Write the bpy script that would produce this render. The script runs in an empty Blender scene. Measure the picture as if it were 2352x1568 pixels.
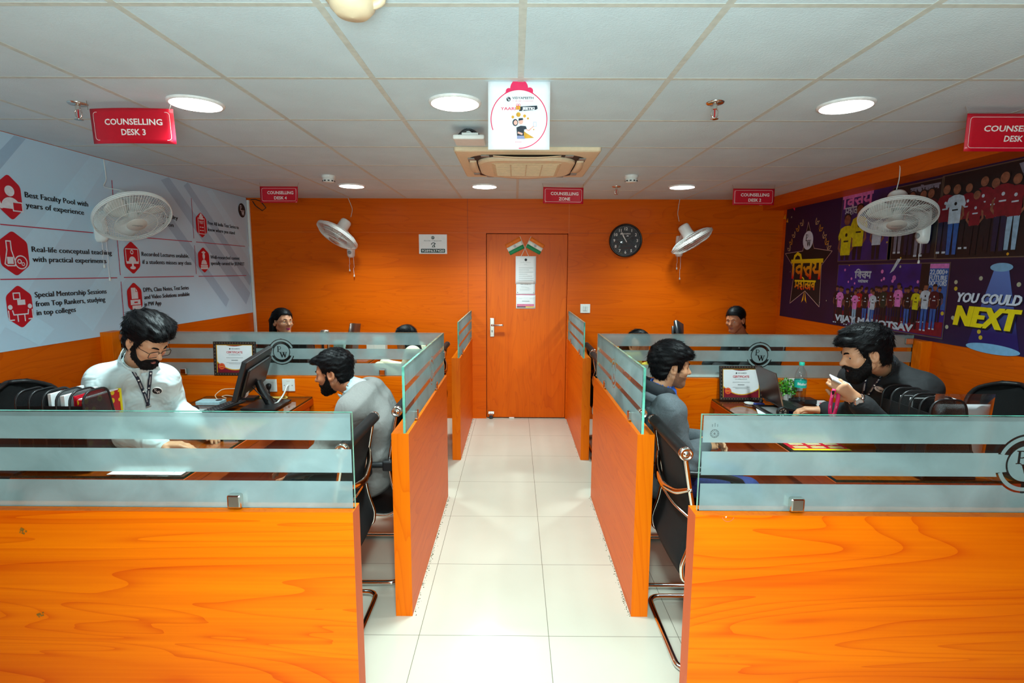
import bpy, bmesh, math, random
import numpy as np
from math import sin, cos, pi, radians, sqrt
from mathutils import Vector, Matrix
from mathutils.geometry import tessellate_polygon
from mathutils.bvhtree import BVHTree

S = bpy.context.scene
COL = S.collection
random.seed(7)

# ------------------------------------------------------------------ camera
FPX, PITCH, YAW, ROLL, CZ = 1213.34, 0.133108, -0.0049684, 0.0043379, 1.67544
def cam_axes():
    cy, sy, cp, sp, cr, sr = cos(YAW), sin(YAW), cos(PITCH), sin(PITCH), cos(ROLL), sin(ROLL)
    fwd = Vector((sy*cp, cy*cp, -sp)); right = Vector((cy, -sy, 0)); up = right.cross(fwd)
    return cr*right + sr*up, -sr*right + cr*up, fwd
CA, CB, CC = cam_axes()
CAM = Vector((0, 0, CZ))
cd = bpy.data.cameras.new('camera'); cd.sensor_width = 36; cd.lens = FPX/2352*36; cd.clip_start = .02
cam = bpy.data.objects.new('camera', cd); COL.objects.link(cam)
cam.matrix_world = Matrix(((CA.x, CB.x, -CC.x, 0), (CA.y, CB.y, -CC.y, 0), (CA.z, CB.z, -CC.z, CZ), (0, 0, 0, 1)))
S.camera = cam
def ray(px, py): return CC + CA*((px-1176)/FPX) - CB*((py-784)/FPX)
def at(px, py, Y): d = ray(px, py); return CAM + d*(Y/d.y)          # the point at room depth Y
def onz(px, py, z): d = ray(px, py); return CAM + d*((z-CZ)/d.z)
def onx(px, py, X): d = ray(px, py); return CAM + d*(X/d.x)

# ------------------------------------------------------------------ world, lights, exposure
w = bpy.data.worlds.new('world'); S.world = w; w.use_nodes = True
w.node_tree.nodes['Background'].inputs[0].default_value = (.75, .8, .9, 1)
w.node_tree.nodes['Background'].inputs[1].default_value = .06
def area(name, loc, target, sx, sy, power, col=(1, 1, 1)):
    l = bpy.data.lights.new(name, 'AREA'); l.shape = 'RECTANGLE'; l.size = sx; l.size_y = sy; l.energy = power; l.color = col
    o = bpy.data.objects.new(name, l); COL.objects.link(o); o.location = loc
    o.rotation_euler = (Vector(target)-Vector(loc)).to_track_quat('-Z', 'Y').to_euler(); return o
def spot(name, loc, target, power, cone, blend, size, col):
    l = bpy.data.lights.new(name, 'SPOT'); l.energy = power; l.color = col; l.spot_size = radians(cone); l.spot_blend = blend; l.shadow_soft_size = size
    o = bpy.data.objects.new(name, l); COL.objects.link(o); o.location = loc
    o.rotation_euler = (Vector(target)-Vector(loc)).to_track_quat('-Z', 'Y').to_euler(); return o
spot('lobby_downlight', (0, .10, 2.42), (0, 1.25, .25), 420, 86, 1, .12, (.78, 1, 1.0))
area('bounce_flash', (0, -.55, 1.55), (0, 1.5, 2.447), .8, .6, 76, (.76, .98, 1))
area('front_fill', (0, -2.2, 1.2), (0, 1.2, 1.6), 1.8, 1.2, 22, (.74, .98, 1))  # added front fill from behind the camera; no window stands there
DOWNLIGHT, LEDCOL = 45.0, (.77, 1, 1.02)
S.view_settings.view_transform = 'Standard'; S.view_settings.look = 'None'
S.view_settings.gamma = 1; S.view_settings.use_curve_mapping = False
S.view_settings.exposure = 0.0
S.cycles.caustics_reflective = False; S.cycles.caustics_refractive = False
S.cycles.max_bounces = 8; S.cycles.transparent_max_bounces = 24; S.cycles.sample_clamp_indirect = 6

# ------------------------------------------------------------------ materials
def lin(c):
    c = c/255
    return c/12.92 if c <= .04045 else ((c+.055)/1.055)**2.4
def L3(rgb): return (lin(rgb[0]), lin(rgb[1]), lin(rgb[2]), 1)
MATS = {}
def nd(nt, t, **kw):
    n = nt.nodes.new(t)
    for k, v in kw.items():
        if k.startswith('i_'): n.inputs[k[2:].replace('_', ' ')].default_value = v
        else: setattr(n, k, v)
    return n
def mk(name, rgb, rough=.5, metal=0., noise=.05, nscale=40, bump=0., bscale=200, bdist=.004, coat=0., emit=0., spec=.5, sheen=0., alpha=1.):
    if name in MATS: return MATS[name]
    m = bpy.data.materials.new(name); m.use_nodes = True; nt = m.node_tree; b = nt.nodes['Principled BSDF']
    tc = nd(nt, 'ShaderNodeTexCoord'); nz = nd(nt, 'ShaderNodeTexNoise', i_Scale=nscale, i_Detail=3.)
    nt.links.new(tc.outputs['Object'], nz.inputs['Vector'])
    rp = nd(nt, 'ShaderNodeValToRGB'); c = L3(rgb)
    rp.color_ramp.elements[0].position = .3; rp.color_ramp.elements[1].position = .7
    rp.color_ramp.elements[0].color = tuple(max(0, x*(1-noise*2)) for x in c[:3]) + (1,)
    rp.color_ramp.elements[1].color = tuple(min(1, x*(1+noise)) for x in c[:3]) + (1,)
    nt.links.new(nz.outputs['Fac'], rp.inputs[0]); nt.links.new(rp.outputs[0], b.inputs['Base Color'])
    b.inputs['Roughness'].default_value = rough; b.inputs['Metallic'].default_value = metal
    b.inputs['Specular IOR Level'].default_value = spec
    b.inputs['Coat Weight'].default_value = coat; b.inputs['Coat Roughness'].default_value = .04
    if sheen: b.inputs['Sheen Weight'].default_value = sheen
    if alpha < 1: b.inputs['Alpha'].default_value = alpha
    if emit:
        b.inputs['Emission Color'].default_value = c; b.inputs['Emission Strength'].default_value = emit
    if bump:
        n2 = nd(nt, 'ShaderNodeTexNoise', i_Scale=bscale, i_Detail=2., i_Distortion=.6 if bdist > .01 else 0.); nt.links.new(tc.outputs['Object'], n2.inputs['Vector'])
        bp = nd(nt, 'ShaderNodeBump', i_Strength=bump, i_Distance=bdist)
        nt.links.new(n2.outputs['Fac'], bp.inputs['Height']); nt.links.new(bp.outputs[0], b.inputs['Normal'])
    MATS[name] = m; return m

def wood(name, axis, dark, light, rough=.38, seed=0., coat=.0, contrast=1.):
    """laminate with cherry grain running along one world axis"""
    m = bpy.data.materials.new(name); m.use_nodes = True; nt = m.node_tree; b = nt.nodes['Principled BSDF']; lk = nt.links.new
    g = nd(nt, 'ShaderNodeNewGeometry')
    sc = {'x': (.55, 1, 1), 'y': (1, .55, 1), 'z': (1, 1, .55)}[axis]
    mp = nd(nt, 'ShaderNodeMapping'); mp.inputs['Scale'].default_value = sc; mp.inputs['Location'].default_value = (seed, seed*.7, seed*1.3)
    lk(g.outputs['Position'], mp.inputs[0])
    sw = {'x': (.5, 9, 9), 'y': (9, .5, 9), 'z': (9, 9, .5)}[axis]
    m1 = nd(nt, 'ShaderNodeMapping'); m1.inputs['Scale'].default_value = sw; lk(mp.outputs[0], m1.inputs[0])
    n1 = nd(nt, 'ShaderNodeTexNoise', i_Scale=1.1, i_Detail=4., i_Roughness=.55, i_Distortion=.35); lk(m1.outputs[0], n1.inputs['Vector'])
    sf = {'x': (3, 110, 110), 'y': (110, 3, 110), 'z': (110, 110, 3)}[axis]
    m2 = nd(nt, 'ShaderNodeMapping'); m2.inputs['Scale'].default_value = sf; lk(mp.outputs[0], m2.inputs[0])
    n2 = nd(nt, 'ShaderNodeTexNoise', i_Scale=1., i_Detail=2.); lk(m2.outputs[0], n2.inputs['Vector'])
    # cathedral lines: bands of the broad noise
    s3 = {'x': (1.5, 9, 9), 'y': (9, 1.5, 9), 'z': (9, 9, 1.5)}[axis]
    m3 = nd(nt, 'ShaderNodeMapping'); m3.inputs['Scale'].default_value = s3; lk(mp.outputs[0], m3.inputs[0])
    n3 = nd(nt, 'ShaderNodeTexNoise', i_Scale=.42, i_Detail=2.5, i_Roughness=.5, i_Distortion=.8); lk(m3.outputs[0], n3.inputs['Vector'])
    mu = nd(nt, 'ShaderNodeMath', operation='MULTIPLY'); mu.inputs[1].default_value = 17; lk(n3.outputs['Fac'], mu.inputs[0])
    fr = nd(nt, 'ShaderNodeMath', operation='FRACT'); lk(mu.outputs[0], fr.inputs[0])
    pw = nd(nt, 'ShaderNodeMath', operation='POWER'); pw.inputs[1].default_value = 6; lk(fr.outputs[0], pw.inputs[0])
    a1 = nd(nt, 'ShaderNodeMath', operation='MULTIPLY'); a1.inputs[1].default_value = -.34*contrast; lk(pw.outputs[0], a1.inputs[0])
    a2 = nd(nt, 'ShaderNodeMath', operation='MULTIPLY_ADD'); a2.inputs[1].default_value = .75*contrast; a2.inputs[2].default_value = .60-.55*contrast; lk(n1.outputs['Fac'], a2.inputs[0])
    a3 = nd(nt, 'ShaderNodeMath', operation='MULTIPLY_ADD'); a3.inputs[1].default_value = .36*contrast; lk(n2.outputs['Fac'], a3.inputs[0]); lk(a2.outputs[0], a3.inputs[2])
    a4 = nd(nt, 'ShaderNodeMath', operation='ADD'); lk(a3.outputs[0], a4.inputs[0]); lk(a1.outputs[0], a4.inputs[1])
    rp = nd(nt, 'ShaderNodeValToRGB'); rp.color_ramp.elements[0].position = .15; rp.color_ramp.elements[1].position = .85
    rp.color_ramp.elements[0].color = L3(dark); rp.color_ramp.elements[1].color = L3(light)
    lk(a4.outputs[0], rp.inputs[0]); lk(rp.outputs[0], b.inputs['Base Color'])
    b.inputs['Roughness'].default_value = rough; b.inputs['Coat Weight'].default_value = coat; b.inputs['Coat Roughness'].default_value = .05
    b.inputs['Specular IOR Level'].default_value = .14
    return m
WD, WL = (176, 58, 0), (230, 104, 2)
W_WALL = wood('wood_laminate_wall', 'x', WD, WL, rough=.34, seed=3.1, contrast=.5)
W_SIDE = wood('wood_laminate_side_wall', 'y', WD, WL, rough=.4, seed=5.3, contrast=.5)
W_DOOR = wood('wood_laminate_door', 'z', (190, 72, 2), (228, 106, 8), rough=.36, seed=1.2, contrast=.7)
W_PANX = wood('wood_laminate_panel', 'x', (196, 58, 0), (242, 120, 0), rough=.36, seed=7.7, contrast=.8)
W_PANY = wood('wood_laminate_panel_side', 'y', (186, 66, 2), (226, 104, 8), rough=.42, seed=2.4, contrast=.6)
W_EDGE = wood('wood_edge_band', 'z', (206, 76, 0), (240, 122, 2), rough=.4, seed=4.4, contrast=.6)
W_DESK = wood('wood_laminate_desk', 'y', (168, 56, 8), (212, 88, 14), rough=.25, seed=9.1)

def glass_mat(name, tint, refl=1.):
    m = bpy.data.materials.new(name); m.use_nodes = True; nt = m.node_tree; nt.nodes.clear(); lk = nt.links.new
    o = nd(nt, 'ShaderNodeOutputMaterial'); mx = nd(nt, 'ShaderNodeMixShader')
    t = nd(nt, 'ShaderNodeBsdfTransparent'); t.inputs[0].default_value = tint
    g = nd(nt, 'ShaderNodeBsdfGlossy'); g.inputs['Roughness'].default_value = .02
    f = nd(nt, 'ShaderNodeLayerWeight'); f.inputs[0].default_value = .5
    pw = nd(nt, 'ShaderNodeMath', operation='POWER'); pw.inputs[1].default_value = 5; lk(f.outputs['Facing'], pw.inputs[0])
    mu = nd(nt, 'ShaderNodeMath', operation='MULTIPLY_ADD'); mu.inputs[1].default_value = .9*refl; mu.inputs[2].default_value = .04*refl
    mu.use_clamp = True; lk(pw.outputs[0], mu.inputs[0]); lk(mu.outputs[0], mx.inputs[0]); lk(t.outputs[0], mx.inputs[1]); lk(g.outputs[0], mx.inputs[2]); lk(mx.outputs[0], o.inputs[0])
    return m
GLASS = glass_mat('clear_glass', (.93, .985, .965, 1)); GLASS_TOP = glass_mat('desk_glass', (.9, .97, .95, 1), 1.3)
PLASTIC_CLEAR = glass_mat('clear_plastic', (.93, .95, .96, 1), 1.6)
LENS = glass_mat('lens_glass', (.95, .95, .95, 1), 1.)
GLASS_EDGE = mk('glass_green_edge', (112, 206, 182), rough=.12, noise=.25, nscale=14, coat=.5)
def frost_mat():
    m = bpy.data.materials.new('frosted_film'); m.use_nodes = True; nt = m.node_tree; nt.nodes.clear(); lk = nt.links.new
    o = nd(nt, 'ShaderNodeOutputMaterial'); tc = nd(nt, 'ShaderNodeNewGeometry')
    nz = nd(nt, 'ShaderNodeTexNoise', i_Scale=5., i_Detail=5., i_Roughness=.6, i_Distortion=.6); lk(tc.outputs['Position'], nz.inputs['Vector'])
    rp = nd(nt, 'ShaderNodeValToRGB'); rp.color_ramp.elements[0].position = .3; rp.color_ramp.elements[1].position = .72
    rp.color_ramp.elements[0].color = (.26, .36, .365, 1); rp.color_ramp.elements[1].color = (.42, .56, .57, 1); lk(nz.outputs['Fac'], rp.inputs[0])
    d = nd(nt, 'ShaderNodeBsdfDiffuse'); lk(rp.outputs[0], d.inputs[0])
    tl = nd(nt, 'ShaderNodeBsdfTranslucent'); lk(rp.outputs[0], tl.inputs[0])
    rf = nd(nt, 'ShaderNodeBsdfRefraction'); rf.inputs['IOR'].default_value = 1.02; rf.inputs['Roughness'].default_value = .75; rf.inputs[0].default_value = (.8, .88, .85, 1)
    m1 = nd(nt, 'ShaderNodeMixShader'); m1.inputs[0].default_value = .42; lk(d.outputs[0], m1.inputs[1]); lk(tl.outputs[0], m1.inputs[2])
    m2 = nd(nt, 'ShaderNodeMixShader'); m2.inputs[0].default_value = .3; lk(m1.outputs[0], m2.inputs[1]); lk(rf.outputs[0], m2.inputs[2])
    lk(m2.outputs[0], o.inputs[0]); return m
FROST = frost_mat()

CHROME = mk('chrome', (225, 222, 216), rough=.12, metal=1, noise=.02)
STEEL = mk('brushed_steel', (190, 186, 176), rough=.3, metal=1, noise=.04)
BLACK = mk('black_plastic', (22, 23, 25), rough=.4, noise=.1)
BLACK_MESH = mk('black_mesh_fabric', (17, 19, 20), spec=.25, rough=.75, noise=.25, nscale=400, bump=.4, bscale=700)
LEATHER = mk('black_leatherette', (13, 15, 16), rough=.5, spec=.3, noise=.1, bump=.15, bscale=300)
WHITE = mk('white_plastic', (226, 228, 222), rough=.35, noise=.02)
CREAM = mk('cream_plastic', (236, 214, 178), rough=.4, noise=.03)
PAPER = mk('white_paper', (238, 240, 240), rough=.8, noise=.01)
REDSIGN = mk('red_sign_board', (196, 6, 36), rough=.35, noise=.03)
SIGNWHITE = mk('sign_white_print', (238, 232, 226), rough=.5, noise=.01)
INK = mk('black_ink', (16, 16, 20), rough=.6, noise=.05)
INKGREY = mk('grey_ink', (120, 126, 126), rough=.6, noise=.05)
CRIMSON = mk('crimson_print', (196, 4, 34), rough=.45, noise=.02)
PINK = mk('pink_print', (236, 28, 92), rough=.5, noise=.02)
YELLOW = mk('yellow_print', (232, 214, 10), rough=.5, noise=.03)
GOLD = mk('gold_print', (226, 164, 28), rough=.5, noise=.1, nscale=60)
DARKRED = mk('dark_red_print', (130, 8, 34), rough=.5, noise=.05)
TEAL = mk('teal_label', (28, 178, 158), rough=.45, noise=.02)

# ------------------------------------------------------------------ mesh building
class MB:
    def __init__(s): s.v = []; s.f = []; s.m = []; s.sm = []
    def add(s, vs, fs, mat=0, smooth=False, M=None):
        o = len(s.v)
        s.v += [tuple(M @ Vector(p)) for p in vs] if M is not None else [tuple(p) for p in vs]
        for f in fs: s.f.append(tuple(i+o for i in f)); s.m.append(mat); s.sm.append(smooth)
        return s
    def box(s, lo, hi, mat=0, bev=0, M=None, seg=2):
        x0, y0, z0 = lo; x1, y1, z1 = hi
        if not bev:
            vs = [(x0,y0,z0),(x1,y0,z0),(x1,y1,z0),(x0,y1,z0),(x0,y0,z1),(x1,y0,z1),(x1,y1,z1),(x0,y1,z1)]
            return s.add(vs, [(0,3,2,1),(4,5,6,7),(0,1,5,4),(1,2,6,5),(2,3,7,6),(3,0,4,7)], mat, False, M)
        bm = bmesh.new(); bmesh.ops.create_cube(bm, size=1)
        for v in bm.verts: v.co = ((x0+x1)/2+v.co.x*(x1-x0), (y0+y1)/2+v.co.y*(y1-y0), (z0+z1)/2+v.co.z*(z1-z0))
        bmesh.ops.bevel(bm, geom=bm.edges[:], offset=bev, segments=seg, affect='EDGES', profile=.5)
        return s.bm(bm, mat, False, M)
    def bm(s, bm, mat=0, smooth=False, M=None):
        bm.verts.index_update(); vs = [v.co.copy() for v in bm.verts]; fs = [[v.index for v in f.verts] for f in bm.faces]; bm.free()
        return s.add(vs, fs, mat, smooth, M)
    def tube(s, pts, r, n=8, mat=0, closed=False, cap=True, M=None, smooth=True):
        P = [Vector(p) for p in pts]; N = len(P)
        R = r if hasattr(r, '__len__') else [r]*N
        T = []
        for i in range(N):
            a = P[(i-1) % N] if (closed or i) else P[i]; b = P[(i+1) % N] if (closed or i < N-1) else P[i]
            t = (b-a); T.append(t.normalized() if t.length > 1e-9 else Vector((0, 0, 1)))
        u = T[0].orthogonal().normalized(); vs = []; fs = []
        for i in range(N):
            if i:
                u = (u - T[i]*u.dot(T[i]))
                u = u.normalized() if u.length > 1e-6 else T[i].orthogonal().normalized()
            w_ = T[i].cross(u)
            for k in range(n):
                a = 2*pi*k/n; vs.append(P[i] + (u*cos(a)+w_*sin(a))*R[i])
        for i in range(N if closed else N-1):
            j = (i+1) % N
            for k in range(n): k2 = (k+1) % n; fs.append((i*n+k, i*n+k2, j*n+k2, j*n+k))
        s.add(vs, fs, mat, smooth, M)
        if cap and not closed:
            s.add(vs[:n], [tuple(reversed(range(n)))], mat, False, M); s.add(vs[-n:], [tuple(range(n))], mat, False, M)
        return s
    def lathe(s, prof, n=24, mat=0, M=None, smooth=True, cap=True):
        vs = []; fs = []
        for r, z in prof:
            for k in range(n): a = 2*pi*k/n; vs.append((r*cos(a), r*sin(a), z))
        for i in range(len(prof)-1):
            for k in range(n): k2 = (k+1) % n; fs.append((i*n+k, i*n+k2, (i+1)*n+k2, (i+1)*n+k))
        s.add(vs, fs, mat, smooth, M)
        if cap:
            if prof[0][0] > 1e-5: s.add(vs[:n], [tuple(reversed(range(n)))], mat, False, M)
            if prof[-1][0] > 1e-5: s.add(vs[-n:], [tuple(range(n))], mat, False, M)
        return s
    def ball(s, c, r, mat=0, n=16, m=10, M=None):
        rx, ry, rz = r if hasattr(r, '__len__') else (r, r, r)
        T = Matrix.Translation(Vector(c)) @ Matrix.Diagonal((rx, ry, rz, 1))
        if M is not None: T = M @ T
        return s.lathe([(max(1e-6, sin(pi*i/m)), -cos(pi*i/m)) for i in range(m+1)], n, mat, T, cap=False)
    def prism(s, loop, h, mat=0, M=None, z0=0.):
        """polygon in xy extruded from z0 to z0+h"""
        n = len(loop); area2 = sum(loop[i][0]*loop[(i+1) % n][1]-loop[(i+1) % n][0]*loop[i][1] for i in range(n))
        if area2 < 0: loop = loop[::-1]
        tr = tessellate_polygon([[Vector((x, y, 0)) for x, y in loop]])
        A = [(x, y, z0) for x, y in loop]; B = [(x, y, z0+h) for x, y in loop]
        def up(t):
            a, b, c = [loop[i] for i in t]
            return t if (b[0]-a[0])*(c[1]-a[1])-(b[1]-a[1])*(c[0]-a[0]) > 0 else t[::-1]
        tr = [up(tuple(t)) for t in tr]
        fs = [t[::-1] for t in tr] + [tuple(i+n for i in t) for t in tr] + [(i, (i+1) % n, n+(i+1) % n, n+i) for i in range(n)]
        return s.add(A+B, fs, mat, False, M)
    def sheet(s, rows, mat=0, M=None, smooth=True, th=0.):
        """grid of points; th > 0 gives it thickness along the local normal"""
        nr, nc = len(rows), len(rows[0]); P = [[Vector(p) for p in r] for r in rows]
        vs = [p for r in P for p in r]
        fs = [(i*nc+j, i*nc+j+1, (i+1)*nc+j+1, (i+1)*nc+j) for i in range(nr-1) for j in range(nc-1)]
        if th:
            nn = []
            for i in range(nr):
                for j in range(nc):
                    a = P[min(i+1, nr-1)][j]-P[max(i-1, 0)][j]; b = P[i][min(j+1, nc-1)]-P[i][max(j-1, 0)]
                    nn.append(b.cross(a).normalized()*th)
            k = len(vs); vs = vs + [v+n for v, n in zip(vs, nn)]
            fs = [f[::-1] for f in fs] + [tuple(x+k for x in f) for f in fs]
            rim = [j for j in range(nc)] + [i*nc+nc-1 for i in range(1, nr)] + [(nr-1)*nc+j for j in range(nc-2, -1, -1)] + [i*nc for i in range(nr-2, 0, -1)]
            fs += [(rim[i], rim[(i+1) % len(rim)], rim[(i+1) % len(rim)]+k, rim[i]+k) for i in range(len(rim))]
        return s.add(vs, fs, mat, smooth, M)
    def build(s, name, mats, parent=None, local=False, M=None, label=None):
        me = bpy.data.meshes.new(name); me.from_pydata(s.v, [], s.f)
        for m in (mats if isinstance(mats, (list, tuple)) else [mats]): me.materials.append(m)
        me.polygons.foreach_set('material_index', s.m); me.polygons.foreach_set('use_smooth', s.sm); me.update()
        return link(name, me, parent, local, M, label)
def link(name, me, parent=None, local=False, M=None, label=None):
    o = bpy.data.objects.new(name, me); COL.objects.link(o)
    if parent:
        o.parent = parent
        if not local: o.matrix_parent_inverse = parent_world(parent).inverted()
    if M is not None: o.matrix_basis = M
    if label: o['label'] = label
    return o
def parent_world(p):
    m = p.matrix_basis
    if p.parent: m = parent_world(p.parent) @ p.matrix_parent_inverse @ m
    return m
def tag(o, label, cat, group=None, kind=None):
    o['label'] = label; o['category'] = cat
    if group: o['group'] = group
    if kind: o['kind'] = kind
    return o
def thing(name, label, cat, loc=(0, 0, 0), rotz=0., group=None):
    o = bpy.data.objects.new(name, None); COL.objects.link(o); o.empty_display_size = .1
    o.matrix_basis = Matrix.Translation(Vector(loc)) @ Matrix.Rotation(rotz, 4, 'Z')
    return tag(o, label, cat, group)
def struct(o): o['kind'] = 'structure'; return o
def dup(root, loc, rotz, label, name=None):
    r = root.copy(); COL.objects.link(r); r['label'] = label
    r.matrix_basis = Matrix.Translation(Vector(loc)) @ Matrix.Rotation(rotz, 4, 'Z')
    def rec(src, dst):
        for ch in list(src.children):
            if ch.get('_skip'): continue
            c = ch.copy(); COL.objects.link(c); c.parent = dst; rec(ch, c)
    rec(root, r); return r

# ------------------------------------------------------------------ lettering and flat prints
_tx = {}
def text_tris(body, bold=0.):
    k = (body, bold)
    if k in _tx: return _tx[k]
    c = bpy.data.curves.new('t', 'FONT'); c.body = body; c.size = 1; c.offset = bold; c.resolution_u = 2
    o = bpy.data.objects.new('t', c)
    me = o.to_mesh(); v = [(p.co.x, p.co.y) for p in me.vertices]; f = [tuple(p.vertices) for p in me.polygons]
    o.to_mesh_clear(); bpy.data.objects.remove(o); bpy.data.curves.remove(c)
    _tx[k] = (v, f); return v, f
class Flat:
    """prints on a plane: origin O, unit axes U (right) and V (up), normal N; layers keep prints apart"""
    def __init__(s, O, U, V, mb=None): s.O = Vector(O); s.U = Vector(U).normalized(); s.V = Vector(V).normalized(); s.N = s.U.cross(s.V).normalized(); s.mb = mb or MB(); s.lay = 1; s.warp = None; s.k = 0
    def p(s, u, v, lay=None):
        q = s.O + s.U*u + s.V*v + s.N*(.0005*(lay or s.lay)+.000018*(s.k % 14))
        return q if s.warp is None else q + s.N*s.warp(u, v)
    def poly(s, loops, mat=0, lay=None):
        s.k += 1
        loops = loops if isinstance(loops[0][0], (tuple, list)) else [loops]
        tr = tessellate_polygon([[Vector((x, y, 0)) for x, y in l] for l in loops]); fl = [q for l in loops for q in l]
        out = []
        for t in tr:
            a, b, c = [fl[i] for i in t]; cr = (b[0]-a[0])*(c[1]-a[1])-(b[1]-a[1])*(c[0]-a[0])
            if abs(cr) > 1e-14: out.append(tuple(t) if cr > 0 else tuple(t)[::-1])
        s.mb.add([s.p(x, y, lay) for x, y in fl], out, mat); return s
    def rect(s, u0, v0, u1, v1, mat=0, lay=None, nu=1):
        s.k += 1
        for i in range(nu):
            a, b = u0+(u1-u0)*i/nu, u0+(u1-u0)*(i+1)/nu
            s.mb.add([s.p(a, v0, lay), s.p(b, v0, lay), s.p(b, v1, lay), s.p(a, v1, lay)], [(0, 1, 2, 3)], mat)
        return s
    def rrect(s, u0, v0, u1, v1, r, mat=0, lay=None): return s.poly(rr(u0, v0, u1, v1, r), mat, lay)
    def disc(s, u, v, r, mat=0, lay=None, n=28, ry=None): return s.poly(circ(u, v, r, n, ry), mat, lay)
    def ring(s, u, v, r0, r1, mat=0, lay=None, a0=0, a1=2*pi, n=40, ry=1.):
        s.k += 1
        vs = []; fs = []
        for i in range(n+1):
            a = a0+(a1-a0)*i/n
            vs += [s.p(u+r0*cos(a), v+r0*sin(a)*ry, lay), s.p(u+r1*cos(a), v+r1*sin(a)*ry, lay)]
        for i in range(n): fs.append((2*i, 2*i+1, 2*i+3, 2*i+2))
        s.mb.add(vs, fs, mat); return s
    def line(s, pts, w_, mat=0, lay=None, closed=False):
        pts = list(pts) + ([pts[0]] if closed else [])
        for (x0, y0), (x1, y1) in zip(pts, pts[1:]):
            s.k += 1
            l = sqrt((x1-x0)**2+(y1-y0)**2) or 1; nx, ny = -(y1-y0)/l*w_/2, (x1-x0)/l*w_/2; ex, ey = (x1-x0)/l*w_*.3, (y1-y0)/l*w_*.3
            s.mb.add([s.p(x0-nx-ex, y0-ny-ey, lay), s.p(x1-nx+ex, y1-ny+ey, lay), s.p(x1+nx+ex, y1+ny+ey, lay), s.p(x0+nx-ex, y0+ny-ey, lay)], [(0, 1, 2, 3)], mat)
        return s
    def text(s, body, u, v, h, mat=0, lay=None, align='l', width=None, bold=.0, shear=0., dbl=0.):
        """cap height h; width stretches the line to fit"""
        vs, fs = text_tris(body, bold); x0 = min(p[0] for p in vs); x1 = max(p[0] for p in vs)
        ky = h/.70; kx = width/(x1-x0) if width else ky
        off = {'l': -x0*kx, 'c': -(x0+x1)/2*kx, 'r': -x1*kx}[align]
        for k, du in enumerate((-dbl, dbl) if dbl else (0,)): s.mb.add([s.p(u+du+x*kx+off+shear*y*ky, v+y*ky, (lay or s.lay)+.1*k) for x, y in vs], fs, mat)
        return s
def rr(u0, v0, u1, v1, r, n=6):
    o = []
    for cx, cy, a in ((u1-r, v1-r, 0), (u0+r, v1-r, pi/2), (u0+r, v0+r, pi), (u1-r, v0+r, 1.5*pi)):
        o += [(cx+r*cos(a+pi/2*i/n), cy+r*sin(a+pi/2*i/n)) for i in range(n+1)]
    return o
def circ(u, v, r, n=28, ry=None): return [(u+r*cos(2*pi*i/n), v+(ry or r)*sin(2*pi*i/n)) for i in range(n)]
def arc(cx, cy, r, a0, a1, n=10): return [(cx+r*cos(a0+(a1-a0)*i/n), cy+r*sin(a0+(a1-a0)*i/n)) for i in range(n+1)]
P_OUT = [(0, 0), (.42, 0), (.42, .06), (.3, .08), (.3, .42), (.43, .42)] + arc(.43, .71, .29, -pi/2, pi/2) + [(0, 1), (0, .94), (.12, .92), (.12, .08), (0, .06)]
P_IN = [(.3, .49), (.41, .49)] + arc(.41, .71, .21, -pi/2*.95, pi/2*.95) + [(.3, .92)]
W_OUT = [(0, 1), (.40, 1), (.40, .94), (.31, .92), (.47, .36), (.60, .78), (.56, .92), (.48, .94), (.48, 1), (.88, 1), (.88, .94), (.78, .92), (.92, .36), (1.06, .92), (.97, .94), (.97, 1), (1.25, 1), (1.25, .94), (1.17, .92), (.93, 0), (.84, 0), (.66, .55), (.48, 0), (.39, 0), (.09, .92), (0, .94)]
def tf(l, k, dx, dy, kx=None): return [(x*(kx or k)+dx, y*k+dy) for x, y in l]
def pw_mark(F, u, v, r, disc, ink, lay=None, ringm=None):
    L = lay or F.lay
    if ringm is not None: F.disc(u, v, r*1.08, ringm, L); L += 1
    F.disc(u, v, r, disc, L)
    F.poly([tf(P_OUT, .75*r, u-.55*r, v-.05*r), tf(P_IN, .75*r, u-.55*r, v-.05*r)], ink, L+1)
    F.poly([tf(W_OUT, .75*r, u-.3*r, v-.72*r, .8*r)], ink, L+1)
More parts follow.
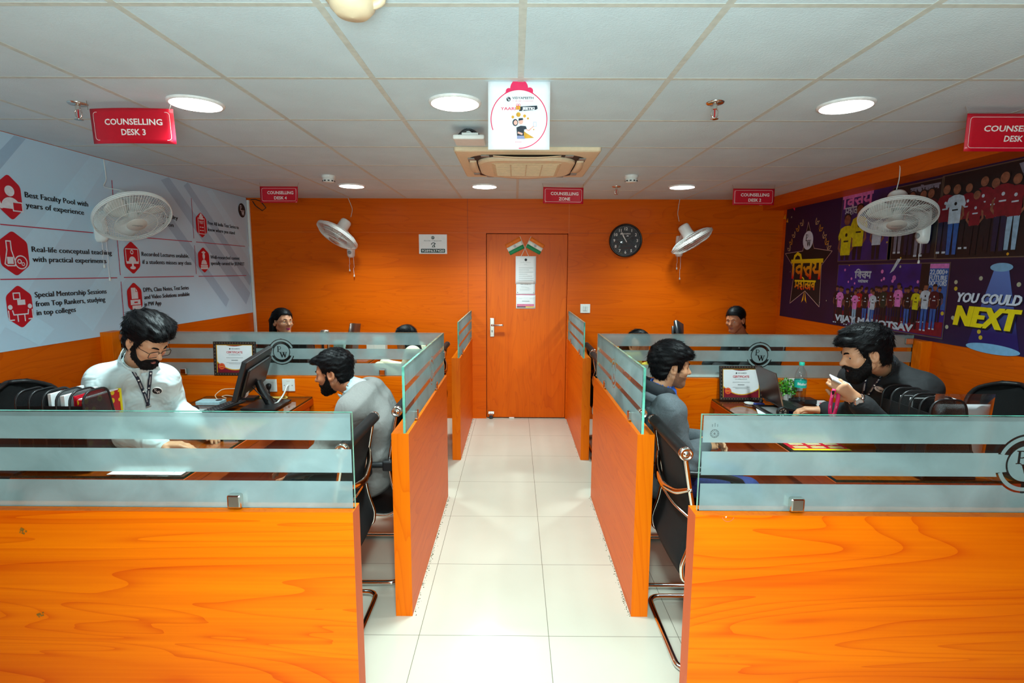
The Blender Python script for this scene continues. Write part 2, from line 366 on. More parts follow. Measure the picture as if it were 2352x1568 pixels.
# ================================================================== the setting
XL, XR, YB, YF, ZC = -2.91, 2.91, 5.872, -3.6, 2.447
def floor_mat():
    m = bpy.data.materials.new('floor_tiles'); m.use_nodes = True; nt = m.node_tree; b = nt.nodes['Principled BSDF']; lk = nt.links.new
    g = nd(nt, 'ShaderNodeNewGeometry'); sp = nd(nt, 'ShaderNodeSeparateXYZ'); lk(g.outputs['Position'], sp.inputs[0])
    ds = []
    for ax, off in (('X', -.4355), ('Y', 2.2446)):
        a = nd(nt, 'ShaderNodeMath', operation='SUBTRACT'); lk(sp.outputs[ax], a.inputs[0]); a.inputs[1].default_value = off-.3
        d = nd(nt, 'ShaderNodeMath', operation='DIVIDE'); lk(a.outputs[0], d.inputs[0]); d.inputs[1].default_value = .6
        f = nd(nt, 'ShaderNodeMath', operation='FRACT'); lk(d.outputs[0], f.inputs[0])
        q = nd(nt, 'ShaderNodeMath', operation='SUBTRACT'); lk(f.outputs[0], q.inputs[0]); q.inputs[1].default_value = .5
        ab = nd(nt, 'ShaderNodeMath', operation='ABSOLUTE'); lk(q.outputs[0], ab.inputs[0]); ds.append(ab)
    mn = nd(nt, 'ShaderNodeMath', operation='MINIMUM'); lk(ds[0].outputs[0], mn.inputs[0]); lk(ds[1].outputs[0], mn.inputs[1])
    lt = nd(nt, 'ShaderNodeMath', operation='LESS_THAN'); lk(mn.outputs[0], lt.inputs[0]); lt.inputs[1].default_value = .0024
    nz = nd(nt, 'ShaderNodeTexNoise', i_Scale=1.6, i_Detail=5.); lk(g.outputs['Position'], nz.inputs['Vector'])
    rp = nd(nt, 'ShaderNodeValToRGB'); rp.color_ramp.elements[0].color = L3((194, 190, 172)); rp.color_ramp.elements[1].color = L3((214, 209, 192)); lk(nz.outputs['Fac'], rp.inputs[0])
    mx = nd(nt, 'ShaderNodeMix', data_type='RGBA'); lk(lt.outputs[0], mx.inputs[0]); lk(rp.outputs[0], mx.inputs[6]); mx.inputs[7].default_value = L3((120, 116, 100))
    lk(mx.outputs[2], b.inputs['Base Color']); b.inputs['Roughness'].default_value = .16; b.inputs['Specular IOR Level'].default_value = .35
    return m
struct(MB().box((XL-.1, YF, -.1), (XR+.1, YB+.1, 0)).build('floor', floor_mat()))

def tile_mat():
    m = mk('ceiling_tile', (206, 222, 228), rough=.9, noise=.025, nscale=5, bump=.35, bscale=160); return m
TBAR = mk('ceiling_t_bar', (204, 206, 196), rough=.5, noise=.05)
c = MB().box((XL-.1, YF, ZC), (XR+.1, YB+.1, ZC+.08), 0)
GX, GY = .0198, 1.6643
for i in range(-5, 6):
    x = GX+.6*i
    if XL < x < 2.70: c.box((x-.012, YF, ZC-.0015), (x+.012, YB, ZC+.002), 1)
for j in range(-8, 8):
    y = GY+.6*j
    if YF < y < YB: c.box((XL, y-.011, ZC-.001), (2.69, y+.011, ZC+.002), 1)
struct(c.build('ceiling', [tile_mat(), TBAR]))

DX0, DX1, DZ = -.318, .580, 2.079
wb = MB()
for lo, hi in (((XL-.1, YB, 0), (DX0, YB+.1, ZC)), ((DX1, YB, 0), (XR+.1, YB+.1, ZC)), ((DX0, YB, DZ), (DX1, YB+.1, ZC))): wb.box(lo, hi, 0)
SEAM = mk('panel_seam', (150, 54, 4), rough=.6); SEAML = mk('panel_seam_light', (214, 112, 40), rough=.5)
wb.box((-.52, YB-.0015, 0), (-.516, YB, ZC), 1).box((DX1+.004, YB-.0015, DZ), (DX1+.008, YB, ZC), 2)
wb.box((XL, YB-.001, 2.083), (DX0, YB, 2.086), 2).box((DX1, YB-.001, 2.083), (XR, YB, 2.086), 1)
struct(wb.build('wall_back', [W_WALL, SEAM, SEAML]))
struct(MB().box((XL-.1, YF, 0), (XL, YB, ZC)).build('wall_left', W_SIDE))
struct(MB().box((XR, YF, 0), (XR+.1, YB, ZC)).build('wall_right', W_SIDE))
struct(MB().box((XL-.1, YF-.1, 0), (XR+.1, YF, ZC)).build('wall_front', mk('lobby_wall', (226, 222, 214), rough=.8)))
struct(MB().box((2.68, YF, 2.335), (XR, YB, ZC), bev=.003).build('trim_1', W_SIDE))              # wooden beam under the ceiling
tr = MB().box((XL+.002, YB-.03, .9), (XL+.028, YB-.004, 2.42), bev=.003); struct(tr.build('trim_2', WHITE))   # white cable channel in the corner
struct(MB().box((XL, 3.66, .92), (XL+.085, 3.79, 1.235), bev=.002).build('trim_3', W_EDGE))      # wooden post at the wall end of the glass
struct(MB().box((2.835, 3.66, .92), (XR, 3.79, 1.2), bev=.002).build('trim_4', W_EDGE))

# door
d = bpy.data.objects.new('door_1', None); COL.objects.link(d); d.matrix_basis = Matrix.Translation((.13, YB, 0)); struct(d)
MB().box((DX0+.006, YB+.016, .012), (DX1-.004, YB+.05, DZ-.006), bev=.002).build('door_leaf', W_DOOR, d)
MB().box((DX0, YB+.055, 0), (DX1, YB+.06, DZ)).build('door_rebate', mk('door_gap', (40, 14, 6), rough=.9), d)
hx, hz = -.252, at(1130, 752, YB).z
hp = MB().box((hx-.024, YB+.008, hz-.105), (hx+.024, YB+.016, hz+.105), bev=.004); hp.box((hx-.004, YB+.007, hz-.055), (hx+.004, YB+.009, hz-.03), 1)
hp = hp.build('handle_plate', [STEEL, BLACK], d)
MB().tube([(hx, YB+.012, hz+.03), (hx, YB-.045, hz+.03), (hx+.02, YB-.052, hz+.03), (hx+.115, YB-.052, hz+.032)], [.011, .011, .011, .013], 10).ball((hx+.115, YB-.052, hz+.032), .014).build('lever_handle', CHROME, hp)
lx = at(1128, 948, YB)
MB().box((lx.x-.034, YB+.002, lx.z-.016), (lx.x+.034, YB+.016, lx.z+.018), bev=.003).tube([(lx.x-.03, YB-.004, lx.z), (lx.x+.03, YB-.004, lx.z)], .006).build('latch', CHROME, d)
pl = thing('padlock', 'small black padlock hanging from the latch at the foot of the door', 'padlock', (lx.x, YB-.012, lx.z-.06))
MB().box((lx.x-.02, YB-.022, lx.z-.062), (lx.x+.02, YB-.004, lx.z-.026), bev=.004).build('lock_body', BLACK, pl)
MB().tube([(lx.x-.012, YB-.013, lx.z-.03), (lx.x-.012, YB-.013, lx.z-.012)] + [(lx.x-.012*cos(pi*i/6), YB-.013, lx.z-.012+.012*sin(pi*i/6)) for i in range(1, 6)] + [(lx.x+.012, YB-.013, lx.z-.012), (lx.x+.012, YB-.013, lx.z-.03)], .003, 8).build('shackle', CHROME, pl)
q = onz(1175, 962, .006); tag(MB().box((q.x-.03, YB-.012, 0), (q.x+.03, YB+.012, .016), bev=.004).build('door_wedge', WHITE), 'flat cream wedge lying under the bottom edge of the door', 'door wedge')

# ================================================================== partitions
PH, GT = .92, 1.235
BANDS = ((.922, 1.012), (1.040, 1.117), (1.146, 1.233))
def film(F, s0, s1, logo=None):
    for k, (z0, z1) in enumerate(BANDS):
        if logo is None or z1 < logo[1]-logo[2] or z0 > logo[1]+logo[2]: F.rect(s0, z0, s1, z1, 0); continue
        cs, cz, R = logo; L = [(s0, z0)]; Rr = [(s1, z0)]; N = 24
        for i in range(N+1):
            z = z0+(z1-z0)*i/N; dz = abs(z-cz); rad = R if dz > .31*R else .66*R
            wd = sqrt(max(0, rad*rad-dz*dz)); L.append((cs-wd, z)); Rr.append((cs+wd, z))
        L.append((s0, z1)); Rr.append((s1, z1))
        if cs-R > s0: F.poly(L, 0)
        if cs+R < s1: F.poly(Rr, 0)
    if logo:
        cs, cz, R = logo; a = math.asin(.31/.88)
        clip = lambda pts: [(max(s0, min(s1, x)), y) for x, y in pts]
        for a0, a1 in ((a, pi-a), (pi+a, 2*pi-a)):
            F.poly(clip(arc(cs, cz, .93*R, a0, a1, 22) + arc(cs, cz, .80*R, a1, a0, 22)), 0)
        r = .6*R
        F.poly([clip(circ(cs, cz, r, 36)), tf(P_OUT, .75*r, cs-.58*r, cz-.02*r), tf(W_OUT, .72*r, cs-.3*r, cz-.75*r, .8*r)], 0)
        if cs-.58*r+.6*r < s1: F.poly(tf(P_IN, .75*r, cs-.58*r, cz-.02*r), 0)
def partition(label, lo, hi, glass, side, logo=None, clamps=(), cat='partition', stamp=None, glass_top=GT):
    """glass = (fixed coordinate, start, end) of the pane; side = the direction the frosted side faces"""
    (x0, y0), (x1, y1) = lo, hi
    t = thing('office_partition', label, cat, ((x0+x1)/2, (y0+y1)/2, 0), group='wood and glass partitions of the four cubicles')
    b = MB(); vs = [(x0,y0,0),(x1,y0,0),(x1,y1,0),(x0,y1,0),(x0,y0,PH),(x1,y0,PH),(x1,y1,PH),(x0,y1,PH)]
    along_x = x1-x0 > y1-y0
    b.add(vs, [(0,3,2,1)], 2); b.add(vs, [(4,5,6,7)], 2)
    b.add(vs, [(0,1,5,4)], 0 if along_x else 2); b.add(vs, [(2,3,7,6)], 0 if along_x else 2)
    b.add(vs, [(1,2,6,5)], 1 if not along_x else 3); b.add(vs, [(3,0,4,7)], 1 if not along_x else 3)
    b.build('wood_panel', [W_PANX, W_PANY, W_EDGE, W_EDGE_SHADE], t)
    g, s0, s1 = glass; e = .006; p = MB()
    if side == '-y': X0, X1, Y0, Y1 = s0, s1, g-e, g+e
    else: X0, X1, Y0, Y1 = g-e, g+e, s0, s1
    vs = [(X0,Y0,PH),(X1,Y0,PH),(X1,Y1,PH),(X0,Y1,PH),(X0,Y0,glass_top),(X1,Y0,glass_top),(X1,Y1,glass_top),(X0,Y1,glass_top)]
    ex = 1 if side != '-y' else 0
    p.add(vs, [(0,1,5,4), (2,3,7,6)], 1 if side != '-y' else 0); p.add(vs, [(1,2,6,5), (3,0,4,7)], 0 if side != '-y' else 1); p.add(vs, [(4,5,6,7), (0,3,2,1)], 1)
    pane = p.build('glass_pane', [GLASS, GLASS_EDGE], t)
    if side == '-y': F = Flat((0, g-e-.001, 0), (1, 0, 0), (0, 0, 1)); a, bb, lg = s0, s1, logo
    elif side == '+x': F = Flat((g+e+.001, 0, 0), (0, 1, 0), (0, 0, 1)); a, bb, lg = s0, s1, logo
    else: F = Flat((g-e-.001, 0, 0), (0, -1, 0), (0, 0, 1)); a, bb, lg = -s1, -s0, (-logo[0],)+tuple(logo[1:]) if logo else None
    film(F, a+.004, bb-.004, lg); F.mb.build('frosted_film', FROST, pane)
    if stamp:
        u, v = stamp; F2 = Flat(F.O, F.U, F.V); F2.lay = 2
        F2.ring(u, v, .0125, .0135, 0).ring(u, v, .0085, .0092, 0).text('IS', u, v-.003, .006, 0, align='c', bold=.02)
        for k in range(12): F2.line([(u+.0103*cos(k*pi/6), v+.0103*sin(k*pi/6)), (u+.0118*cos(k*pi/6), v+.0118*sin(k*pi/6))], .0012, 0)
        for k in range(3): F2.line([(u-.008+.008*k, v+.022), (u-.008+.008*k, v+.03+.004*(k % 2))], .001, 0)
        F2.mb.build('safety_stamp', INK, pane)
    for (s, z) in clamps:
        m = MB()
        if side == '-y': m.box((s-.022, g-.026, z), (s+.022, g+.026, z+.046), bev=.006)
        else: m.box((g-.022, s-.02, z), (g+.022, s+.02, z+.046), bev=.005)
        m.build('glass_clamp', CHROME, t)
    return t
W_EDGE_SHADE = wood('wood_edge_band_shaded', 'z', (188, 70, 20), (206, 88, 30), rough=.45, seed=8.8, contrast=.5)  # edge band with the shade of side-facing ends put into its redder colour
XLA, XRA = (-.573, -.492), (.576, .656)
partition('wide orange wood partition with frosted glass nearest the camera on the left', (XL, 1.572), (-.506, 1.642), (1.606, XL, -.508), '-y', clamps=((-.885, .925), (-2.2, .925)))
partition('wide orange wood partition nearest the camera on the right, round monogram cut in its frosted glass', (.569, 1.570), (XR, 1.640), (1.606, .585, XR), '-y', logo=(1.605, 1.083, .097), clamps=((.893, .925), (2.2, .925)), stamp=(.625, 1.175))
partition('orange wood partition with glass behind the framed certificate of the left desk', (XL, 3.700), (-.575, 3.772), (3.745, XL+.085, -.512), '-y', logo=(-1.672, 1.092, .094), clamps=((-.95, .925), (-2.38, .925)))
partition('orange wood partition with monogrammed glass behind the water bottle on the right desk', (.58, 3.700), (XR, 3.772), (3.745, .592, 2.835), '-y', logo=(1.75, 1.085, .094), clamps=((.80, .925),))
yl = onx(990, 856, -.51).y; yr = onx(1412, 856, .60).y
partition('orange wood partition along the left of the aisle beside the man in grey', (XLA[0], 2.380), (XLA[1], 3.772), (-.512, 2.386, 3.738), '+x', logo=(yl, 1.07, .088), clamps=((2.62, .925), (3.30, .925), (3.70, 1.06)))
partition('orange wood partition along the right of the aisle beside the man in the hoodie', (XRA[0], 2.388), (XRA[1], 3.772), (.600, 2.394, 3.738), '-x', logo=(yr, 1.07, .088), clamps=((2.62, .925), (3.36, .925)))
partition('short orange wood partition left of the door', (-.548, 4.530), (-.474, YB), (-.488, 4.535, YB-.002), '+x', clamps=((4.75, .925), (5.6, .925), (5.72, 1.15)))
partition('short orange wood partition right of the door', (.594, 4.548), (.668, YB), (.605, 4.553, YB-.002), '-x', clamps=((4.75, .925), (5.5, .925), (5.72, 1.15)))
# clamps holding the cross panes at the wall posts
for sx, px, lb in ((-1, -2.80, 'left'), (1, 2.80, 'right')):
    tag(MB().box((px-.03, 3.725, 1.17), (px+.03, 3.765, 1.215), bev=.006).build('glass_clamp', CHROME), 'square chrome clamp joining the glass to the %s wall post' % lb, 'clamp')

# dirt and crumbled grout along the foot of the aisle partitions
rnd = random.Random(3); m = MB()
for x, y0, y1, sg, n in ((-.489, 2.38, 3.77, 1, 230), (.573, 2.39, 3.77, -1, 200), (-.471, 4.54, 5.85, 1, 120), (.591, 4.56, 5.85, -1, 60)):
    for k in range(n):
        y = y0+(y1-y0)*rnd.random(); dx = abs(rnd.gauss(0, .007))*sg; r = .0005+.0016*rnd.random()**3
        a = rnd.random()*pi
        m.box((-r*1.6, -r*.7, 0), (r*1.6, r*.7, .002), M=Matrix.Translation((x+dx, y, .0005)) @ Matrix.Rotation(a, 4, 'Z'))
tag(m.build('grout_crumbs', mk('dirt', (96, 84, 44), rough=.95, noise=.3)), 'brown dirt and crumbled grout along the foot of the aisle partitions', 'dirt', kind='stuff')

# tape residue and scuffs on the two front panels
TAPE = mk('old_tape_residue', (140, 92, 20), rough=.5, noise=.25, nscale=300)
for lb, px, py, w_, h_, a in (('left panel, near its upper left corner', 53, 1220, .022, .014, -.5), ('left panel, low near the left edge', 94, 1411, .026, .010, .35), ('right panel, upper right of its face', 2245, 1252, .022, .016, -.7), ('right panel, low near the right edge', 2238, 1442, .030, .013, .1)):
    o = at(px, py, 1.571); F = Flat(o, (cos(a), 0, sin(a)), (-sin(a), 0, cos(a)))
    F.rect(-w_/2, -h_*.1, w_*.05, h_*.7).rect(-w_*.1, -h_*.6, w_*.35, -h_*.15).rect(w_*.25, h_*.15, w_*.5, h_*.6).rect(-w_*.4, -h_*.7, -w_*.25, -h_*.2)
    tag(F.mb.build('tape_residue', TAPE), 'brown scrap of old tape on the front %s' % lb, 'tape residue', 'scraps of old tape on the front panels')
o = at(1672, 1190, 1.569); F = Flat(o, (1, 0, 0), (0, 0, 1)); F.ring(0, .008, .017, .0195, 0, a0=pi*1.08, a1=pi*1.92); F.poly([(-.009, .006), (-.004, .007), (-.006, .001)], 1)
tag(F.mb.build('chipped_laminate', [mk('chip_wood', (190, 96, 40), rough=.8), WHITE]), 'small half-moon chip in the top edge of the right front panel', 'chip')

# ================================================================== desks
def desk(label, x0, x1, y0, y1, kind, visitor_side):
    t = thing('office_desk', label, 'desk', ((x0+x1)/2, (y0+y1)/2, 0), group='wood desks with glass tops')
    MB().box((x0, y0, .715), (x1, y1, .763), bev=.002).build('desktop', W_DESK, t)
    g = MB(); g.box((x0+.004, y0+.004, .7635), (x1-.004, y1-.004, .775), 0); f = .0045
    g.mb = None
    GE = 1
    for lo, hi in (((x0+.0035, y0+.0035, .7635), (x1-.0035, y0+.0042, .775)), ((x0+.0035, y1-.0042, .7635), (x1-.0035, y1-.0035, .775)), ((x0+.0035, y0+.0035, .7635), (x0+.0042, y1-.0035, .775)), ((x1-.0042, y0+.0035, .7635), (x1-.0035, y1-.0035, .775))): g.box(lo, hi, GE)
    g.build('glass_top', [GLASS_TOP, mk('dark_glass_edge', (20, 52, 34), rough=.15, noise=.2)], t)
    xi = x1-.10 if visitor_side > 0 else x0+.10
    for y in (y0+.02, y1-.06): MB().box((x0+.05, y, 0), (x1-.02 if visitor_side > 0 else x1-.05, y+.035, .715)).build('end_panel', W_DESK, t)
    MB().box((min(xi, xi-.25*visitor_side), y0+.055, .15), (min(xi, xi-.25*visitor_side)+.025, y1-.06, .715)).build('modesty_panel', W_DESK, t)
    ap = x1-.03 if visitor_side > 0 else x0+.005
    MB().box((ap, y0+.055, .65), (ap+.025, y1-.06, .715)).build('apron', W_EDGE_SHADE, t)
    return t
desk('long wood desk between the man in the white shirt and the man in grey', -2.215, -1.445, 2.205, 3.698, 0, 1)
desk('long wood desk between the man in black and the man in the hoodie', 1.408, 2.215, 2.215, 3.698, 0, -1)
desk('wood desk before the woman with glasses at the back left', -2.1, -1.43, 4.15, 5.85, 0, 1)
desk('wood desk before the woman in the back right corner', 1.43, 2.0, 4.15, 5.85, 0, -1)
# ================================================================== ceiling fittings
LAMP = mk('downlight_diffuser', (255, 255, 252), emit=8); RIM = mk('downlight_rim', (240, 240, 236), rough=.4)
for x, y, lb in ((-1.497, 2.59, 'round downlight beside the left front red sign'), (-.281, 2.566, 'round downlight left of the hanging card'), (1.538, 2.594, 'round downlight at the upper right, before the right front red sign'), (-1.508, 5.005, 'round downlight at the back left, beside a smoke detector'), (-.284, 5.005, 'round downlight under the air conditioner, near the back wall'), (1.528, 4.995, 'round downlight at the back right, above a wall fan')):
    t = thing('ceiling_downlight', lb, 'ceiling light', (x, y, ZC-.012), group='round ceiling downlights')
    M = Matrix.Translation((x, y, ZC))
    MB().lathe([(.108, -.011), (.118, -.010), (.122, -.003), (.122, 0)], 40, M=M, cap=False).build('rim', RIM, t)
    MB().lathe([(.0001, -.0125), (.109, -.0115)], 40, M=M, cap=False).build('diffuser', LAMP, t)
    l = bpy.data.lights.new('downlight_lamp', 'SPOT'); l.energy = DOWNLIGHT*4; l.color = LEDCOL; l.spot_size = radians(132); l.spot_blend = .9; l.shadow_soft_size = .10
    o = bpy.data.objects.new('downlight_lamp', l); COL.objects.link(o); o.location = (x, y, ZC-.03)

# air conditioner cassette
ax0, ax1, ay0, ay1 = -.39, .54, 3.455, 4.37; acx, acy = (ax0+ax1)/2, (ay0+ay1)/2
t = thing('air_conditioner', 'cream four-way cassette air conditioner set in the ceiling above the aisle', 'air conditioner', (acx, acy, ZC-.04))
def sq(r, z, s=1.): return [(acx+x*s, acy+y*s, z) for x, y in rr(-r, -r*.985, r, r*.985, .02, 4)]
def loft(m, loops, mat=0, cap=True, smooth=False):
    n = len(loops[0]); vs = [p for l in loops for p in l]; fs = []
    for i in range(len(loops)-1):
        for k in range(n): fs.append((i*n+(k+1) % n, i*n+k, (i+1)*n+k, (i+1)*n+(k+1) % n))
    m.add(vs, fs, mat, smooth)
    if cap: m.add(loops[-1], [tuple(reversed(range(n)))], mat)
def rsq(h, r, z): return [(acx+x, acy+y, z) for x, y in rr(-h, -h, h, h, r, 8)]
m = MB(); loft(m, [rsq(.465, .02, ZC-.001), rsq(.465, .02, ZC-.022), rsq(.455, .02, ZC-.028), rsq(.40, .16, ZC-.034)], 0); m.build('face_panel', CREAM, t)
m = MB(); loft(m, [rsq(.398, .17, ZC-.032), rsq(.393, .17, ZC-.0345)], 0); m.build('air_outlet', mk('ac_dark_slot', (28, 30, 30), rough=.6), t)
m = MB(); loft(m, [rsq(.332, .16, ZC-.03), rsq(.330, .16, ZC-.046), rsq(.312, .15, ZC-.056)], 0); m.build('centre_panel', CREAM, t)
g = MB(); gr = .235
g.box((acx-gr, acy-gr, ZC-.0585), (acx+gr, acy+gr, ZC-.0562), 0, bev=.001)
for k in range(17): y = acy-gr+.02+k*(2*gr-.04)/16; g.box((acx-gr+.015, y-.004, ZC-.0622), (acx+gr-.015, y+.004, ZC-.0582), 0)
for k in range(5): x = acx-gr+.02+k*(2*gr-.04)/4; g.box((x-.004, acy-gr+.015, ZC-.0618), (x+.004, acy+gr-.015, ZC-.0582), 0)
g.build('intake_grille', mk('ac_grille', (226, 200, 160), rough=.5), t)
for k in range(4):
    M = Matrix.Translation((acx, acy, ZC-.036)) @ Matrix.Rotation(pi/2*k, 4, 'Z')
    f = MB(); f.sheet([[(-.22+.44*i/10, -.385+.045*j-.012*(1-(2*i/10-1)**2)*(1-j), -.003-.014*(1-(2*i/10-1)**2)*(1-j*.4)) for i in range(11)] for j in (0, 1)], 0, M, th=.004)
    f.build('louver', CREAM, t)
    e = MB(); e.box((-.30, -.392, -.006), (-.245, -.345, .002), 0, bev=.004, M=M); e.box((.245, -.392, -.006), (.30, -.345, .002), 0, bev=.004, M=M); e.build('corner_hinge', mk('ac_grey', (150, 146, 138), rough=.4), t)

def smoke(x, y, lb):
    t = thing('smoke_detector', lb, 'smoke detector', (x, y, ZC-.05), group='smoke detectors on the ceiling'); M = Matrix.Translation((x, y, ZC))
    MB().lathe([(.055, 0), (.055, -.018), (.047, -.026)], 28, M=M).build('base', WHITE, t)
    MB().lathe([(.047, -.026), (.05, -.032), (.048, -.05), (.036, -.056), (.0001, -.057)], 28, M=M).build('head', WHITE, t)
    s_ = MB()
    for k in range(10): s_.box((.046, -.008, -.049), (.0505, .008, -.040), M=M @ Matrix.Rotation(2*pi*k/10, 4, 'Z'))
    s_.build('vent_slot', BLACK, t)
smoke(-1.545, 4.50, 'white smoke detector on the ceiling left of the air conditioner')
smoke(.945, 4.45, 'white smoke detector on the ceiling right of the air conditioner')
def sprinkler(px, py, lb, Y):
    b = at(px, py, Y); x, y = b.x, Y
    t = thing('fire_sprinkler', lb, 'sprinkler', (x, y, ZC-.09), group='chrome fire sprinklers'); M = Matrix.Translation((x, y, ZC))
    MB().lathe([(.0001, -.008), (.036, -.007), (.041, -.003), (.041, 0)], 24, M=M, cap=False).build('escutcheon', CHROME, t)
    f = MB().lathe([(.011, -.006), (.011, -.03)], 12, M=M)
    for sx in (-1, 1): f.tube([(sx*.009, 0, -.028), (sx*.016, 0, -.04), (sx*.014, 0, -.058), (sx*.004, 0, -.07)], .003, 6, M=M)
    f.build('frame', CHROME, t)
    MB().tube([(0, 0, -.03), (0, 0, -.066)], .003, 8, M=M).build('glass_bulb', mk('red_bulb', (190, 10, 20), rough=.1), t)
    MB().lathe([(.0001, -.072), (.018, -.0745), (.0185, -.0725), (.0001, -.070)], 16, M=M).build('deflector', CHROME, t)
sprinkler(1643, 230, 'chrome sprinkler right of the hanging card', 2.56)
sprinkler(178, 240, 'chrome sprinkler beside the left front red sign', 2.60)
sprinkler(1416, 426, 'chrome sprinkler near the back, between smoke detector and downlight', 5.0)

# half-seen cream fitting at the top edge
cx, cy = -.462, 1.60
t = thing('ceiling_camera', 'cream rounded ceiling fitting cut off by the top of the picture', 'ceiling fitting', (cx, cy, ZC-.06)); M = Matrix.Translation((cx, cy, ZC))
MB().lathe([(.075, 0), (.075, -.02), (.066, -.026)], 32, M=M).build('base', CREAM, t)
MB().lathe([(.064, -.02), (.062, -.04), (.045, -.058), (.0001, -.066)], 32, M=M).build('dome', CREAM, t)
MB().tube([(.05+.035*cos(a), .0+.02*sin(a)*0, -.012-.02*sin(a)) for a in [pi*i/8-.4 for i in range(9)]], .012, 10, M=M).build('swivel_arm', CREAM, t)

# wireless access point with loose cables
o = onz(1079, 318, ZC-.05)
t = thing('access_point', 'small white wireless box hanging with cables beside the air conditioner', 'wireless router', (o.x, o.y, ZC-.07))
MB().box((o.x-.085, o.y-.085, ZC-.072), (o.x+.085, o.y+.085, ZC-.048), bev=.008).build('casing', WHITE, t)
MB().box((o.x-.04, o.y-.05, ZC-.046), (o.x+.05, o.y-.01, ZC-.030), bev=.003).box((o.x-.02, o.y, ZC-.05), (o.x+.02, o.y+.04, ZC), bev=.003).build('mounting_bracket', WHITE, t)
MB().tube([(o.x-.06+.12*i/10, o.y-.04, ZC-.048+.035*sin(pi*i/10)) for i in range(11)], .005, 8).tube([(o.x-.07+.11*i/10, o.y-.02, ZC-.048+.042*sin(pi*i/10)) for i in range(11)], .004, 8).build('cable', BLACK, t)

# security camera under the beam end
o = at(1748, 462, 5.62)
t = thing('security_camera', 'small white dome camera with black lens below the right back red sign', 'security camera', (o.x, o.y, o.z))
MB().lathe([(.045, .06), (.045, .03), (.04, .02)], 24, M=Matrix.Translation(o)).build('mount', WHITE, t)
MB().ball(o, .043).build('ball_housing', WHITE, t); MB().ball(o+Vector((-.004, -.024, -.008)), .028).build('lens', BLACK, t)
MB().tube([(o.x, o.y, o.z+.05), (o.x, o.y, ZC)], .012).build('stem', WHITE, t)

# ================================================================== hanging signs
def hang_sign(lb, c0, c1, Y, lines, curl=0., tilt=0., yaw=0., fs=1., shear=0., bend=0.):
    A = at(*c0, Y); B = at(*c1, Y); w_ = B.x-A.x; h = A.z-B.z; top = A.z
    h = min(h, .17); w_ = min(w_, .45); cx = (A.x+B.x)/2; top = ZC-.035; 
    t = thing('hanging_sign', lb, 'sign', (cx, Y, top-h), group='red counselling signs hung from the ceiling')
    M0 = Vector((cx, Y, top)); U = Vector((cos(yaw), sin(yaw), 0)); V = Vector((sin(yaw)*sin(tilt), -cos(yaw)*sin(tilt), cos(tilt)))
    def wp(u, v): return curl*max(0, (-v/h-.35))**2*(.5+.5*u/(w_/2))**2 + bend*(u/(w_/2))**2
    rows = []
    for i in range(9):
        v = -h*i/8; rows.append([tuple(M0+U*(-w_/2+w_*j/12)+V*v+U.cross(V)*wp(-w_/2+w_*j/12, v)) for j in range(13)])
    MB().sheet(rows, 0, th=-.0025).build('board', REDSIGN, t)
    F = Flat(M0+U.cross(V)*.003, U, V); F.warp = wp; b = .016
    lp = rr(-w_/2+b, -h+b, w_/2-b, -b, .014)
    F.line(lp, .0018, 0, closed=True); F.mb.build('white_border', SIGNWHITE, t)
    F2 = Flat(M0+U.cross(V)*.003, U, V); F2.warp = wp; k = .026*fs
    F2.text(lines[0], .012, -h*.47, k, align='c', bold=.022, width=.29*w_/.43*1.02, shear=shear); F2.text(lines[1], .012, -h*.47-k*1.75, k, align='c', bold=.022, shear=shear); F2.mb.build('lettering', SIGNWHITE, t)
    for sx in (-1, 1):
        e = M0+U*(sx*(w_/2-.006))-V*.008; MB().tube([e, e+Vector((sx*.012, .01, .045))], .0014, 6).build('hanging_wire', STEEL, t)
hang_sign('red sign reading COUNSELLING DESK 3 at the upper left', (192, 180), (392, 262), 2.55, ('COUNSELLING', 'DESK 3'), bend=-.02, tilt=.05)
hang_sign('red sign reading COUNSELLING DESK 4, lower corner curled, at the back left', (596, 415), (685, 453), 4.85, ('COUNSELLING', 'DESK 4'), curl=.06)
hang_sign('red sign reading COUNSELLING ZONE below the air conditioner', (1247, 415), (1340, 453), 4.85, ('COUNSELLING', 'ZONE'), yaw=.1, bend=.01)
hang_sign('red sign reading COUNSELLING DESK 2 at the back right', (1685, 417), (1778, 455), 4.88, ('COUNSELLING', 'DESK 2'))
hang_sign('red sign reading COUNSELLING DESK at the upper right edge of the picture', (2230, 190), (2440, 280), 2.60, ('COUNSELLING', 'DESK 1'), shear=.12)

# white card hung in the middle
A = at(1121, 184, 2.30); B = at(1262, 344, 2.30); w_, h = B.x-A.x, A.z-B.z
Y0 = 2.30; cx, top = (A.x+B.x)/2, A.z
t = thing('hanging_card', 'white card with a red ring and two cartoon figures hung above the aisle', 'hanging card', (cx, Y0, B.z))
def wp(u, v): return 0*u
M0 = Vector((cx, Y0, top)); U = Vector((1, 0, 0)); V = Vector((0, 0, 1))
rows = [[tuple(M0+U*(-w_/2+w_*j/10)+V*(-h*i/8)+Vector((0, -1, 0))*wp(-w_/2+w_*j/10, -h*i/8)) for j in range(11)] for i in range(9)]
CARD = mk('glossy_white_card', (246, 248, 250), rough=.35, noise=.01)
MB().sheet(rows, 0, th=-.0015).build('card', CARD, t)
def fl(): F = Flat(M0+Vector((0, -.0022, 0)), U, V); F.warp = wp; return F
F = fl(); cy = -h*.56; R = w_*.46
F.ring(0, cy, R*.968, R, 0, a0=-pi*.5, a1=pi*1.12, n=60); F.mb.build('printed_ring', PINK, t)
F = fl(); F.disc(0, -h*.12, w_*.145, 0).poly([(-w_*.15, -h*.12), (w_*.15, -h*.12), (w_*.155, -h*.165), (-w_*.155, -h*.165)]).disc(-w_*.165, -h*.16, w_*.05).disc(w_*.17, -h*.155, w_*.055)
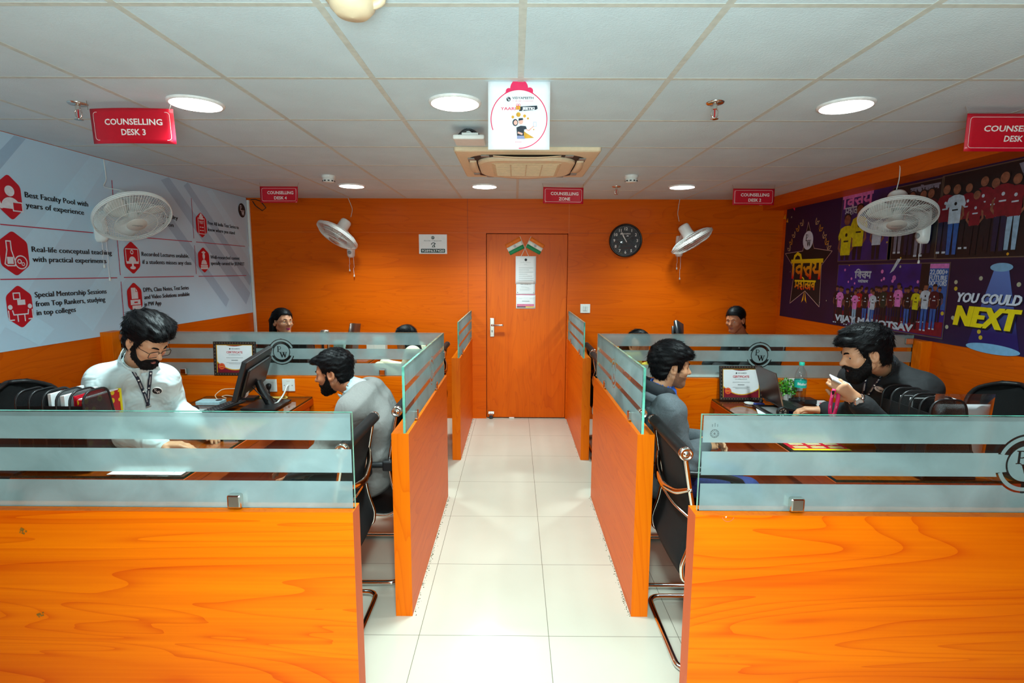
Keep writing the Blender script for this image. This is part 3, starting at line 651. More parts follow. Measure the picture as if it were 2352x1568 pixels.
F.poly(arc(0, cy, R, pi*.5-.55, pi*.5+.55, 14)+[(-w_*.17, -h*.13), (w_*.17, -h*.13)]); F.lay = 3; F.poly([(x, y) for x, y in arc(0, cy, R*.967, pi*.5-.56, pi*.5+.56, 14)] + [(0, -h*.3)], 1)
F.mb.build('bauble_cap', [PINK, CARD], t)
F = fl(); F.lay = 5; F.text('VIDYAPEETH', w_*.06, -h*.272, h*.032, 0, align='c', width=w_*.34, bold=.012); F.text('IIT - JEE | NEET | FOUNDATION', w_*.06, -h*.305, h*.012, 1, align='c', width=w_*.33)
F.text('YAARI', -w_*.175, -h*.43, h*.042, 1, align='c', width=w_*.24, bold=.01); pw_mark(F, -w_*.17, -h*.275, w_*.034, 0, 2, 5)
F.poly([(w_*.0, -h*.445), (w_*.27, -h*.425), (w_*.30, -h*.41), (w_*.29, -h*.365), (w_*.02, -h*.38)], 0); F.lay = 6; F.text('JEETKI', w_*.15, -h*.425, h*.036, 2, align='c', width=w_*.2, bold=.05)
F.lay = 7; F.rect(-w_*.05, -h*.425, w_*.02, -h*.37, 3).rect(-w_*.02, -h*.425, -w_*.012, -h*.37, 1, 8)
F.ring(-w_*.03, -h*.358, w_*.012, w_*.018, 1).ring(w_*.005, -h*.358, w_*.012, w_*.018, 1)
F.mb.build('lettering', [mk('navy_ink', (24, 36, 52), rough=.5), PINK, CARD, GOLD], t)
F = fl(); F.lay = 5; F.text('REWARD', 0, -h*.90, h*.018, 1, align='c'); F.mb.build('lettering', [MATS['navy_ink'], PINK], t)
F = fl(); F.lay = 5; SKP = mk('printed_skin', (244, 186, 170), rough=.6); NAVY = MATS['navy_ink']
for u, v, r in ((-.1, -.53, .022), (-.01, -.495, .036), (.09, -.515, .024), (.145, -.55, .016), (.24, -.71, .01)): F.disc(w_*u, h*v, w_*r, 2)
F.poly([(w_*.06, -h*.72), (w_*.12, -h*.76), (w_*.25, -h*.83), (w_*.1, -h*.84), (w_*.05, -h*.78)], 2)
F.disc(-w_*.06, -h*.61, w_*.045, 1, ry=h*.05); F.disc(-w_*.055, -h*.612, w_*.03, 0, 6, ry=h*.034); F.disc(w_*.03, -h*.595, w_*.038, 0, 6, ry=h*.04); F.poly([(-w_*.01, -h*.585), (w_*.07, -h*.57), (w_*.06, -h*.545), (-w_*.005, -h*.55)], 1, 7)
F.poly([(-w_*.04, -h*.68), (w_*.03, -h*.655), (w_*.11, -h*.66), (w_*.13, -h*.7), (w_*.085, -h*.71), (w_*.08, -h*.8), (-w_*.03, -h*.8)], 1); F.poly([(-w_*.03, -h*.8), (w_*.08, -h*.8), (w_*.1, -h*.845), (-w_*.03, -h*.845)], 3, 6)
F.line([(w_*.12, -h*.71), (w_*.16, -h*.725), (w_*.235, -h*.665)], w_*.018, 0, 7); F.rect(w_*.235, -h*.665, w_*.28, -h*.605, 4, 6); F.line([(w_*.235, -h*.665), (w_*.28, -h*.665), (w_*.28, -h*.605), (w_*.235, -h*.605)], w_*.004, 3, 7, closed=True)
F.line([(-w_*.01, -h*.755), (w_*.05, -h*.775)], w_*.03, 0, 7)
F.mb.build('cartoon_print', [SKP, NAVY, GOLD, mk('printed_lilac', (150, 156, 196), rough=.6), CARD], t)
MB().tube([(cx, Y0, top-.006), (cx, Y0-.0, ZC)], .001, 6).build('hanging_thread', PAPER, t)

# ================================================================== wall fans
FANW = mk('fan_white_plastic', (232, 234, 230), rough=.35, noise=.02); FANB = mk('fan_blade', (216, 218, 212), rough=.3, noise=.02); FANH = mk('fan_hub_cap', (206, 200, 190), rough=.35, noise=.02)
def fan_meshes():
    r = {}
    m = MB(); R = .228
    for z, rr_ in ((0, R), (-.012, R), (.012, R)): m.tube([(rr_*cos(2*pi*i/48), rr_*sin(2*pi*i/48), z) for i in range(48)], .0055 if z == 0 else .004, 6, closed=True)
    r['guard_rim'] = m
    for nm, sg, n, dep, r0 in (('front_guard', 1, 84, .058, .055), ('rear_guard', -1, 84, .05, .06)):
        m = MB()
        for k in range(n):
            a = 2*pi*k/n; tw = .35*sg; P = []
            for i in range(6):
                q = i/5; rad = r0+(R-r0)*q; z = sg*(.010+dep*(1-q**3.2)); an = a+tw*(1-q)
                P.append((rad*cos(an), rad*sin(an), z))
            P.append((R*cos(a), R*sin(a), 0)); m.tube(P, .0014, 3, cap=False)
        for q in (.4, .75):
            rad = r0+(R-r0)*q; z = sg*(.010+dep*(1-q**3.2)); m.tube([(rad*cos(2*pi*i/40), rad*sin(2*pi*i/40), z) for i in range(40)], .0018, 4, closed=True)
        r[nm] = m
    m = MB()
    for k in range(3):
        M = Matrix.Rotation(2*pi*k/3+.5, 4, 'Z'); rows = []
        for i in range(7):
            q = i/6; rad = .03+.165*q; hw = .35+.45*sin(pi*min(1, q*.9+.08)); rows.append([(rad*cos(hw*(j/5-.45)*1.35), rad*sin(hw*(j/5-.45)*1.35), -.012+.05*(j/5-.5)*(1-.3*q)) for j in range(6)])
        m.sheet(rows, 0, M, th=.002)
    m.lathe([(.033, -.03), (.035, .012), (.028, .024), (.0001, .028)], 24)
    r['blades'] = m
    r['hub_cap'] = MB().lathe([(.058, .064), (.06, .068), (.055, .073), (.0001, .076)], 32)
    r['motor_housing'] = MB().lathe([(.066, -.058), (.066, -.075), (.060, -.08), (.058, -.17), (.05, -.186), (.03, -.192), (.0001, -.193)], 32)
    return r
FM = None
def fan(lb, mount, out, head, axis, pulls, cord):
    """mount: point on the wall; out: wall normal; head: guard centre; axis: blowing direction"""
    global FM
    mount, out, head, axis = Vector(mount), Vector(out), Vector(head), Vector(axis).normalized()
    t = thing('wall_fan', lb, 'wall fan', mount, group='white wall fans')
    side = Vector((0, 0, 1)).cross(out)
    Mw = Matrix(((side.x, out.x, 0, mount.x), (side.y, out.y, 0, mount.y), (side.z, out.z, 1, mount.z), (0, 0, 0, 1)))
    b = MB(); loops = []
    for z, wd, d in ((.085, .03, .02), (.08, .036, .035), (.03, .04, .05), (-.06, .042, .062), (-.115, .04, .058), (-.135, .03, .04), (-.14, .02, .02)):
        loops.append([(x, max(0, y), z) for x, y in [(wd*cos(pi*i/8), d*sin(pi*i/8)) for i in range(9)]])
    n = 9; vs = [p for l in loops for p in l]; fs = [(i*n+k, i*n+k+1, (i+1)*n+k+1, (i+1)*n+k) for i in range(len(loops)-1) for k in range(n-1)]
    b.add(vs, fs, 0, True, Mw); b.add(loops[0], [tuple(range(n))], 0, False, Mw); b.add(loops[-1], [tuple(reversed(range(n)))], 0, False, Mw)
    b.build('wall_bracket', FANW, t)
    MB().ball((0, .058, -.085), (.02, .012, .02), M=Mw).build('speed_knob', mk('fan_grey', (150, 150, 150), rough=.4), t)
    rear = head-axis*.12
    a0 = Mw @ Vector((0, .03, .05)); MB().tube([a0, a0+out*.03+Vector((0, 0, .012)), a0.lerp(rear, .6)+Vector((0, 0, .01)), rear], [.026, .024, .022, .026], 12).build('arm', FANW, t)
    up = Vector((0, 0, 1)); x = up.cross(axis).normalized(); y = axis.cross(x)
    H = Matrix(((x.x, y.x, axis.x, head.x), (x.y, y.y, axis.y, head.y), (x.z, y.z, axis.z, head.z), (0, 0, 0, 1)))
    mm = {'guard_rim': FANW, 'front_guard': FANW, 'rear_guard': FANW, 'blades': FANB, 'hub_cap': FANH, 'motor_housing': FANW}
    if FM is None: FM = {k: v.build(k, mm[k]).data for k, v in fan_meshes().items()}; [bpy.data.objects.remove(o) for o in list(bpy.data.objects) if o.name in FM]
    for k, me in FM.items():
        o = link(k, me, t, M=H)
        if k == 'hub_cap':
            F = Flat((0, 0, .0755), (1, 0, 0), (0, 1, 0)); F.text('Crompton', 0, -.005, .011, align='c', width=.062, bold=.03, shear=.2)
            g = link('lettering', F.mb.build('x', INKGREY).data, o, local=True); bpy.data.objects.remove(bpy.data.objects['x'])
    for k, (dx, ln) in enumerate(pulls):
        p0 = Mw @ Vector((dx, .03, -.135)); p1 = p0-Vector((0, 0, ln))
        c_ = MB().tube([p0, p0.lerp(p1, .55)+Vector((.003, 0, 0)), p0.lerp(p1, .6)-Vector((.004, 0, 0)), p1], .0016, 5).build('pull_cord', PAPER, t)
        MB().lathe([(.0001, .012), (.006, .009), (.0075, -.008), (.006, -.013), (.0001, -.014)], 12, M=Matrix.Translation(p1)).build('pull_knob', WHITE, c_)
    cs = [Vector(c_) for c_ in cord]
    pts = []
    for i in range(len(cs)-1):
        for k in range(6): pts.append(cs[i].lerp(cs[i+1], k/6))
    pts.append(cs[-1])
    for _ in range(3): pts = [pts[0]] + [(pts[i-1]+pts[i]*2+pts[i+1])/4 for i in range(1, len(pts)-1)] + [pts[-1]]
    MB().tube(pts, .0032, 6).build('power_cord', WHITE, t)
Yl = 3.74
fan('white wall fan on the white poster wall at the left', (XL+.004, Yl, 2.0), (1, 0, 0), at(306, 498, 3.62), (.50, -.30, -.74), ((-.02, .17), (.02, .26)), (at(296, 440, 3.75), at(235, 430, 3.78), (XL+.01, 3.85, 2.30), (XL+.01, 3.84, 2.44)))
hb = at(775, 540, 5.62); mo = at(806, 562, YB)
fan('white wall fan tilted to the left, on the back wall left of the door', (mo.x, YB-.002, mo.z), (0, -1, 0), hb, (-.44, -.36, -.82), ((-.012, .14), (.034, .20)), (at(806, 498, 5.72), at(810, 480, 5.82), at(801, 458, YB-.01), (at(800, 456, YB).x, YB-.01, ZC)))
hb = at(1589, 553, 5.60); mo = at(1560, 560, YB)
fan('white wall fan tilted to the right, on the back wall right of the clock', (mo.x, YB-.002, mo.z), (0, -1, 0), hb, (.50, -.16, -.84), ((-.025, .13), (.012, .24)), (at(1560, 508, 5.70), at(1556, 490, 5.8), at(1561, 460, YB-.01), (at(1561, 455, YB).x, YB-.01, ZC)))
mo = onx(2128, 520, XR-.015)
fan('white wall fan on the purple poster wall at the right', (XR-.014, mo.y, mo.z+.02), (-1, 0, 0), at(2060, 497, mo.y-.06), (-.20, -.36, -.78), ((0., .13),), (at(2058, 440, mo.y), at(2066, 410, mo.y), at(2068, 375, mo.y+.02), (2.70, mo.y+.1, 2.36)))
# ================================================================== white poster on the left wall
def grad_mat(name, c0, c1, z0, z1):
    m = bpy.data.materials.new(name); m.use_nodes = True; nt = m.node_tree; b = nt.nodes['Principled BSDF']; lk = nt.links.new
    g = nd(nt, 'ShaderNodeNewGeometry'); sp = nd(nt, 'ShaderNodeSeparateXYZ'); lk(g.outputs['Position'], sp.inputs[0])
    mr = nd(nt, 'ShaderNodeMapRange'); lk(sp.outputs['Z'], mr.inputs[0]); mr.inputs[1].default_value = z0; mr.inputs[2].default_value = z1
    rp = nd(nt, 'ShaderNodeValToRGB'); rp.color_ramp.elements[0].color = L3(c0); rp.color_ramp.elements[1].color = L3(c1); lk(mr.outputs[0], rp.inputs[0])
    lk(rp.outputs[0], b.inputs['Base Color']); b.inputs['Roughness'].default_value = .5; return m
LP = XL+.004
POSTER = mk('poster_vinyl', (190, 222, 242), rough=.55, noise=.015, nscale=3); CHEV = mk('poster_chevron_grey', (164, 196, 220), rough=.55, noise=.01); CHEV2 = mk('poster_chevron_pale', (194, 230, 250), rough=.55, noise=.01)
t = thing('wall_poster', 'large white poster with red hexagon icons and black text on the left wall', 'poster', (XL, 3.9, 1.2))
MB().box((XL, 1.6, 1.205), (LP, YB-.035, ZC-.004)).build('poster_sheet', POSTER, t)
def LQ(px, py): q = onx(px, py, LP); return (q.y, q.z)
def LF(lay=1): F = Flat((LP, 0, 0), (0, 1, 0), (0, 0, 1)); F.lay = lay; return F
F = LF(1)
for a, b, w_, mt in (((2.2, 1.25), (3.25, 2.44), .10, 0), ((2.9, 1.25), (3.9, 2.44), .22, 1), ((3.6, 1.25), (4.1, 1.75), .2, 1), ((4.45, 2.4), (5.7, 1.3), .16, 0), ((4.75, 2.4), (5.8, 1.5), .1, 0), ((4.3, 2.2), (5.3, 1.3), .1, 0), ((5.1, 2.40), (5.8, 1.8), .12, 1), ((3.3, 1.3), (2.2, 2.1), .2, 1)):
    n = Vector((-(b[1]-a[1]), b[0]-a[0])).normalized()*w_
    F.poly([a, b, (b[0]+n.x, min(2.44, max(1.21, b[1]+n.y))), (a[0]+n.x, min(2.44, max(1.21, a[1]+n.y)))], mt)
    F.lay += .15
F.mb.build('chevron_print', [CHEV, CHEV2], t)
F = LF(6)
for a, b in (((0, 515), (213, 534.3)), ((319, 544.5), (440, 554.7)), ((450, 555.5), (562, 565.5)), ((0, 641.5), (268, 637.7)), ((284, 637), (444.6, 634.3)), ((456, 634.3), (565, 632.5)), ((256, 414), (259, 456)), ((268.4, 549.6), (275.5, 631)), ((277, 647), (284, 734.6)), ((438.8, 455), (444.6, 547)), ((446, 563.7), (450, 628.7))):
    F.line([LQ(*a), LQ(*b)], .006)
F.mb.build('divider_lines', mk('divider_red', (186, 30, 66), rough=.5), t)
for body in ((('Best Faculty Pool with', (56.6, 452.7), (201.5, 474.4)), ('years of experience', (59, 478), (192, 492))),
             (('Real-life conceptual teaching', (72.7, 578.5), (256, 585)), ('with practical experiments', (74.5, 600.7), (243.6, 604.5))),
             (('Special Mentorship Sessions', (79.6, 682.3), (244, 674)), ('from Top Rankers, studying', (81.6, 702.7), (241, 693)), ('in top colleges', (84, 723), (173.5, 716.7))),
             (('Recorded Lectures available,', (325, 588), (433.7, 591.7)), ('if a students misses any class', (327, 605.8), (438.8, 607.8))),
             (('DPPs, Class Notes, Test Series', (329, 670), (433, 664.4)), ('and Video Solutions available', (331, 686), (435, 679.7)), ('in PW App', (331.6, 702.7), (370, 700))),
             (('Free All India Test Series to', (477, 516.5), (547.7, 525)), ('know where you stand', (477.5, 531.8), (538.8, 537))),
             (('Well-researched content', (483.4, 594.3), (549.7, 596.3)), ('specially curated for JEE/NEET', (484, 608.3), (561, 609))),
             (('Faculty', (374, 500), (408, 505)), ('ation', (374, 519), (398, 520.5)))):
    for s_, a, b in body:
        F = LF(6); u0, v0 = LQ(*a); u1, v1 = LQ(*b); F.text(s_, u0, (v0+v1)/2, .033, width=u1-u0, dbl=.0017)
        F.mb.build('lettering', INK, t)
def rpoly(pts, r, n=4):
    out = []
    for i in range(len(pts)):
        p, a, b = Vector(pts[i]), Vector(pts[i-1]), Vector(pts[(i+1) % len(pts)])
        d0, d1 = (a-p).normalized(), (b-p).normalized(); s_, e = p+d0*r, p+d1*r
        out += [tuple(s_.lerp(p, k/n).lerp(p.lerp(e, k/n), k/n)) for k in range(n+1)]
    return out
W1 = .007
def ic_person(G): G.disc(0, .035, .03).poly(arc(0, -.06, .06, 0, pi, 12)+[(-.06, -.065), (.06, -.065)]).rect(.01, -.075, .07, -.025, 1).line([(.01, -.075), (.07, -.075), (.07, -.025), (.01, -.025)], W1, closed=True, lay=9).line([(-.085, .02), (-.06, -.05)], W1).disc(-.06, -.055, .014)
def ic_flask(G): G.line([(-.045, .07), (-.045, .02), (-.065, -.06), (-.05, -.07), (-.005, -.07), (0, -.05), (-.018, .02), (-.018, .07)], W1, closed=True).rect(-.05, -.06, -.012, -.02).ring(.035, -.05, .034, .041).ring(.025, -.045, .008, .014).ring(.047, -.06, .006, .011)
def ic_meet(G):
    for s_ in (-1, 1): G.disc(s_*.062, .0, .014).line([(s_*.075, -.02), (s_*.075, -.075), (s_*.045, -.075)], W1).line([(s_*.05, -.02), (s_*.045, -.045), (s_*.02, -.045)], W1)
    G.line([(-.03, -.045), (.03, -.045)], W1).line([(-.022, -.045), (-.022, -.085)], W1).line([(.022, -.045), (.022, -.085)], W1).line([(-.035, .08), (.005, .08), (.005, .045), (-.035, .045)], W1, closed=True).rect(-.015, .01, .035, .04)
def ic_list(G): G.line([(-.05, .06), (.05, .06), (.05, -.08), (-.05, -.08)], W1, closed=True).rect(-.03, .05, .03, .085).disc(0, .088, .018).text('TEST', 0, .012, .024, align='c', bold=.02).line([(-.03, -.02), (-.01, -.02)], W1).line([(.0, -.02), (.03, -.02)], W1).line([(-.03, -.05), (-.01, -.05)], W1).line([(0, -.05), (.03, -.05)], W1)
def ic_monitor(G): G.line([(-.065, .065), (.065, .065), (.065, -.03), (-.065, -.03)], W1, closed=True).ring(0, .042, .010, .017).poly(arc(0, -.028, .038, 0, pi, 10)).rect(-.065, -.045, .065, -.028).rect(-.01, -.07, .01, -.045).disc(0, -.075, .03, ry=.012)
def ic_grad(G): G.poly([(-.035, .07), (0, .085), (.035, .07), (0, .055)]).disc(0, .035, .02, ry=.028).poly(arc(0, -.04, .045, 0, pi, 10)).rect(-.06, -.085, .06, -.065).rect(-.055, -.062, .055, -.045)
def ic_doc(G): G.poly([(-.035, .08), (.012, .08), (.035, .05), (.035, -.005), (-.035, -.005)]).line([(.012, .08), (.012, .05), (.035, .05)], .004, 1, 9).rect(-.05, -.05, .055, -.012).rect(-.035, -.09, .06, -.056).rect(-.012, -.037, .025, -.026, 1, 9)
HW = mk('poster_icon_white', (226, 226, 232), rough=.55)
for cpx, ht, rx, fn in (((21.7, 452.7), .262, 48, ic_person), ((32, 582), .262, 64, ic_flask), ((45, 704), .255, 74, ic_meet), ((302.6, 591.7), .25, 320, ic_monitor), ((309, 684.6), .245, 325.5, ic_doc), ((462, 516.7), .235, 474, ic_list), ((467.6, 597), .24, 480, ic_grad)):
    u, v = LQ(*cpx); h = ht/2; F = LF(6); ww = LQ(rx, cpx[1])[0]-u
    F.poly(rpoly([(u+ww*a, v+h*b) for a, b in ((0, 1), (-1, .52), (-1, -.52), (0, -1), (1, -.52), (1, .52))], .02))
    hx = F.mb.build('hexagon_icon', CRIMSON, t)
    G = Flat((LP, u, v), (0, 1, 0), (0, 0, 1)); G.lay = 8; fn(G); G.mb.build('pictogram', [HW, CRIMSON], hx)
u, v = LQ(555, 483); F = LF(6); pw_mark(F, u, v, .074, 0, 1, 6); F.mb.build('round_monogram', [INK, HW], t)

# ================================================================== purple poster on the right wall
RP = XR-.004
PURPLE = mk('poster_purple', (24, 9, 58), rough=.5, noise=.25, nscale=1.3); PHB = mk('photo_black', (14, 12, 18), rough=.5, noise=.2); PHBLUE = mk('photo_stage_blue', (40, 24, 128), rough=.5, noise=.35, nscale=4)
t = thing('wall_poster', 'dark purple poster with star emblem and stage photographs on the right wall', 'poster', (XR, 3.9, 1.2))
MB().box((RP, 1.6, 1.2), (XR, 5.80, 2.335)).build('poster_sheet', PURPLE, t)
def RQ(px, py): q = onx(px, py, RP); return (-q.y, q.z)
def R4(x, y): return RQ(1760+x/2.752, 280+y/2.752)                  # pixel of the poster's close-up
def RF(lay=1): F = Flat((RP, 0, 0), (0, -1, 0), (0, 0, 1)); F.lay = lay; return F
star = [R4(*p) for p in ((268, 632), (303, 798), (418, 815), (350, 905), (335, 1168), (245, 1068), (150, 1145), (180, 930), (122, 832), (232, 815))]
F = RF(2); F.poly(star, 0); F.line(star, .006, 1, 3, closed=True); F.mb.build('star_emblem', [INK, mk('star_rim', (190, 160, 150), rough=.5)], t)
u, v = R4(265, 748); F = RF(4); pw_mark(F, u, v, .085, 0, 1, 4, 0); F.mb.build('round_monogram', [mk('print_pale_blue', (206, 222, 240), rough=.5), INK], t)
F = RF(3)
LAUM = [mk('laurel_pale', (214, 186, 130), rough=.5), GOLD]
for sg, P in ((-1, ((232, 655), (205, 690), (180, 730), (162, 775), (150, 815))), (1, ((315, 648), (338, 690), (360, 735), (375, 775), (388, 805)))):
    for k, p in enumerate(P):
        u, v = R4(*p)
        for da in (-.5, .5):
            a = pi/2 - sg*(.25+.06*k)*0 + (sg*-.55) + da; L = .062
            lf = [(u, v), (u+L*.5*cos(a+.45), v+L*.5*sin(a+.45)), (u+L*cos(a), v+L*sin(a)), (u+L*.5*cos(a-.45), v+L*.5*sin(a-.45))]
            F.line(lf, .005, k % 2, closed=True)
    if sg < 0: F.mb.build('laurel_print', LAUM, t); F = RF(3)
LAUM = [mk('laurel_pale', (214, 186, 130), rough=.5), GOLD]
F.mb.build('laurel_print', LAUM, t); F = RF(3)
u, v = R4(240, 1112)
for sg in (-1, 1): F.poly([(u+sg*.006, v+.07), (u+sg*.05, v-.05), (u+sg*.012, v-.02)], 1)
F.mb.build('ribbon_print', LAUM, t)
def deva_vijay(F, x0, x1, ytop, ybot, m=0, lay=None):
    """vijay in strokes: headline, short-i hook, va, ja, ya"""
    w_ = x1-x0; h = ytop-ybot; X = lambda a: x0+a*w_; Y = lambda b: ybot+b*h; k = .07*w_
    q = lambda P, kk=1: F.line([(X(a), Y(b)) for a, b in P], k*kk, m, lay)
    q([(0, 1), (1, 1)]); q([(.07, 1), (.07, 0)]); q([(.36, 1), (.36, 0)])
    q([(.07, 1.0), (.10, 1.32), (.19, 1.48), (.29, 1.36), (.34, 1.0)], .8)                       # the hook of short i
    q([(.36, .66), (.27, .70), (.19, .58), (.19, .42), (.26, .30), (.36, .38)], .8)              # va
    q([(.66, 1), (.66, 0)]); q([(.66, .62), (.55, .60), (.50, .42), (.53, .24), (.60, .14)], .8); q([(.44, .62), (.50, .40)], .8)   # ja
    q([(.94, 1), (.94, 0)]); q([(.74, .92), (.80, .86), (.80, .66), (.74, .52), (.80, .34), (.94, .36)], .8)                           # ya
def deva_mahotsav(F, x0, x1, ytop, ybot, m=0, lay=None):
    w_ = x1-x0; h = ytop-ybot; X = lambda a: x0+a*w_; Y = lambda b: ybot+b*h; k = .05*w_
    q = lambda P, kk=1: F.line([(X(a), Y(b)) for a, b in P], k*kk, m, lay)
    q([(0, 1), (1, 1)]); q([(.06, 1), (.06, .3), (.02, .2)]); q([(.06, .4), (.19, .4)]); q([(.19, 1), (.19, 0)])                      # ma
    q([(.33, 1), (.33, .78), (.25, .66), (.36, .54), (.38, .34), (.28, .28), (.33, .06), (.38, -.05)], .9)                            # ha
    q([(.46, 1), (.46, 0)]); q([(.46, 1), (.43, 1.3), (.36, 1.45)], .8)                                                               # o
    q([(.62, .62), (.54, .5), (.54, .25), (.60, .12)], .9); q([(.54, .62), (.64, .62)], .9)                                           # half ta
    q([(.66, .95), (.66, .4), (.70, .2), (.64, .05)], .9); q([(.66, .5), (.76, .5)], .9); q([(.76, 1), (.76, 0)])                      # sa
    q([(.95, 1), (.95, 0)]); q([(.95, .66), (.88, .70), (.83, .52), (.86, .32), (.95, .40)], .9)                                      # va
u0, v0 = R4(163, 882); u1, v1 = R4(357, 880); vb = (R4(170, 985)[1]+R4(345, 985)[1])/2
F = RF(6); deva_vijay(F, u0, u1, v0, vb); F.mb.build('lettering', grad_mat('print_yellow_red', (214, 20, 20), (232, 214, 20), vb, v0+.02), t)
u0, v0 = R4(183, 1003); u1, v1 = R4(313, 1003); vb2 = R4(250, 1056)[1]
F = RF(6); deva_mahotsav(F, u0, u1, v0, vb2); F.mb.build('lettering', grad_mat('print_yellow_orange', (220, 50, 20), (232, 204, 20), vb2, v0), t)
# confetti
F = RF(2); rnd = random.Random(11)
for k in range(26):
    u, v = -(2.6+3.1*rnd.random()), 1.3+.95*rnd.random()
    F.disc(u, v, .005+.006*rnd.random(), k % 3, n=8)
for x, y in ((1358, 988), (1200, 1012), (1199, 1053), (1113, 1210), (1345, 1325), (1355, 1362), (1180, 1237), (1142, 1295), (1598, 1027)): u, v = R4(x, y); F.disc(u, v, .014, x % 2, n=10)
u, v = R4(172, 545); F.poly([(u-.05, v+.04), (u+.03, v-.03), (u+.05, v+.05), (u+.01, v+.0)], 3); u, v = R4(120, 610); F.poly([(u-.04, v), (u, v+.05), (u+.02, v-.01)], 2).poly([(u+.03, v-.04), (u+.06, v), (u+.07, v-.05)], 2)
F.mb.build('confetti_print', [mk('confetti_pale', (170, 176, 150), rough=.5), mk('confetti_yellow', (196, 172, 40), rough=.5), GOLD, PINK], t)
# spotlight
F = RF(2); Bm = [R4(*p) for p in ((1445, 925), (1535, 922), (1602, 1475), (1265, 1415))]
F.poly(Bm, 0)
o = F.mb.build('spotlight_beam', grad_mat('beam_blue', (24, 18, 96), (92, 130, 206), Bm[3][1]+.1, Bm[0][1]), t)
F = RF(4); u, v = R4(1489, 918); F.disc(u, v, .075, 0, ry=.026); F.mb.build('spotlight_lens', mk('print_sky_blue', (120, 176, 216), rough=.5), t); F = RF(4); a, b = R4(1262, 1420), R4(1605, 1478); F.disc((a[0]+b[0])/2, (a[1]+b[1])/2+.012, (b[0]-a[0])/2, 0, ry=.030, n=40); F.mb.build('spotlight_pool', MATS['print_sky_blue'], t)
a, b = R4(1198, 1136), R4(1608, 1160); F = RF(7); zz = (a[1]+b[1])/2
F.text('YOU COULD', a[0], zz, .060, 0, width=b[0]-a[0], bold=.02, dbl=.003, shear=.22); 
B2 = RF(7); B2.text('BE', b[0]+.06, zz, .060, 0, bold=.02, dbl=.003, shear=.22); B2.mb.build('lettering', MATS['print_pale_blue'], t)
F.lay = 6; F.text('YOU COULD', a[0]+.005, zz-.006, .060, 1, width=b[0]-a[0], bold=.02, dbl=.003, shear=.22); F.mb.build('lettering', [MATS['print_pale_blue'], mk('print_shadow', (8, 6, 24), rough=.6)], t)
a, b = R4(1187, 1283), R4(1612, 1318); F = RF(9); zz = (a[1]+b[1])/2
F.text('NEXT', a[0], zz, .122, 0, width=b[0]-a[0]-.03, bold=.03, dbl=.007, shear=.16); F.text('!', b[0]+.035, zz, .122, 0, bold=.03, dbl=.007, shear=.16); F.lay = 8; F.text('NEXT', a[0]+.012, zz-.010, .122, 1, width=b[0]-a[0]-.03, bold=.03, dbl=.007, shear=.16)
F.mb.build('lettering', [YELLOW, MATS['print_shadow']], t)
# photographs
SKN = mk('photo_skin', (134, 84, 62), rough=.5, noise=.2); HAIRP = mk('photo_hair', (10, 8, 12), rough=.5)
PC = {'pink': (214, 120, 196), 'black': (16, 14, 20), 'red': (160, 10, 22), 'white': (182, 200, 216), 'green': (12, 44, 34), 'maroon': (70, 10, 26), 'yellow': (206, 200, 20), 'jeans': (38, 92, 170), 'pale': (140, 176, 204), 'dark': (18, 14, 24), 'navy': (24, 26, 60), 'crim': (120, 8, 30), 'grey': (120, 122, 140)}
PM = {k: mk('photo_'+k, v, rough=.5, noise=.12, nscale=30) for k, v in PC.items()}; PN = list(PM); 
def figure(F, u, v0, v1, sh, pa, mats, lay, w_=1., head=True):
    h = v1-v0; k = h*w_; S_, P_, K, H = [mats.index(x) for x in (PM[sh], PM[pa], SKN, HAIRP)]
    X = lambda a: u+a*k; Y = lambda b: v0+b*h
    for s_ in (-1, 1): F.poly([(X(s_*.005), Y(.48)), (X(s_*.085), Y(.5)), (X(s_*.075), Y(.03)), (X(s_*.02), Y(.03))], P_, lay); F.rect(X(s_*.05)-k*.03, Y(0), X(s_*.05)+k*.03, Y(.03), mats.index(PM['white']) if (int(u*100) % 2) else H, lay)
    for s_ in (-1, 1): F.line([(X(s_*.115), Y(.68)), (X(s_*.13), Y(.56)), (X(s_*.06), Y(.47))], k*.032, K, lay)
    F.poly([(X(-.09), Y(.46)), (X(.09), Y(.46)), (X(.095), Y(.7)), (X(.14), Y(.66)), (X(.155), Y(.72)), (X(.115), Y(.82)), (X(.04), Y(.85)), (X(-.04), Y(.85)), (X(-.115), Y(.82)), (X(-.155), Y(.72)), (X(-.14), Y(.66)), (X(-.095), Y(.7))], S_, lay+.3)
    F.disc(X(0), Y(.73), k*.022, mats.index(PM['white']) if sh not in ('pink', 'yellow', 'white') else H, lay+.5, n=10); F.rect(X(-.045), Y(.635), X(.045), Y(.655), mats.index(PM['white']) if sh not in ('pink', 'yellow', 'white') else H, lay+.5)
    if head:
        F.disc(X(0), Y(.925), k*.058, K, lay+.6, n=14, ry=h*.068); F.disc(X(0), Y(.965), k*.066, H, lay+.55, n=14, ry=h*.046); F.poly(arc(X(0), Y(.945), k*.06, .15, pi-.15, 8), H, lay+.7)
PMATS = list(PM.values()) + [SKN, HAIRP]; FRM = mk('photo_frame_gold', (92, 80, 66), rough=.4)
def photo(tl, br, bg, lb):
    a, b = R4(*tl), R4(*br); F = RF(2); F.rect(a[0], b[1], b[0], a[1], 0); F.line([(a[0], b[1]), (b[0], b[1]), (b[0], a[1]), (a[0], a[1])], .007, 1, 3, closed=True)
    return F.mb.build('stage_photograph', [bg, FRM], t), a, b
ph, a, b = photo((458, 902), (1112, 1370), PHBLUE, '')
G = RF(3); G.rect(a[0]+.01, b[1]+.01, b[0]-.01, b[1]+.11, PMATS.index(PM['crim']))
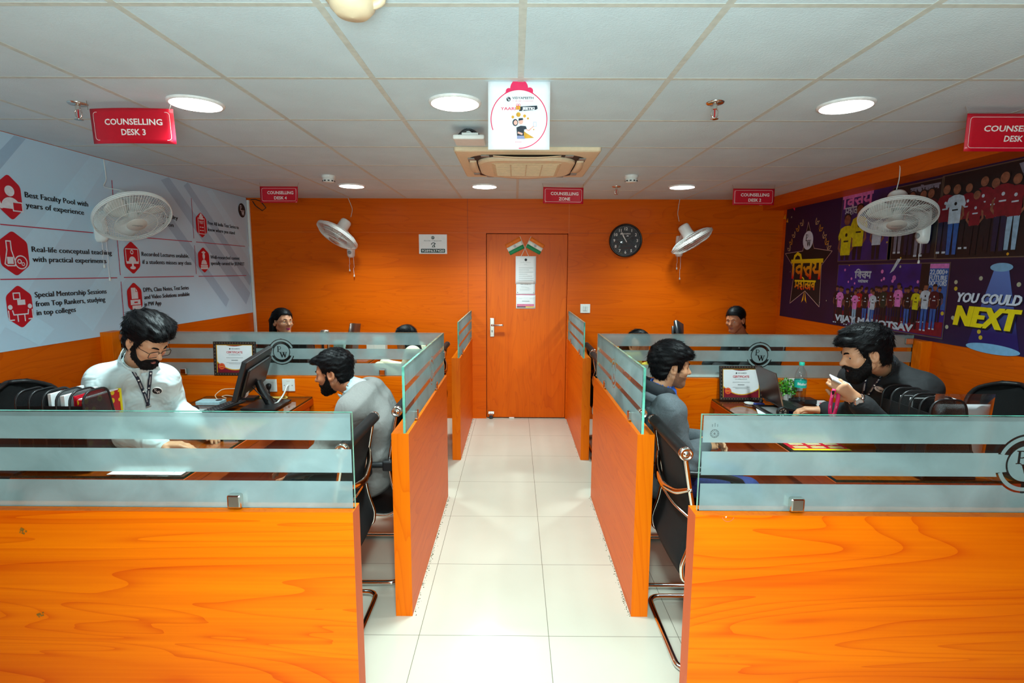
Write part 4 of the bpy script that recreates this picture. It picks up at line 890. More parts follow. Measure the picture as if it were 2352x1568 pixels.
u0, v0 = R4(563, 948); u1, _ = R4(665, 948); vb = R4(610, 985)[1]; deva_vijay(G, u0, u1, v0, vb, PMATS.index(PM['white']), 4.5); u0, v0 = R4(582, 1000); u1, _ = R4(645, 1000); deva_mahotsav(G, u0, u1, v0, R4(610, 1014)[1], PMATS.index(PM['white']), 4.5)
for x, y, r in ((500, 935, .012), (540, 990, .012), (735, 945, .016), (745, 990, .013), (730, 1000, .01), (810, 985, .02), (800, 1005, .014), (520, 1010, .01), (560, 1020, .01), (960, 1010, .012)): u, v = R4(x, y); G.disc(u, v, r, PMATS.index(PM['pink']), 4, n=10)
u, v = R4(815, 915); G.poly([(u-.05, v-.05), (u+.02, v+.06), (u+.06, v+.06), (u-.01, v-.03)], PMATS.index(PM['white']), 4)
u0, v0 = R4(985, 895); u1, v1 = R4(1010, 1200); G.rect(u0, v1, u1, a[1]-.004, PMATS.index(PM['black']), 4); u0, v0 = R4(1040, 900); vx = R4(1040, 1045)[1]; G.rect(u0, vx-.15, b[0]-.006, a[1]-.004, PMATS.index(PM['jeans']), 4)
wi = PMATS.index(PM['white']); G.rect(u0, R4(1040, 925)[1], b[0]-.006, a[1]-.006, PMATS.index(PM['pink']), 4.5)
G.text('22,000+', u0+.004, R4(1040, 963)[1], .034, wi, 5, width=b[0]-u0-.016, bold=.01, dbl=.0015); G.text('FUTURE', u0+.004, R4(1040, 1000)[1], .034, wi, 5, width=b[0]-u0-.016, bold=.01, dbl=.0015); G.text('DOCTORS', u0+.004, R4(1040, 1033)[1], .034, wi, 5, width=b[0]-u0-.016, bold=.01, dbl=.0015)
def R7(x, y): return RQ(1900+x/7.127, 580+y/7.127)
for k in range(22): x = 175+k*80; u, v = R7(x, 560+60*((k*7) % 5)/5-20); figure(G, u, R7(x, 1150)[1], v, ('black', 'dark', 'maroon', 'black')[k % 4], 'dark', PMATS, 5+.02*k)
for k, (x, y0, y1, sh, pa) in enumerate(((230, 550, 1190, 'pink', 'dark'), (545, 570, 1180, 'red', 'dark'), (740, 580, 1190, 'pink', 'pale'), (860, 560, 1200, 'black', 'navy'), (350, 590, 1190, 'black', 'dark'), (475, 610, 1200, 'pink', 'pale'), (645, 580, 1200, 'black', 'jeans'), (945, 540, 1210, 'green', 'dark'), (770, 610, 1215, 'white', 'jeans'), (1065, 540, 1215, 'maroon', 'navy'), (1190, 500, 1220, 'pink', 'dark'), (1345, 570, 1225, 'black', 'jeans'), (1480, 560, 1260, 'yellow', 'dark'), (1640, 500, 1290, 'white', 'jeans'), (1785, 520, 1270, 'maroon', 'jeans'))):
    u, v = R7(x, y0); figure(G, u, R7(x, y1)[1], v, sh, pa, PMATS, 6.5+.15*k, 1.0)
a2 = R7(880, 1285); b2 = R7(1410, 1295); G.text('VIJAY MAHOTSAV', b2[0], b2[1], .05, wi, 10, align='r', width=.95, bold=.05)
G.mb.build('crowd_print', PMATS, ph)
ph, a, b = photo((487, 470), (783, 872), mk('photo_stage_purple', (52, 34, 110), rough=.5, noise=.3, nscale=4), '')
G = RF(3); u0, v0 = R4(490, 505); u1, _ = R4(670, 505); deva_vijay(G, a[0]+.01, a[0]+.40, v0+.03, v0-.06, PMATS.index(PM['pink']), 4); deva_mahotsav(G, a[0]+.05, a[0]+.29, R4(520, 545)[1], R4(520, 585)[1], wi, 4)
for x, y0, y1, sh, pa, ww in ((715, 560, 960, 'white', 'dark', 1.15), (520, 585, 1060, 'yellow', 'dark', 1.15), (600, 520, 1010, 'yellow', 'dark', 1.15)):
    u, v = R4(x, y0); vb = R4(x, y1)[1]; H = RF(5); figure(H, u, vb, v, sh, pa, PMATS, 5 if sh == 'white' else 6+.01*(x % 7), ww)
    lim = b[1]+.01
    mbv = H.mb; mbv.v = [(p[0], p[1], max(p[2], lim)) for p in mbv.v]; o_ = len(G.mb.v); G.mb.v += mbv.v; G.mb.f += [tuple(i+o_ for i in f) for f in mbv.f]; G.mb.m += mbv.m; G.mb.sm += mbv.sm
G.mb.build('crowd_print', PMATS, ph)
ph, a, b = photo((806, 420), (1072, 862), PHB, '')
G = RF(3); deva_mahotsav(G, b[0]-.30, b[0]-.03, R4(1060, 395)[1], R4(1060, 420)[1], PMATS.index(PM['grey']), 4)
for x, y0, y1, sh in ((860, 460, 830, 'dark'), (930, 440, 850, 'black'), (1000, 430, 850, 'dark'), (1050, 420, 840, 'maroon')): u, v = R4(x, y0); figure(G, u, R4(x, y1)[1], v, sh, 'navy' if x % 4 else 'grey', PMATS, 5+.01*(x % 9), 1.1)
G.mb.build('crowd_print', PMATS, ph)
ph, a, b = photo((1120, 345), (1800, 845), PHB, '')
G = RF(3)
for k, (x, y0, y1, sh, pa) in enumerate(((1290, 385, 800, 'crim', 'dark'), (1390, 340, 800, 'crim', 'dark'), (1460, 350, 820, 'crim', 'dark'), (1150, 395, 830, 'crim', 'navy'), (1340, 430, 840, 'crim', 'dark'), (1215, 390, 850, 'white', 'jeans'), (1600, 320, 820, 'crim', 'pale'), (1520, 310, 830, 'crim', 'navy'))):
    u, v = R4(x, y0); figure(G, u, R4(x, y1)[1], v, sh, pa, PMATS, 5+.2*k, 1.1)
G.poly([(a[0]+.55, a[1]-.02), (a[0]+.65, a[1]-.01), (a[0]+.6, a[1]-.12)], PMATS.index(PM['grey']), 4)
G.mb.build('crowd_print', PMATS, ph)

# ================================================================== clock, notices, flags, switches
t = thing('wall_clock', 'round black wall clock with white numerals right of the door', 'clock', (1.203, YB, 1.83)); cz = 2.006
M = Matrix.Translation((1.203, YB, cz)) @ Matrix.Rotation(pi/2, 4, 'X')
MB().lathe([(.178, 0), (.180, .028), (.174, .040), (.164, .040), (.160, .028)], 56, M=M, cap=False).build('case', mk('clock_black', (16, 16, 18), rough=.25), t)
F = Flat((1.203, YB-.026, cz), (1, 0, 0), (0, 0, 1)); F.disc(0, 0, .162, 0, n=56); F.mb.build('dial', mk('clock_dial', (40, 42, 46), rough=.5), t)
F = Flat((1.203, YB-.026, cz), (1, 0, 0), (0, 0, 1)); F.lay = 3
for k in range(1, 13): a = pi/2-k*pi/6; F.text(str(k), .125*cos(a), .125*sin(a)-.015, .030, align='c', bold=.02)
for k in range(60): a = k*pi/30; F.line([(.150*cos(a), .150*sin(a)), (.155*cos(a), .155*sin(a))], .0014)
F.text('VIDYAPEETH', .006, .066, .011, align='c', width=.085, bold=.03); pw_mark(F, -.052, .071, .009, 0, 1, 3)
F.mb.build('numerals', [SIGNWHITE, INK], t)
for nm, a, ln, w_ in (('hour_hand', 121, .075, .011), ('minute_hand', 118, .108, .008), ('second_hand', 35, .09, .0022)):
    a = radians(a); F = Flat((1.203, YB-.026, cz), (1, 0, 0), (0, 0, 1)); F.lay = {'h': 8, 'm': 10, 's': 12}[nm[0]]; c_, s_ = cos(a), sin(a)
    F.poly([(-.02*c_-s_*w_*.4, -.02*s_+c_*w_*.4), (-.02*c_+s_*w_*.4, -.02*s_-c_*w_*.4), (ln*.8*c_+s_*w_*.5, ln*.8*s_-c_*w_*.5), (ln*c_, ln*s_), (ln*.8*c_-s_*w_*.5, ln*.8*s_+c_*w_*.5)]); F.mb.build(nm, SIGNWHITE if nm[0] != 's' else INKGREY, t)
MB().lathe([(.160, .030), (.158, .0335), (.0001, .036)], 48, M=M, cap=False).build('cover_glass', LENS, t)

A, B = at(962, 538, YB), at(1027, 583, YB)
t = thing('notice_plate', 'white notice with a telephone symbol and the number 9289637420 left of the door', 'notice', ((A.x+B.x)/2, YB, B.z)); w_, h = B.x-A.x, A.z-B.z
MB().box((A.x, YB-.006, B.z), (B.x, YB, A.z), bev=.0015).build('plate', PAPER, t)
GI = mk('dark_green_ink', (14, 50, 44), rough=.5); F = Flat(((A.x+B.x)/2, YB-.006, B.z), (1, 0, 0), (0, 0, 1)); F.lay = 2
F.disc(0, h*.83, h*.085, 0); F.text('Bareilly Vidyapeeth', 0, h*.65, h*.055, 1, align='c', width=w_*.62); F.rrect(-w_*.43, h*.06, w_*.43, h*.26, .006, 0); F.text('9289637420', 0, h*.10, h*.12, 2, 4, align='c', width=w_*.8, bold=.01)
F.ring(w_*.02, h*.45, h*.10, h*.135, 0, a0=.5, a1=pi*.95); F.poly([(-w_*.04, h*.34), (w_*.085, h*.34), (w_*.06, h*.46), (w_*.0, h*.46)], 0); F.disc(w_*.022, h*.395, h*.032, 2, 4); F.poly([(w_*.055, h*.46), (w_*.1, h*.52), (w_*.075, h*.55), (w_*.03, h*.5)], 0); F.disc(0, h*.83, h*.05, 2, 4); F.poly([(-.006, h*.79), (.008, h*.79), (.004, h*.87), (-.004, h*.87)], 0, 6)
F.mb.build('lettering', [GI, INKGREY, PAPER], t)

YD = YB+.016
SAFF = mk('flag_saffron', (240, 120, 14), rough=.6); FGREEN = mk('flag_green', (20, 142, 84), rough=.6); FWHITE = mk('flag_white', (240, 240, 230), rough=.6)
for lb, q in (('left', ((1159.7, 561.8), (1194, 543.4), (1204.5, 570), (1172.3, 586))), ('right', ((1220, 543.4), (1251.5, 563), (1239, 584.8), (1207, 567.5)))):
    P = [at(*p, YD-.006) for p in q]; TL, TR, BR, BL = P
    t = thing('paper_flag', 'small tricolour paper flag taped to the door, %s of the crossed pair' % lb, 'flag', (TL+BR)/2, group='crossed tricolour flags on the door')
    for k, (nm, mt) in enumerate((('saffron_band', SAFF), ('white_band', FWHITE), ('green_band', FGREEN))):
        rows = []
        for i in range(3):
            s_ = (k+i/2)/3; l_, r_ = TL.lerp(BL, s_), TR.lerp(BR, s_); rows.append([tuple(l_.lerp(r_, j/8)+Vector((0, .0015*sin(j*1.3), 0))) for j in range(9)])
        o = MB().sheet(rows, 0, th=.0006).build(nm, mt, t)
        if k == 1:
            c_ = (TL+TR+BR+BL)/4; F = Flat(c_-Vector((0, .0035, 0)), TR-TL, TL-BL); F.ring(0, 0, .013, .0148)
            for a in range(12): F.line([(0, 0), (.013*cos(a*pi/6), .013*sin(a*pi/6))], .0009)
            F.disc(0, 0, .003); F.mb.build('wheel', mk('flag_navy', (30, 40, 120), rough=.6), o)
    top, end = (TR, at(1215, 590, YD-.004)) if lb == 'left' else (TL, at(1196, 590, YD-.004))
    MB().tube([top+Vector((0, .003, .004)), end], .003, 8).build('flag_stick', mk('stick_plastic', (226, 220, 206), rough=.4), t)
def sheet_on_door(name, lb, c0, c1, lay, draw, mats, cat='paper'):
    y = YD-.0012*lay; A, B = at(*c0, y), at(*c1, y); w_, h = B.x-A.x, A.z-B.z
    t = thing(name, lb, cat, ((A.x+B.x)/2, y, B.z))
    MB().sheet([[tuple(Vector((A.x+w_*j/6, y-.001*sin(j), B.z+h*i/6))) for j in range(7)] for i in range(7)], 0, th=.0006).build('sheet', PAPER, t)
    F = Flat(((A.x+B.x)/2, y-.002, B.z), (1, 0, 0), (0, 0, 1)); F.lay = 2; draw(F, w_, h); F.mb.build('printing', mats, t)
def d1(F, w_, h):
    F.disc(0, h*.87, w_*.065, 0); F.text('Bareilly Vidyapeeth', 0, h*.77, h*.022, 1, align='c', width=w_*.5); F.text('Notice', 0, h*.69, h*.026, 1, align='c')
    for k, l in enumerate((.7, .5, .72, .42, .66, .74, .72)): F.line([(-w_*.34, h*(.58-.075*k)), (-w_*.34+w_*l, h*(.58-.075*k))], h*.012, 1)
def d2(F, w_, h):
    F.text('VIDYAPEETH', .0, h*.86, h*.07, 0, align='c', width=w_*.55); F.line([(-w_*.25, h*.68), (0, h*.66), (w_*.2, h*.58)], h*.02, 1); F.line([(-w_*.3, h*.5), (w_*.28, h*.5)], h*.015, 1); F.line([(-w_*.3, h*.4), (w_*.2, h*.4)], h*.015, 1); F.disc(-w_*.42, h*.2, w_*.02, 0); F.disc(w_*.42, h*.2, w_*.015, 0); F.rect(-w_*.49, -h*.02, w_*.49, h*.05, 2)
def d3(F, w_, h):
    F.line([(-w_*.4, h*.74), (-w_*.2, h*.74)], h*.01, 1); F.line([(w_*.2, h*.74), (w_*.42, h*.74)], h*.01, 1); F.line([(-w_*.18, h*.55), (w_*.18, h*.55)], h*.05, 1); F.rect(-w_*.46, h*.16, w_*.44, h*.34, 2); F.rect(-w_*.46, h*.10, w_*.0, h*.155, 0); F.rect(0, h*.10, w_*.44, h*.155, 3)
PINKP = mk('faded_pink_print', (216, 120, 150), rough=.6); GREYP = mk('faint_grey_print', (176, 184, 184), rough=.7)
MM = [INK, GREYP, PINKP, YELLOW]
sheet_on_door('paper_notice', 'middle printed sheet on the door with a dark pink line at its foot', (1185.5, 650), (1229, 677), 1, d2, MM)
sheet_on_door('paper_notice', 'lowest printed sheet on the door with a pink and yellow band', (1185.5, 677), (1229.5, 708.8), 2, d3, MM)
sheet_on_door('paper_notice', 'tall white notice on the door under the crossed flags', (1184.4, 588), (1230.6, 652), 3, d1, MM)

def plate(name, lb, A, B, y, n=2, cat='light switch'):
    t = thing(name, lb, cat, ((A.x+B.x)/2, y, B.z))
    MB().box((A.x, y-.009, B.z), (B.x, y, A.z), bev=.003).build('cover_plate', WHITE, t); return t
A, B = at(1333, 698, YB), at(1355, 718.5, YB); t = plate('light_switch', 'white double light switch on the back wall right of the door', A, B, YB); cx, cz2 = (A.x+B.x)/2, (A.z+B.z)/2
for sx in (-1, 1): MB().box((cx+sx*.013-.0115, YB-.0145, cz2-.026), (cx+sx*.013+.0115, YB-.008, cz2+.026), bev=.002).build('rocker', mk('rocker_white', (212, 214, 210), rough=.35), t)
YP = 3.700
A, B = at(594, 870, YP), at(637.5, 899, YP); t = plate('wall_socket', 'wide white socket plate with a black plug, behind the monitor', A, B, YP, cat='socket')
MB().box((A.x+.03, YP-.0115, B.z+.014), (B.x-.02, YP-.008, A.z-.014), bev=.001).build('socket_insert', mk('rocker_white', (212, 214, 210)), t)
p = at(617, 886, YP-.02); t = thing('power_plug', 'black plug in the socket behind the monitor, lead hanging down', 'plug', p)
MB().lathe([(.008, -.026), (.014, -.012), (.016, .008), (.010, .016), (.0001, .02)], 16, M=Matrix.Translation(p) @ Matrix.Diagonal((1.25, .9, 1, 1))).build('plug_body', BLACK, t)
e = onz(632, 925, .785); MB().tube([p+Vector((0, 0, -.02)), p+Vector((.003, 0, -.06)), p+Vector((.01, -.02, -.085)), (e.x-.05, e.y+.0, .783), (e.x+.02, e.y-.02, .781)], .0045, 8).build('lead', BLACK, t)
A, B = at(648.4, 869.3, YP), at(678.7, 897.8, YP); t = plate('data_outlet', 'square white cable outlet on the partition beside the monitor', A, B, YP, cat='outlet')
c_ = Vector(((A.x+B.x)/2, YP-.01, (A.z+B.z)/2))
for sx in (-.028, .028): MB().lathe([(.003, 0), (.003, .002), (.0001, .002)], 10, M=Matrix.Translation(c_+Vector((sx, 0, 0))) @ Matrix.Rotation(pi/2, 4, 'X')).build('screw', STEEL, t)
F = Flat(c_+Vector((0, 0, .02)), (1, 0, 0), (0, 0, 1)); F.text('DATA', 0, .006, .006, align='c'); F.mb.build('lettering', mk('faded_gold', (190, 160, 110), rough=.6), t)
e = onz(636, 924, .79); tag(MB().tube([c_+Vector((0, 0, 0)), c_+Vector((-.002, -.02, -.004)), c_+Vector((-.022, -.026, -.055)), (e.x+.01, e.y+.05, .81), (e.x, e.y, .786), (e.x-.02, e.y-.04, .782)], .006, 8).build('network_cable', WHITE), 'white cable from the outlet down to the left desk', 'cable')
A, B = at(1800, 868, YP), at(1842, 897, YP); t = plate('wall_socket', 'white socket plate behind the potted plant and water bottle', A, B, YP, cat='socket')
p = at(1826, 889, YP-.02); t = thing('power_plug', 'black plug in the socket beside the water bottle', 'plug', p)
MB().box((p.x-.014, p.y-.012, p.z-.02), (p.x+.012, p.y+.012, p.z+.02), bev=.005).build('plug_body', BLACK, t)
MB().tube([p-Vector((0, 0, .02)), p+Vector((-.004, -.005, -.05)), (p.x-.03, p.y-.03, .79), (p.x-.08, p.y-.06, .781)], .004, 8).build('lead', BLACK, t)
# loose black wires at the corner of the ceiling
o = at(580, 462, YB-.02); tag(MB().tube([o, o+Vector((.03, 0, -.05)), o+Vector((.10, 0, -.10)), o+Vector((.14, 0, -.07)), o+Vector((.09, 0, .0)), o+Vector((.03, 0, .02)), o+Vector((-.02, 0, .015))], .005, 6).build('loose_wire', BLACK), 'loop of loose black wire in the back left ceiling corner', 'wire')
# ================================================================== chairs
def smooth_path(P, n=6, it=3):
    P = [Vector(p) for p in P]; pts = []
    for a, b in zip(P, P[1:]): pts += [a.lerp(b, k/n) for k in range(n)]
    pts.append(P[-1])
    for _ in range(it): pts = [pts[0]] + [(pts[i-1]+pts[i]*2+pts[i+1])/4 for i in range(1, len(pts)-1)] + [pts[-1]]
    return pts
SIDE = [(-.30, .955), (-.272, .80), (-.245, .665), (-.262, .56), (-.292, .47), (-.285, .41), (-.235, .385), (-.12, .392), (.05, .412), (.18, .425), (.235, .412), (.25, .385)]
BRK = [mk('brace_polish', (214, 196, 180), rough=.08, metal=1)]
def visitor_chair(label):
    t = thing('visitor_chair', label, 'chair', group='black mesh visitor chairs with chrome frames')
    hw = .232; prof = smooth_path([(0, y, z) for y, z in SIDE], 5, 2)
    for s_ in (-1, 1): MB().tube([(s_*hw, p.y, p.z) for p in prof], .0095, 8).build('side_frame', CHROME, t, True)
    m = MB(); n = len(prof)
    k0 = next(i for i, p in enumerate(prof) if p.z < .44)
    m.sheet([[(x, p.y+.018*(1-(x/hw)**2)*(-1 if i < k0 else 0), p.z-.018*(1-(x/hw)**2)*(0 if i < k0 else 1)) for x in [(-hw+.006)+(2*hw-.012)*j/8 for j in range(9)]] for i, p in enumerate(prof)], 0, th=.006)
    m.build('mesh_sling', BLACK_MESH, t, True)
    p0 = prof[0]
    r = MB().tube([(-hw-.012, p0.y, p0.z), (hw+.012, p0.y, p0.z)], .0265, 18).build('back_roll', LEATHER, t, True)
    for s_ in (-1, 1):
        M = Matrix.Translation((s_*(hw+.012), p0.y, p0.z)) @ Matrix.Rotation(s_*pi/2, 4, 'Y')
        MB().lathe([(.027, -.012), (.0285, 0), (.027, .009), (.020, .012), (.0185, .008), (.012, .008), (.010, .012), (.0001, .013)], 20, M=M).build('end_cap', CHROME, r, True)
    b = MB(); path = smooth_path([(-hw, -.275, .80), (-.15, -.30, .755), (0, -.315, .725), (.15, -.30, .755), (hw, -.275, .80)], 5, 2)
    b.tube(path, [.010+.006*sin(pi*i/(len(path)-1)) for i in range(len(path))], 8)
    b.tube(smooth_path([(-hw, -.25, .665), (-.12, -.30, .69), (0, -.315, .715), (.12, -.30, .69), (hw, -.25, .665)], 5, 2), .007, 8)
    b.build('back_brace', BRK, t, True)
    for s_ in (-1, 1):
        c = MB()
        for y, z in ((-.272, .80), (-.246, .665)): c.lathe([(.008, 0), (.008, .006), (.0001, .008)], 10, M=Matrix.Translation((s_*(hw+.006), y, z)) @ Matrix.Rotation(s_*pi/2, 4, 'Y'))
        c.build('bolt', CHROME, t, True)
        x = s_*(hw+.030)
        a = MB().tube(smooth_path([(x, -.235, .675), (x, -.10, .672), (x, .05, .662), (x, .155, .635), (x, .20, .56), (x, .20, .47), (s_*hw, .19, .424)], 5, 2), [.0165]*16+[.012]*15, 10)
        a.build('armrest', BLACK, t, True)
        MB().box((min(s_*hw-.008, x+s_*.02), -.275, .645), (max(s_*hw-.008, x+s_*.02), -.225, .70), bev=.008).build('arm_bracket', BLACK, t, True)
    R = .055; bw = .257
    base = []
    base += [(-bw, .235, .385), (-bw, .255, .33), (-bw, .265, .20), (-bw, .262, .07)] + [(-bw, .262-.045+.045*cos(a), .0145+.045-.045*sin(a)) for a in (pi/6, pi/3, pi/2)]
    base += [(-bw, -.23, .0145)] + [(-bw+R-R*cos(a), -.235-R*sin(a), .0145) for a in (pi/8, pi/4, 3*pi/8, pi/2)]
    full = base + [(-x, y, z) for x, y, z in reversed(base)]
    MB().tube(smooth_path(full, 3, 2), .0135, 10).build('cantilever_base', CHROME, t, True)
    u = MB()
    for y in (-.10, .15): u.tube([(-bw, y, .398), (bw, y, .398)], .011, 8)
    u.tube([(-bw, .238, .387), (bw, .238, .387)], .012, 10)
    u.build('cross_bar', BLACK, t, True)
    return t
vc = visitor_chair('empty black mesh visitor chair nearest the camera on the left, behind the front glass')
def place(o, loc, rz): o.matrix_basis = Matrix.Translation(Vector(loc)) @ Matrix.Rotation(rz, 4, 'Z')
place(vc, (-.995, 2.295, 0), pi/2)
for lb, x, y, rz in (('black mesh visitor chair the man in grey sits on', -.905, 2.89, pi/2), ('empty black mesh visitor chair nearest the camera on the right, its back to the aisle', .985, 2.275, -pi/2), ('black mesh visitor chair the man in the hoodie sits on', .955, 2.88, -pi/2),
                     ('black mesh visitor chair at the back left, just behind the cross partition', -.93, 4.34, pi/2), ('black mesh visitor chair of the dark-haired visitor at the back left', -.965, 4.93, pi/2),
                     ('black mesh visitor chair at the back right, just behind the cross partition', .985, 4.34, -pi/2), ('black mesh visitor chair of the half-hidden visitor at the back right', 1.01, 4.93, -pi/2)):
    dup(vc, (x, y, 0), rz, lb)
# coiled cable dropped on the floor by the back right chairs
def task_chair(label):
    t = thing('office_chair', label, 'chair', group='black high-backed office chairs of the staff')
    rows = []
    for i in range(12):
        q = i/11; z = .50+.56*q; wd = (.225-.02*q)*(1 if q < .8 else sqrt(max(.02, 1-((q-.8)/.21)**2))); y0 = -.22-.05*q+.05*sin(pi*q)
        rows.append([(wd*(j/4-1), y0+.05*(j/4-1)**2, z) for j in range(9)])
    MB().sheet(rows, 0, th=.012).build('backrest', BLACK_MESH, t, True)
    rim = [r[0] for r in rows]+[rows[-1][4]]+[r[-1] for r in reversed(rows)]; MB().tube(smooth_path(rim, 3, 1), .013, 8).build('back_frame', BLACK, t, True)
    MB().box((-.235, -.22, .42), (.235, .24, .50), bev=.035, seg=3).build('seat', BLACK_MESH, t, True)
    MB().tube([(0, -.10, .42), (0, -.24, .44), (0, -.29, .6)], .022, 8).build('back_support', BLACK, t, True)
    for s_ in (-1, 1): MB().tube(smooth_path([(s_*.25, -.1, .43), (s_*.28, -.1, .55), (s_*.28, -.1, .66)], 3, 1), .014, 8).box((s_*.28-.03, -.16, .66), (s_*.28+.03, .10, .685), bev=.008).build('armrest', BLACK, t, True)
    MB().lathe([(.028, .1), (.028, .42)], 14).build('gas_lift', BLACK, t, True)
    for k in range(5):
        a = 2*pi*k/5+.3; l = MB().tube([(0, 0, .10), (.27*cos(a), .27*sin(a), .075)], [.025, .016], 8).build('base_leg', BLACK, t, True)
        MB().lathe([(.026, -.02), (.026, .02)], 14, M=Matrix.Translation((.27*cos(a), .27*sin(a), .0265)) @ Matrix.Rotation(a, 4, 'Z') @ Matrix.Rotation(pi/2, 4, 'X')).build('caster', BLACK, l, True)
    return t
tc = task_chair('black round-topped office chair behind the man in the white shirt')
place(tc, (-2.50, 2.78, 0), -pi/2-.12)
for lb, x, y, rz in (('black round-topped office chair behind the man in black', 2.56, 2.86, pi/2+.15), ('black office chair of the woman with glasses at the back left', -2.38, 4.93, -pi/2), ('black office chair of the woman in the back right corner', 2.28, 5.0, pi/2)):
    dup(tc, (x, y, 0), rz, lb)

# ================================================================== things on the desks
DT = .7755
def organizer(label, loc, mirror, n=5, w_=.30, contents=True):
    """row of black mesh magazine sections"""
    t = thing('desk_organizer', label, 'organizer', loc); L = .225; H = .355
    prof = [(0, .0), (0, H-.05)] + arc(.05, H-.05, .05, pi, pi/2, 5)[1:] + [(.11, H)] + arc(.11, H-.045, .045, pi/2, .2, 4)[1:] + [(L-.03, .13), (L, .09), (L, 0)]
    for k in range(n+1):
        o = w_*k/n
        P = [Vector((a, o, b)) if mirror == 'y' else Vector((o, a, b)) for a, b in prof]; P = [Vector(loc)+p for p in P]
        fr = MB().tube(P, .0048, 8, closed=True).build('wire_frame', BLACK, t)
        off = .0012; th_ = Vector((0, off, 0)) if mirror == 'y' else Vector((off, 0, 0)); m = MB(); nn = len(P)
        m.add([p-th_ for p in P]+[p+th_ for p in P], [tuple(range(nn)), tuple(range(2*nn-1, nn-1, -1))], 0); m.build('mesh_divider', MESHW, fr)
    lo, hi = ((0, 0), (L, w_)) if mirror == 'y' else ((0, 0), (w_, L)); l = Vector(loc)
    MB().box((l.x+lo[0], l.y+lo[1], l.z), (l.x+hi[0], l.y+hi[1], l.z+.006)).build('tray', BLACK, t)
    if mirror == 'y': MB().box((l.x-.002, l.y, l.z), (l.x+.001, l.y+w_, l.z+H-.06)).build('back_panel', BLACK_MESH, t)
    else: MB().box((l.x, l.y-.002, l.z), (l.x+w_, l.y+.001, l.z+H-.06)).build('back_panel', BLACK_MESH, t)
    return t
def mesh_mat():
    m = bpy.data.materials.new('fine_black_wire_mesh'); m.use_nodes = True; nt = m.node_tree; nt.nodes.clear(); lk = nt.links.new
    o = nd(nt, 'ShaderNodeOutputMaterial'); mx = nd(nt, 'ShaderNodeMixShader'); mx.inputs[0].default_value = .62
    a = nd(nt, 'ShaderNodeBsdfTransparent'); b = nd(nt, 'ShaderNodeBsdfPrincipled'); b.inputs['Base Color'].default_value = (.012, .012, .013, 1); b.inputs['Roughness'].default_value = .5
    g = nd(nt, 'ShaderNodeNewGeometry'); c = nd(nt, 'ShaderNodeTexChecker', i_Scale=420.); lk(g.outputs['Position'], c.inputs['Vector'])
    mr = nd(nt, 'ShaderNodeMapRange'); mr.inputs[3].default_value = .4; mr.inputs[4].default_value = .85; lk(c.outputs['Fac'], mr.inputs[0]); lk(mr.outputs[0], mx.inputs[0])
    lk(a.outputs[0], mx.inputs[1]); lk(b.outputs[0], mx.inputs[2]); lk(mx.outputs[0], o.inputs[0]); return m
MESHW = mesh_mat()
OL = Vector((-2.213, 2.275, DT)); organizer('black mesh desk organizer with five sections at the near end of the left desk', OL, 'x')
ORR = Vector((1.80, 2.235, DT)); organizer('black mesh desk organizer with five sections at the near end of the right desk', ORR, 'y')
def paper_stack(label, lo, hi, tilt, name='paper_stack', cat='papers'):
    m = MB(); m.box(lo, hi, bev=.0005); return tag(m.build(name, PAPER), label, cat)
paper_stack('loose white papers standing in the left desk organizer, third section', (OL.x+.128, OL.y+.02, DT+.008), (OL.x+.142, OL.y+.205, DT+.345), 0)
paper_stack('white papers standing in the left desk organizer, fourth section', (OL.x+.188, OL.y+.015, DT+.008), (OL.x+.206, OL.y+.21, DT+.338), 0)
paper_stack('white papers standing in the right desk organizer behind the plastic sleeve', (ORR.x+.02, ORR.y+.128, DT+.008), (ORR.x+.215, ORR.y+.150, DT+.330), 0)
paper_stack('thin white papers at the back of the right desk organizer', (ORR.x+.015, ORR.y+.195, DT+.008), (ORR.x+.20, ORR.y+.204, DT+.328), 0)
# transparent sleeve with a sheet
t = thing('plastic_sleeve', 'clear plastic sleeve with a white sheet standing in the right desk organizer', 'sleeve', (ORR.x+.15, ORR.y+.04, DT))
sy = ORR.y+.045
def tilted(x0, x1, z0, z1, y): return [[(x0+(x1-x0)*i/4+.06*(j/4)*.35, y, z0+(z1-z0)*j/4) for i in range(5)] for j in range(5)]
MB().sheet(tilted(ORR.x+.03, ORR.x+.292, DT+.01, DT+.372, sy), 0, th=.0012).build('sleeve', PLASTIC_CLEAR, t)
MB().sheet(tilted(ORR.x+.034, ORR.x+.280, DT+.012, DT+.325, sy+.004), 0, th=.0008).build('inner_sheet', PAPER, t)
F = Flat((ORR.x+.05, sy-.001, DT), (1, 0, 0), (0, 0, 1)); rnd = random.Random(5)
for k in range(9):
    u = 0
    while u < .17: l = .008+.02*rnd.random(); F.line([(u, .14-.013*k), (u+l, .14-.013*k)], .0022); u += l+.008
F.mb.build('handwriting', INKGREY, t)
# patterned folder and red files in the left organizer
def pattern_mat(name, base, blob, line, sc):
    m = bpy.data.materials.new(name); m.use_nodes = True; nt = m.node_tree; b = nt.nodes['Principled BSDF']; lk = nt.links.new
    g = nd(nt, 'ShaderNodeNewGeometry'); v = nd(nt, 'ShaderNodeTexVoronoi', i_Scale=sc, i_Randomness=.35); lk(g.outputs['Position'], v.inputs['Vector'])
    rp = nd(nt, 'ShaderNodeValToRGB'); rp.color_ramp.interpolation = 'CONSTANT'; e = rp.color_ramp.elements
    e[0].position = 0; e[0].color = L3(line); e[1].position = .12; e[1].color = L3(blob)
    for p, c in ((.24, line), (.30, blob), (.46, base)): x = e.new(p); x.color = L3(c)
    lk(v.outputs['Distance'], rp.inputs[0]); lk(rp.outputs[0], b.inputs['Base Color']); b.inputs['Roughness'].default_value = .5; return m
FOLD = pattern_mat('folder_print', (190, 16, 34), (230, 200, 30), (120, 70, 20), 26)
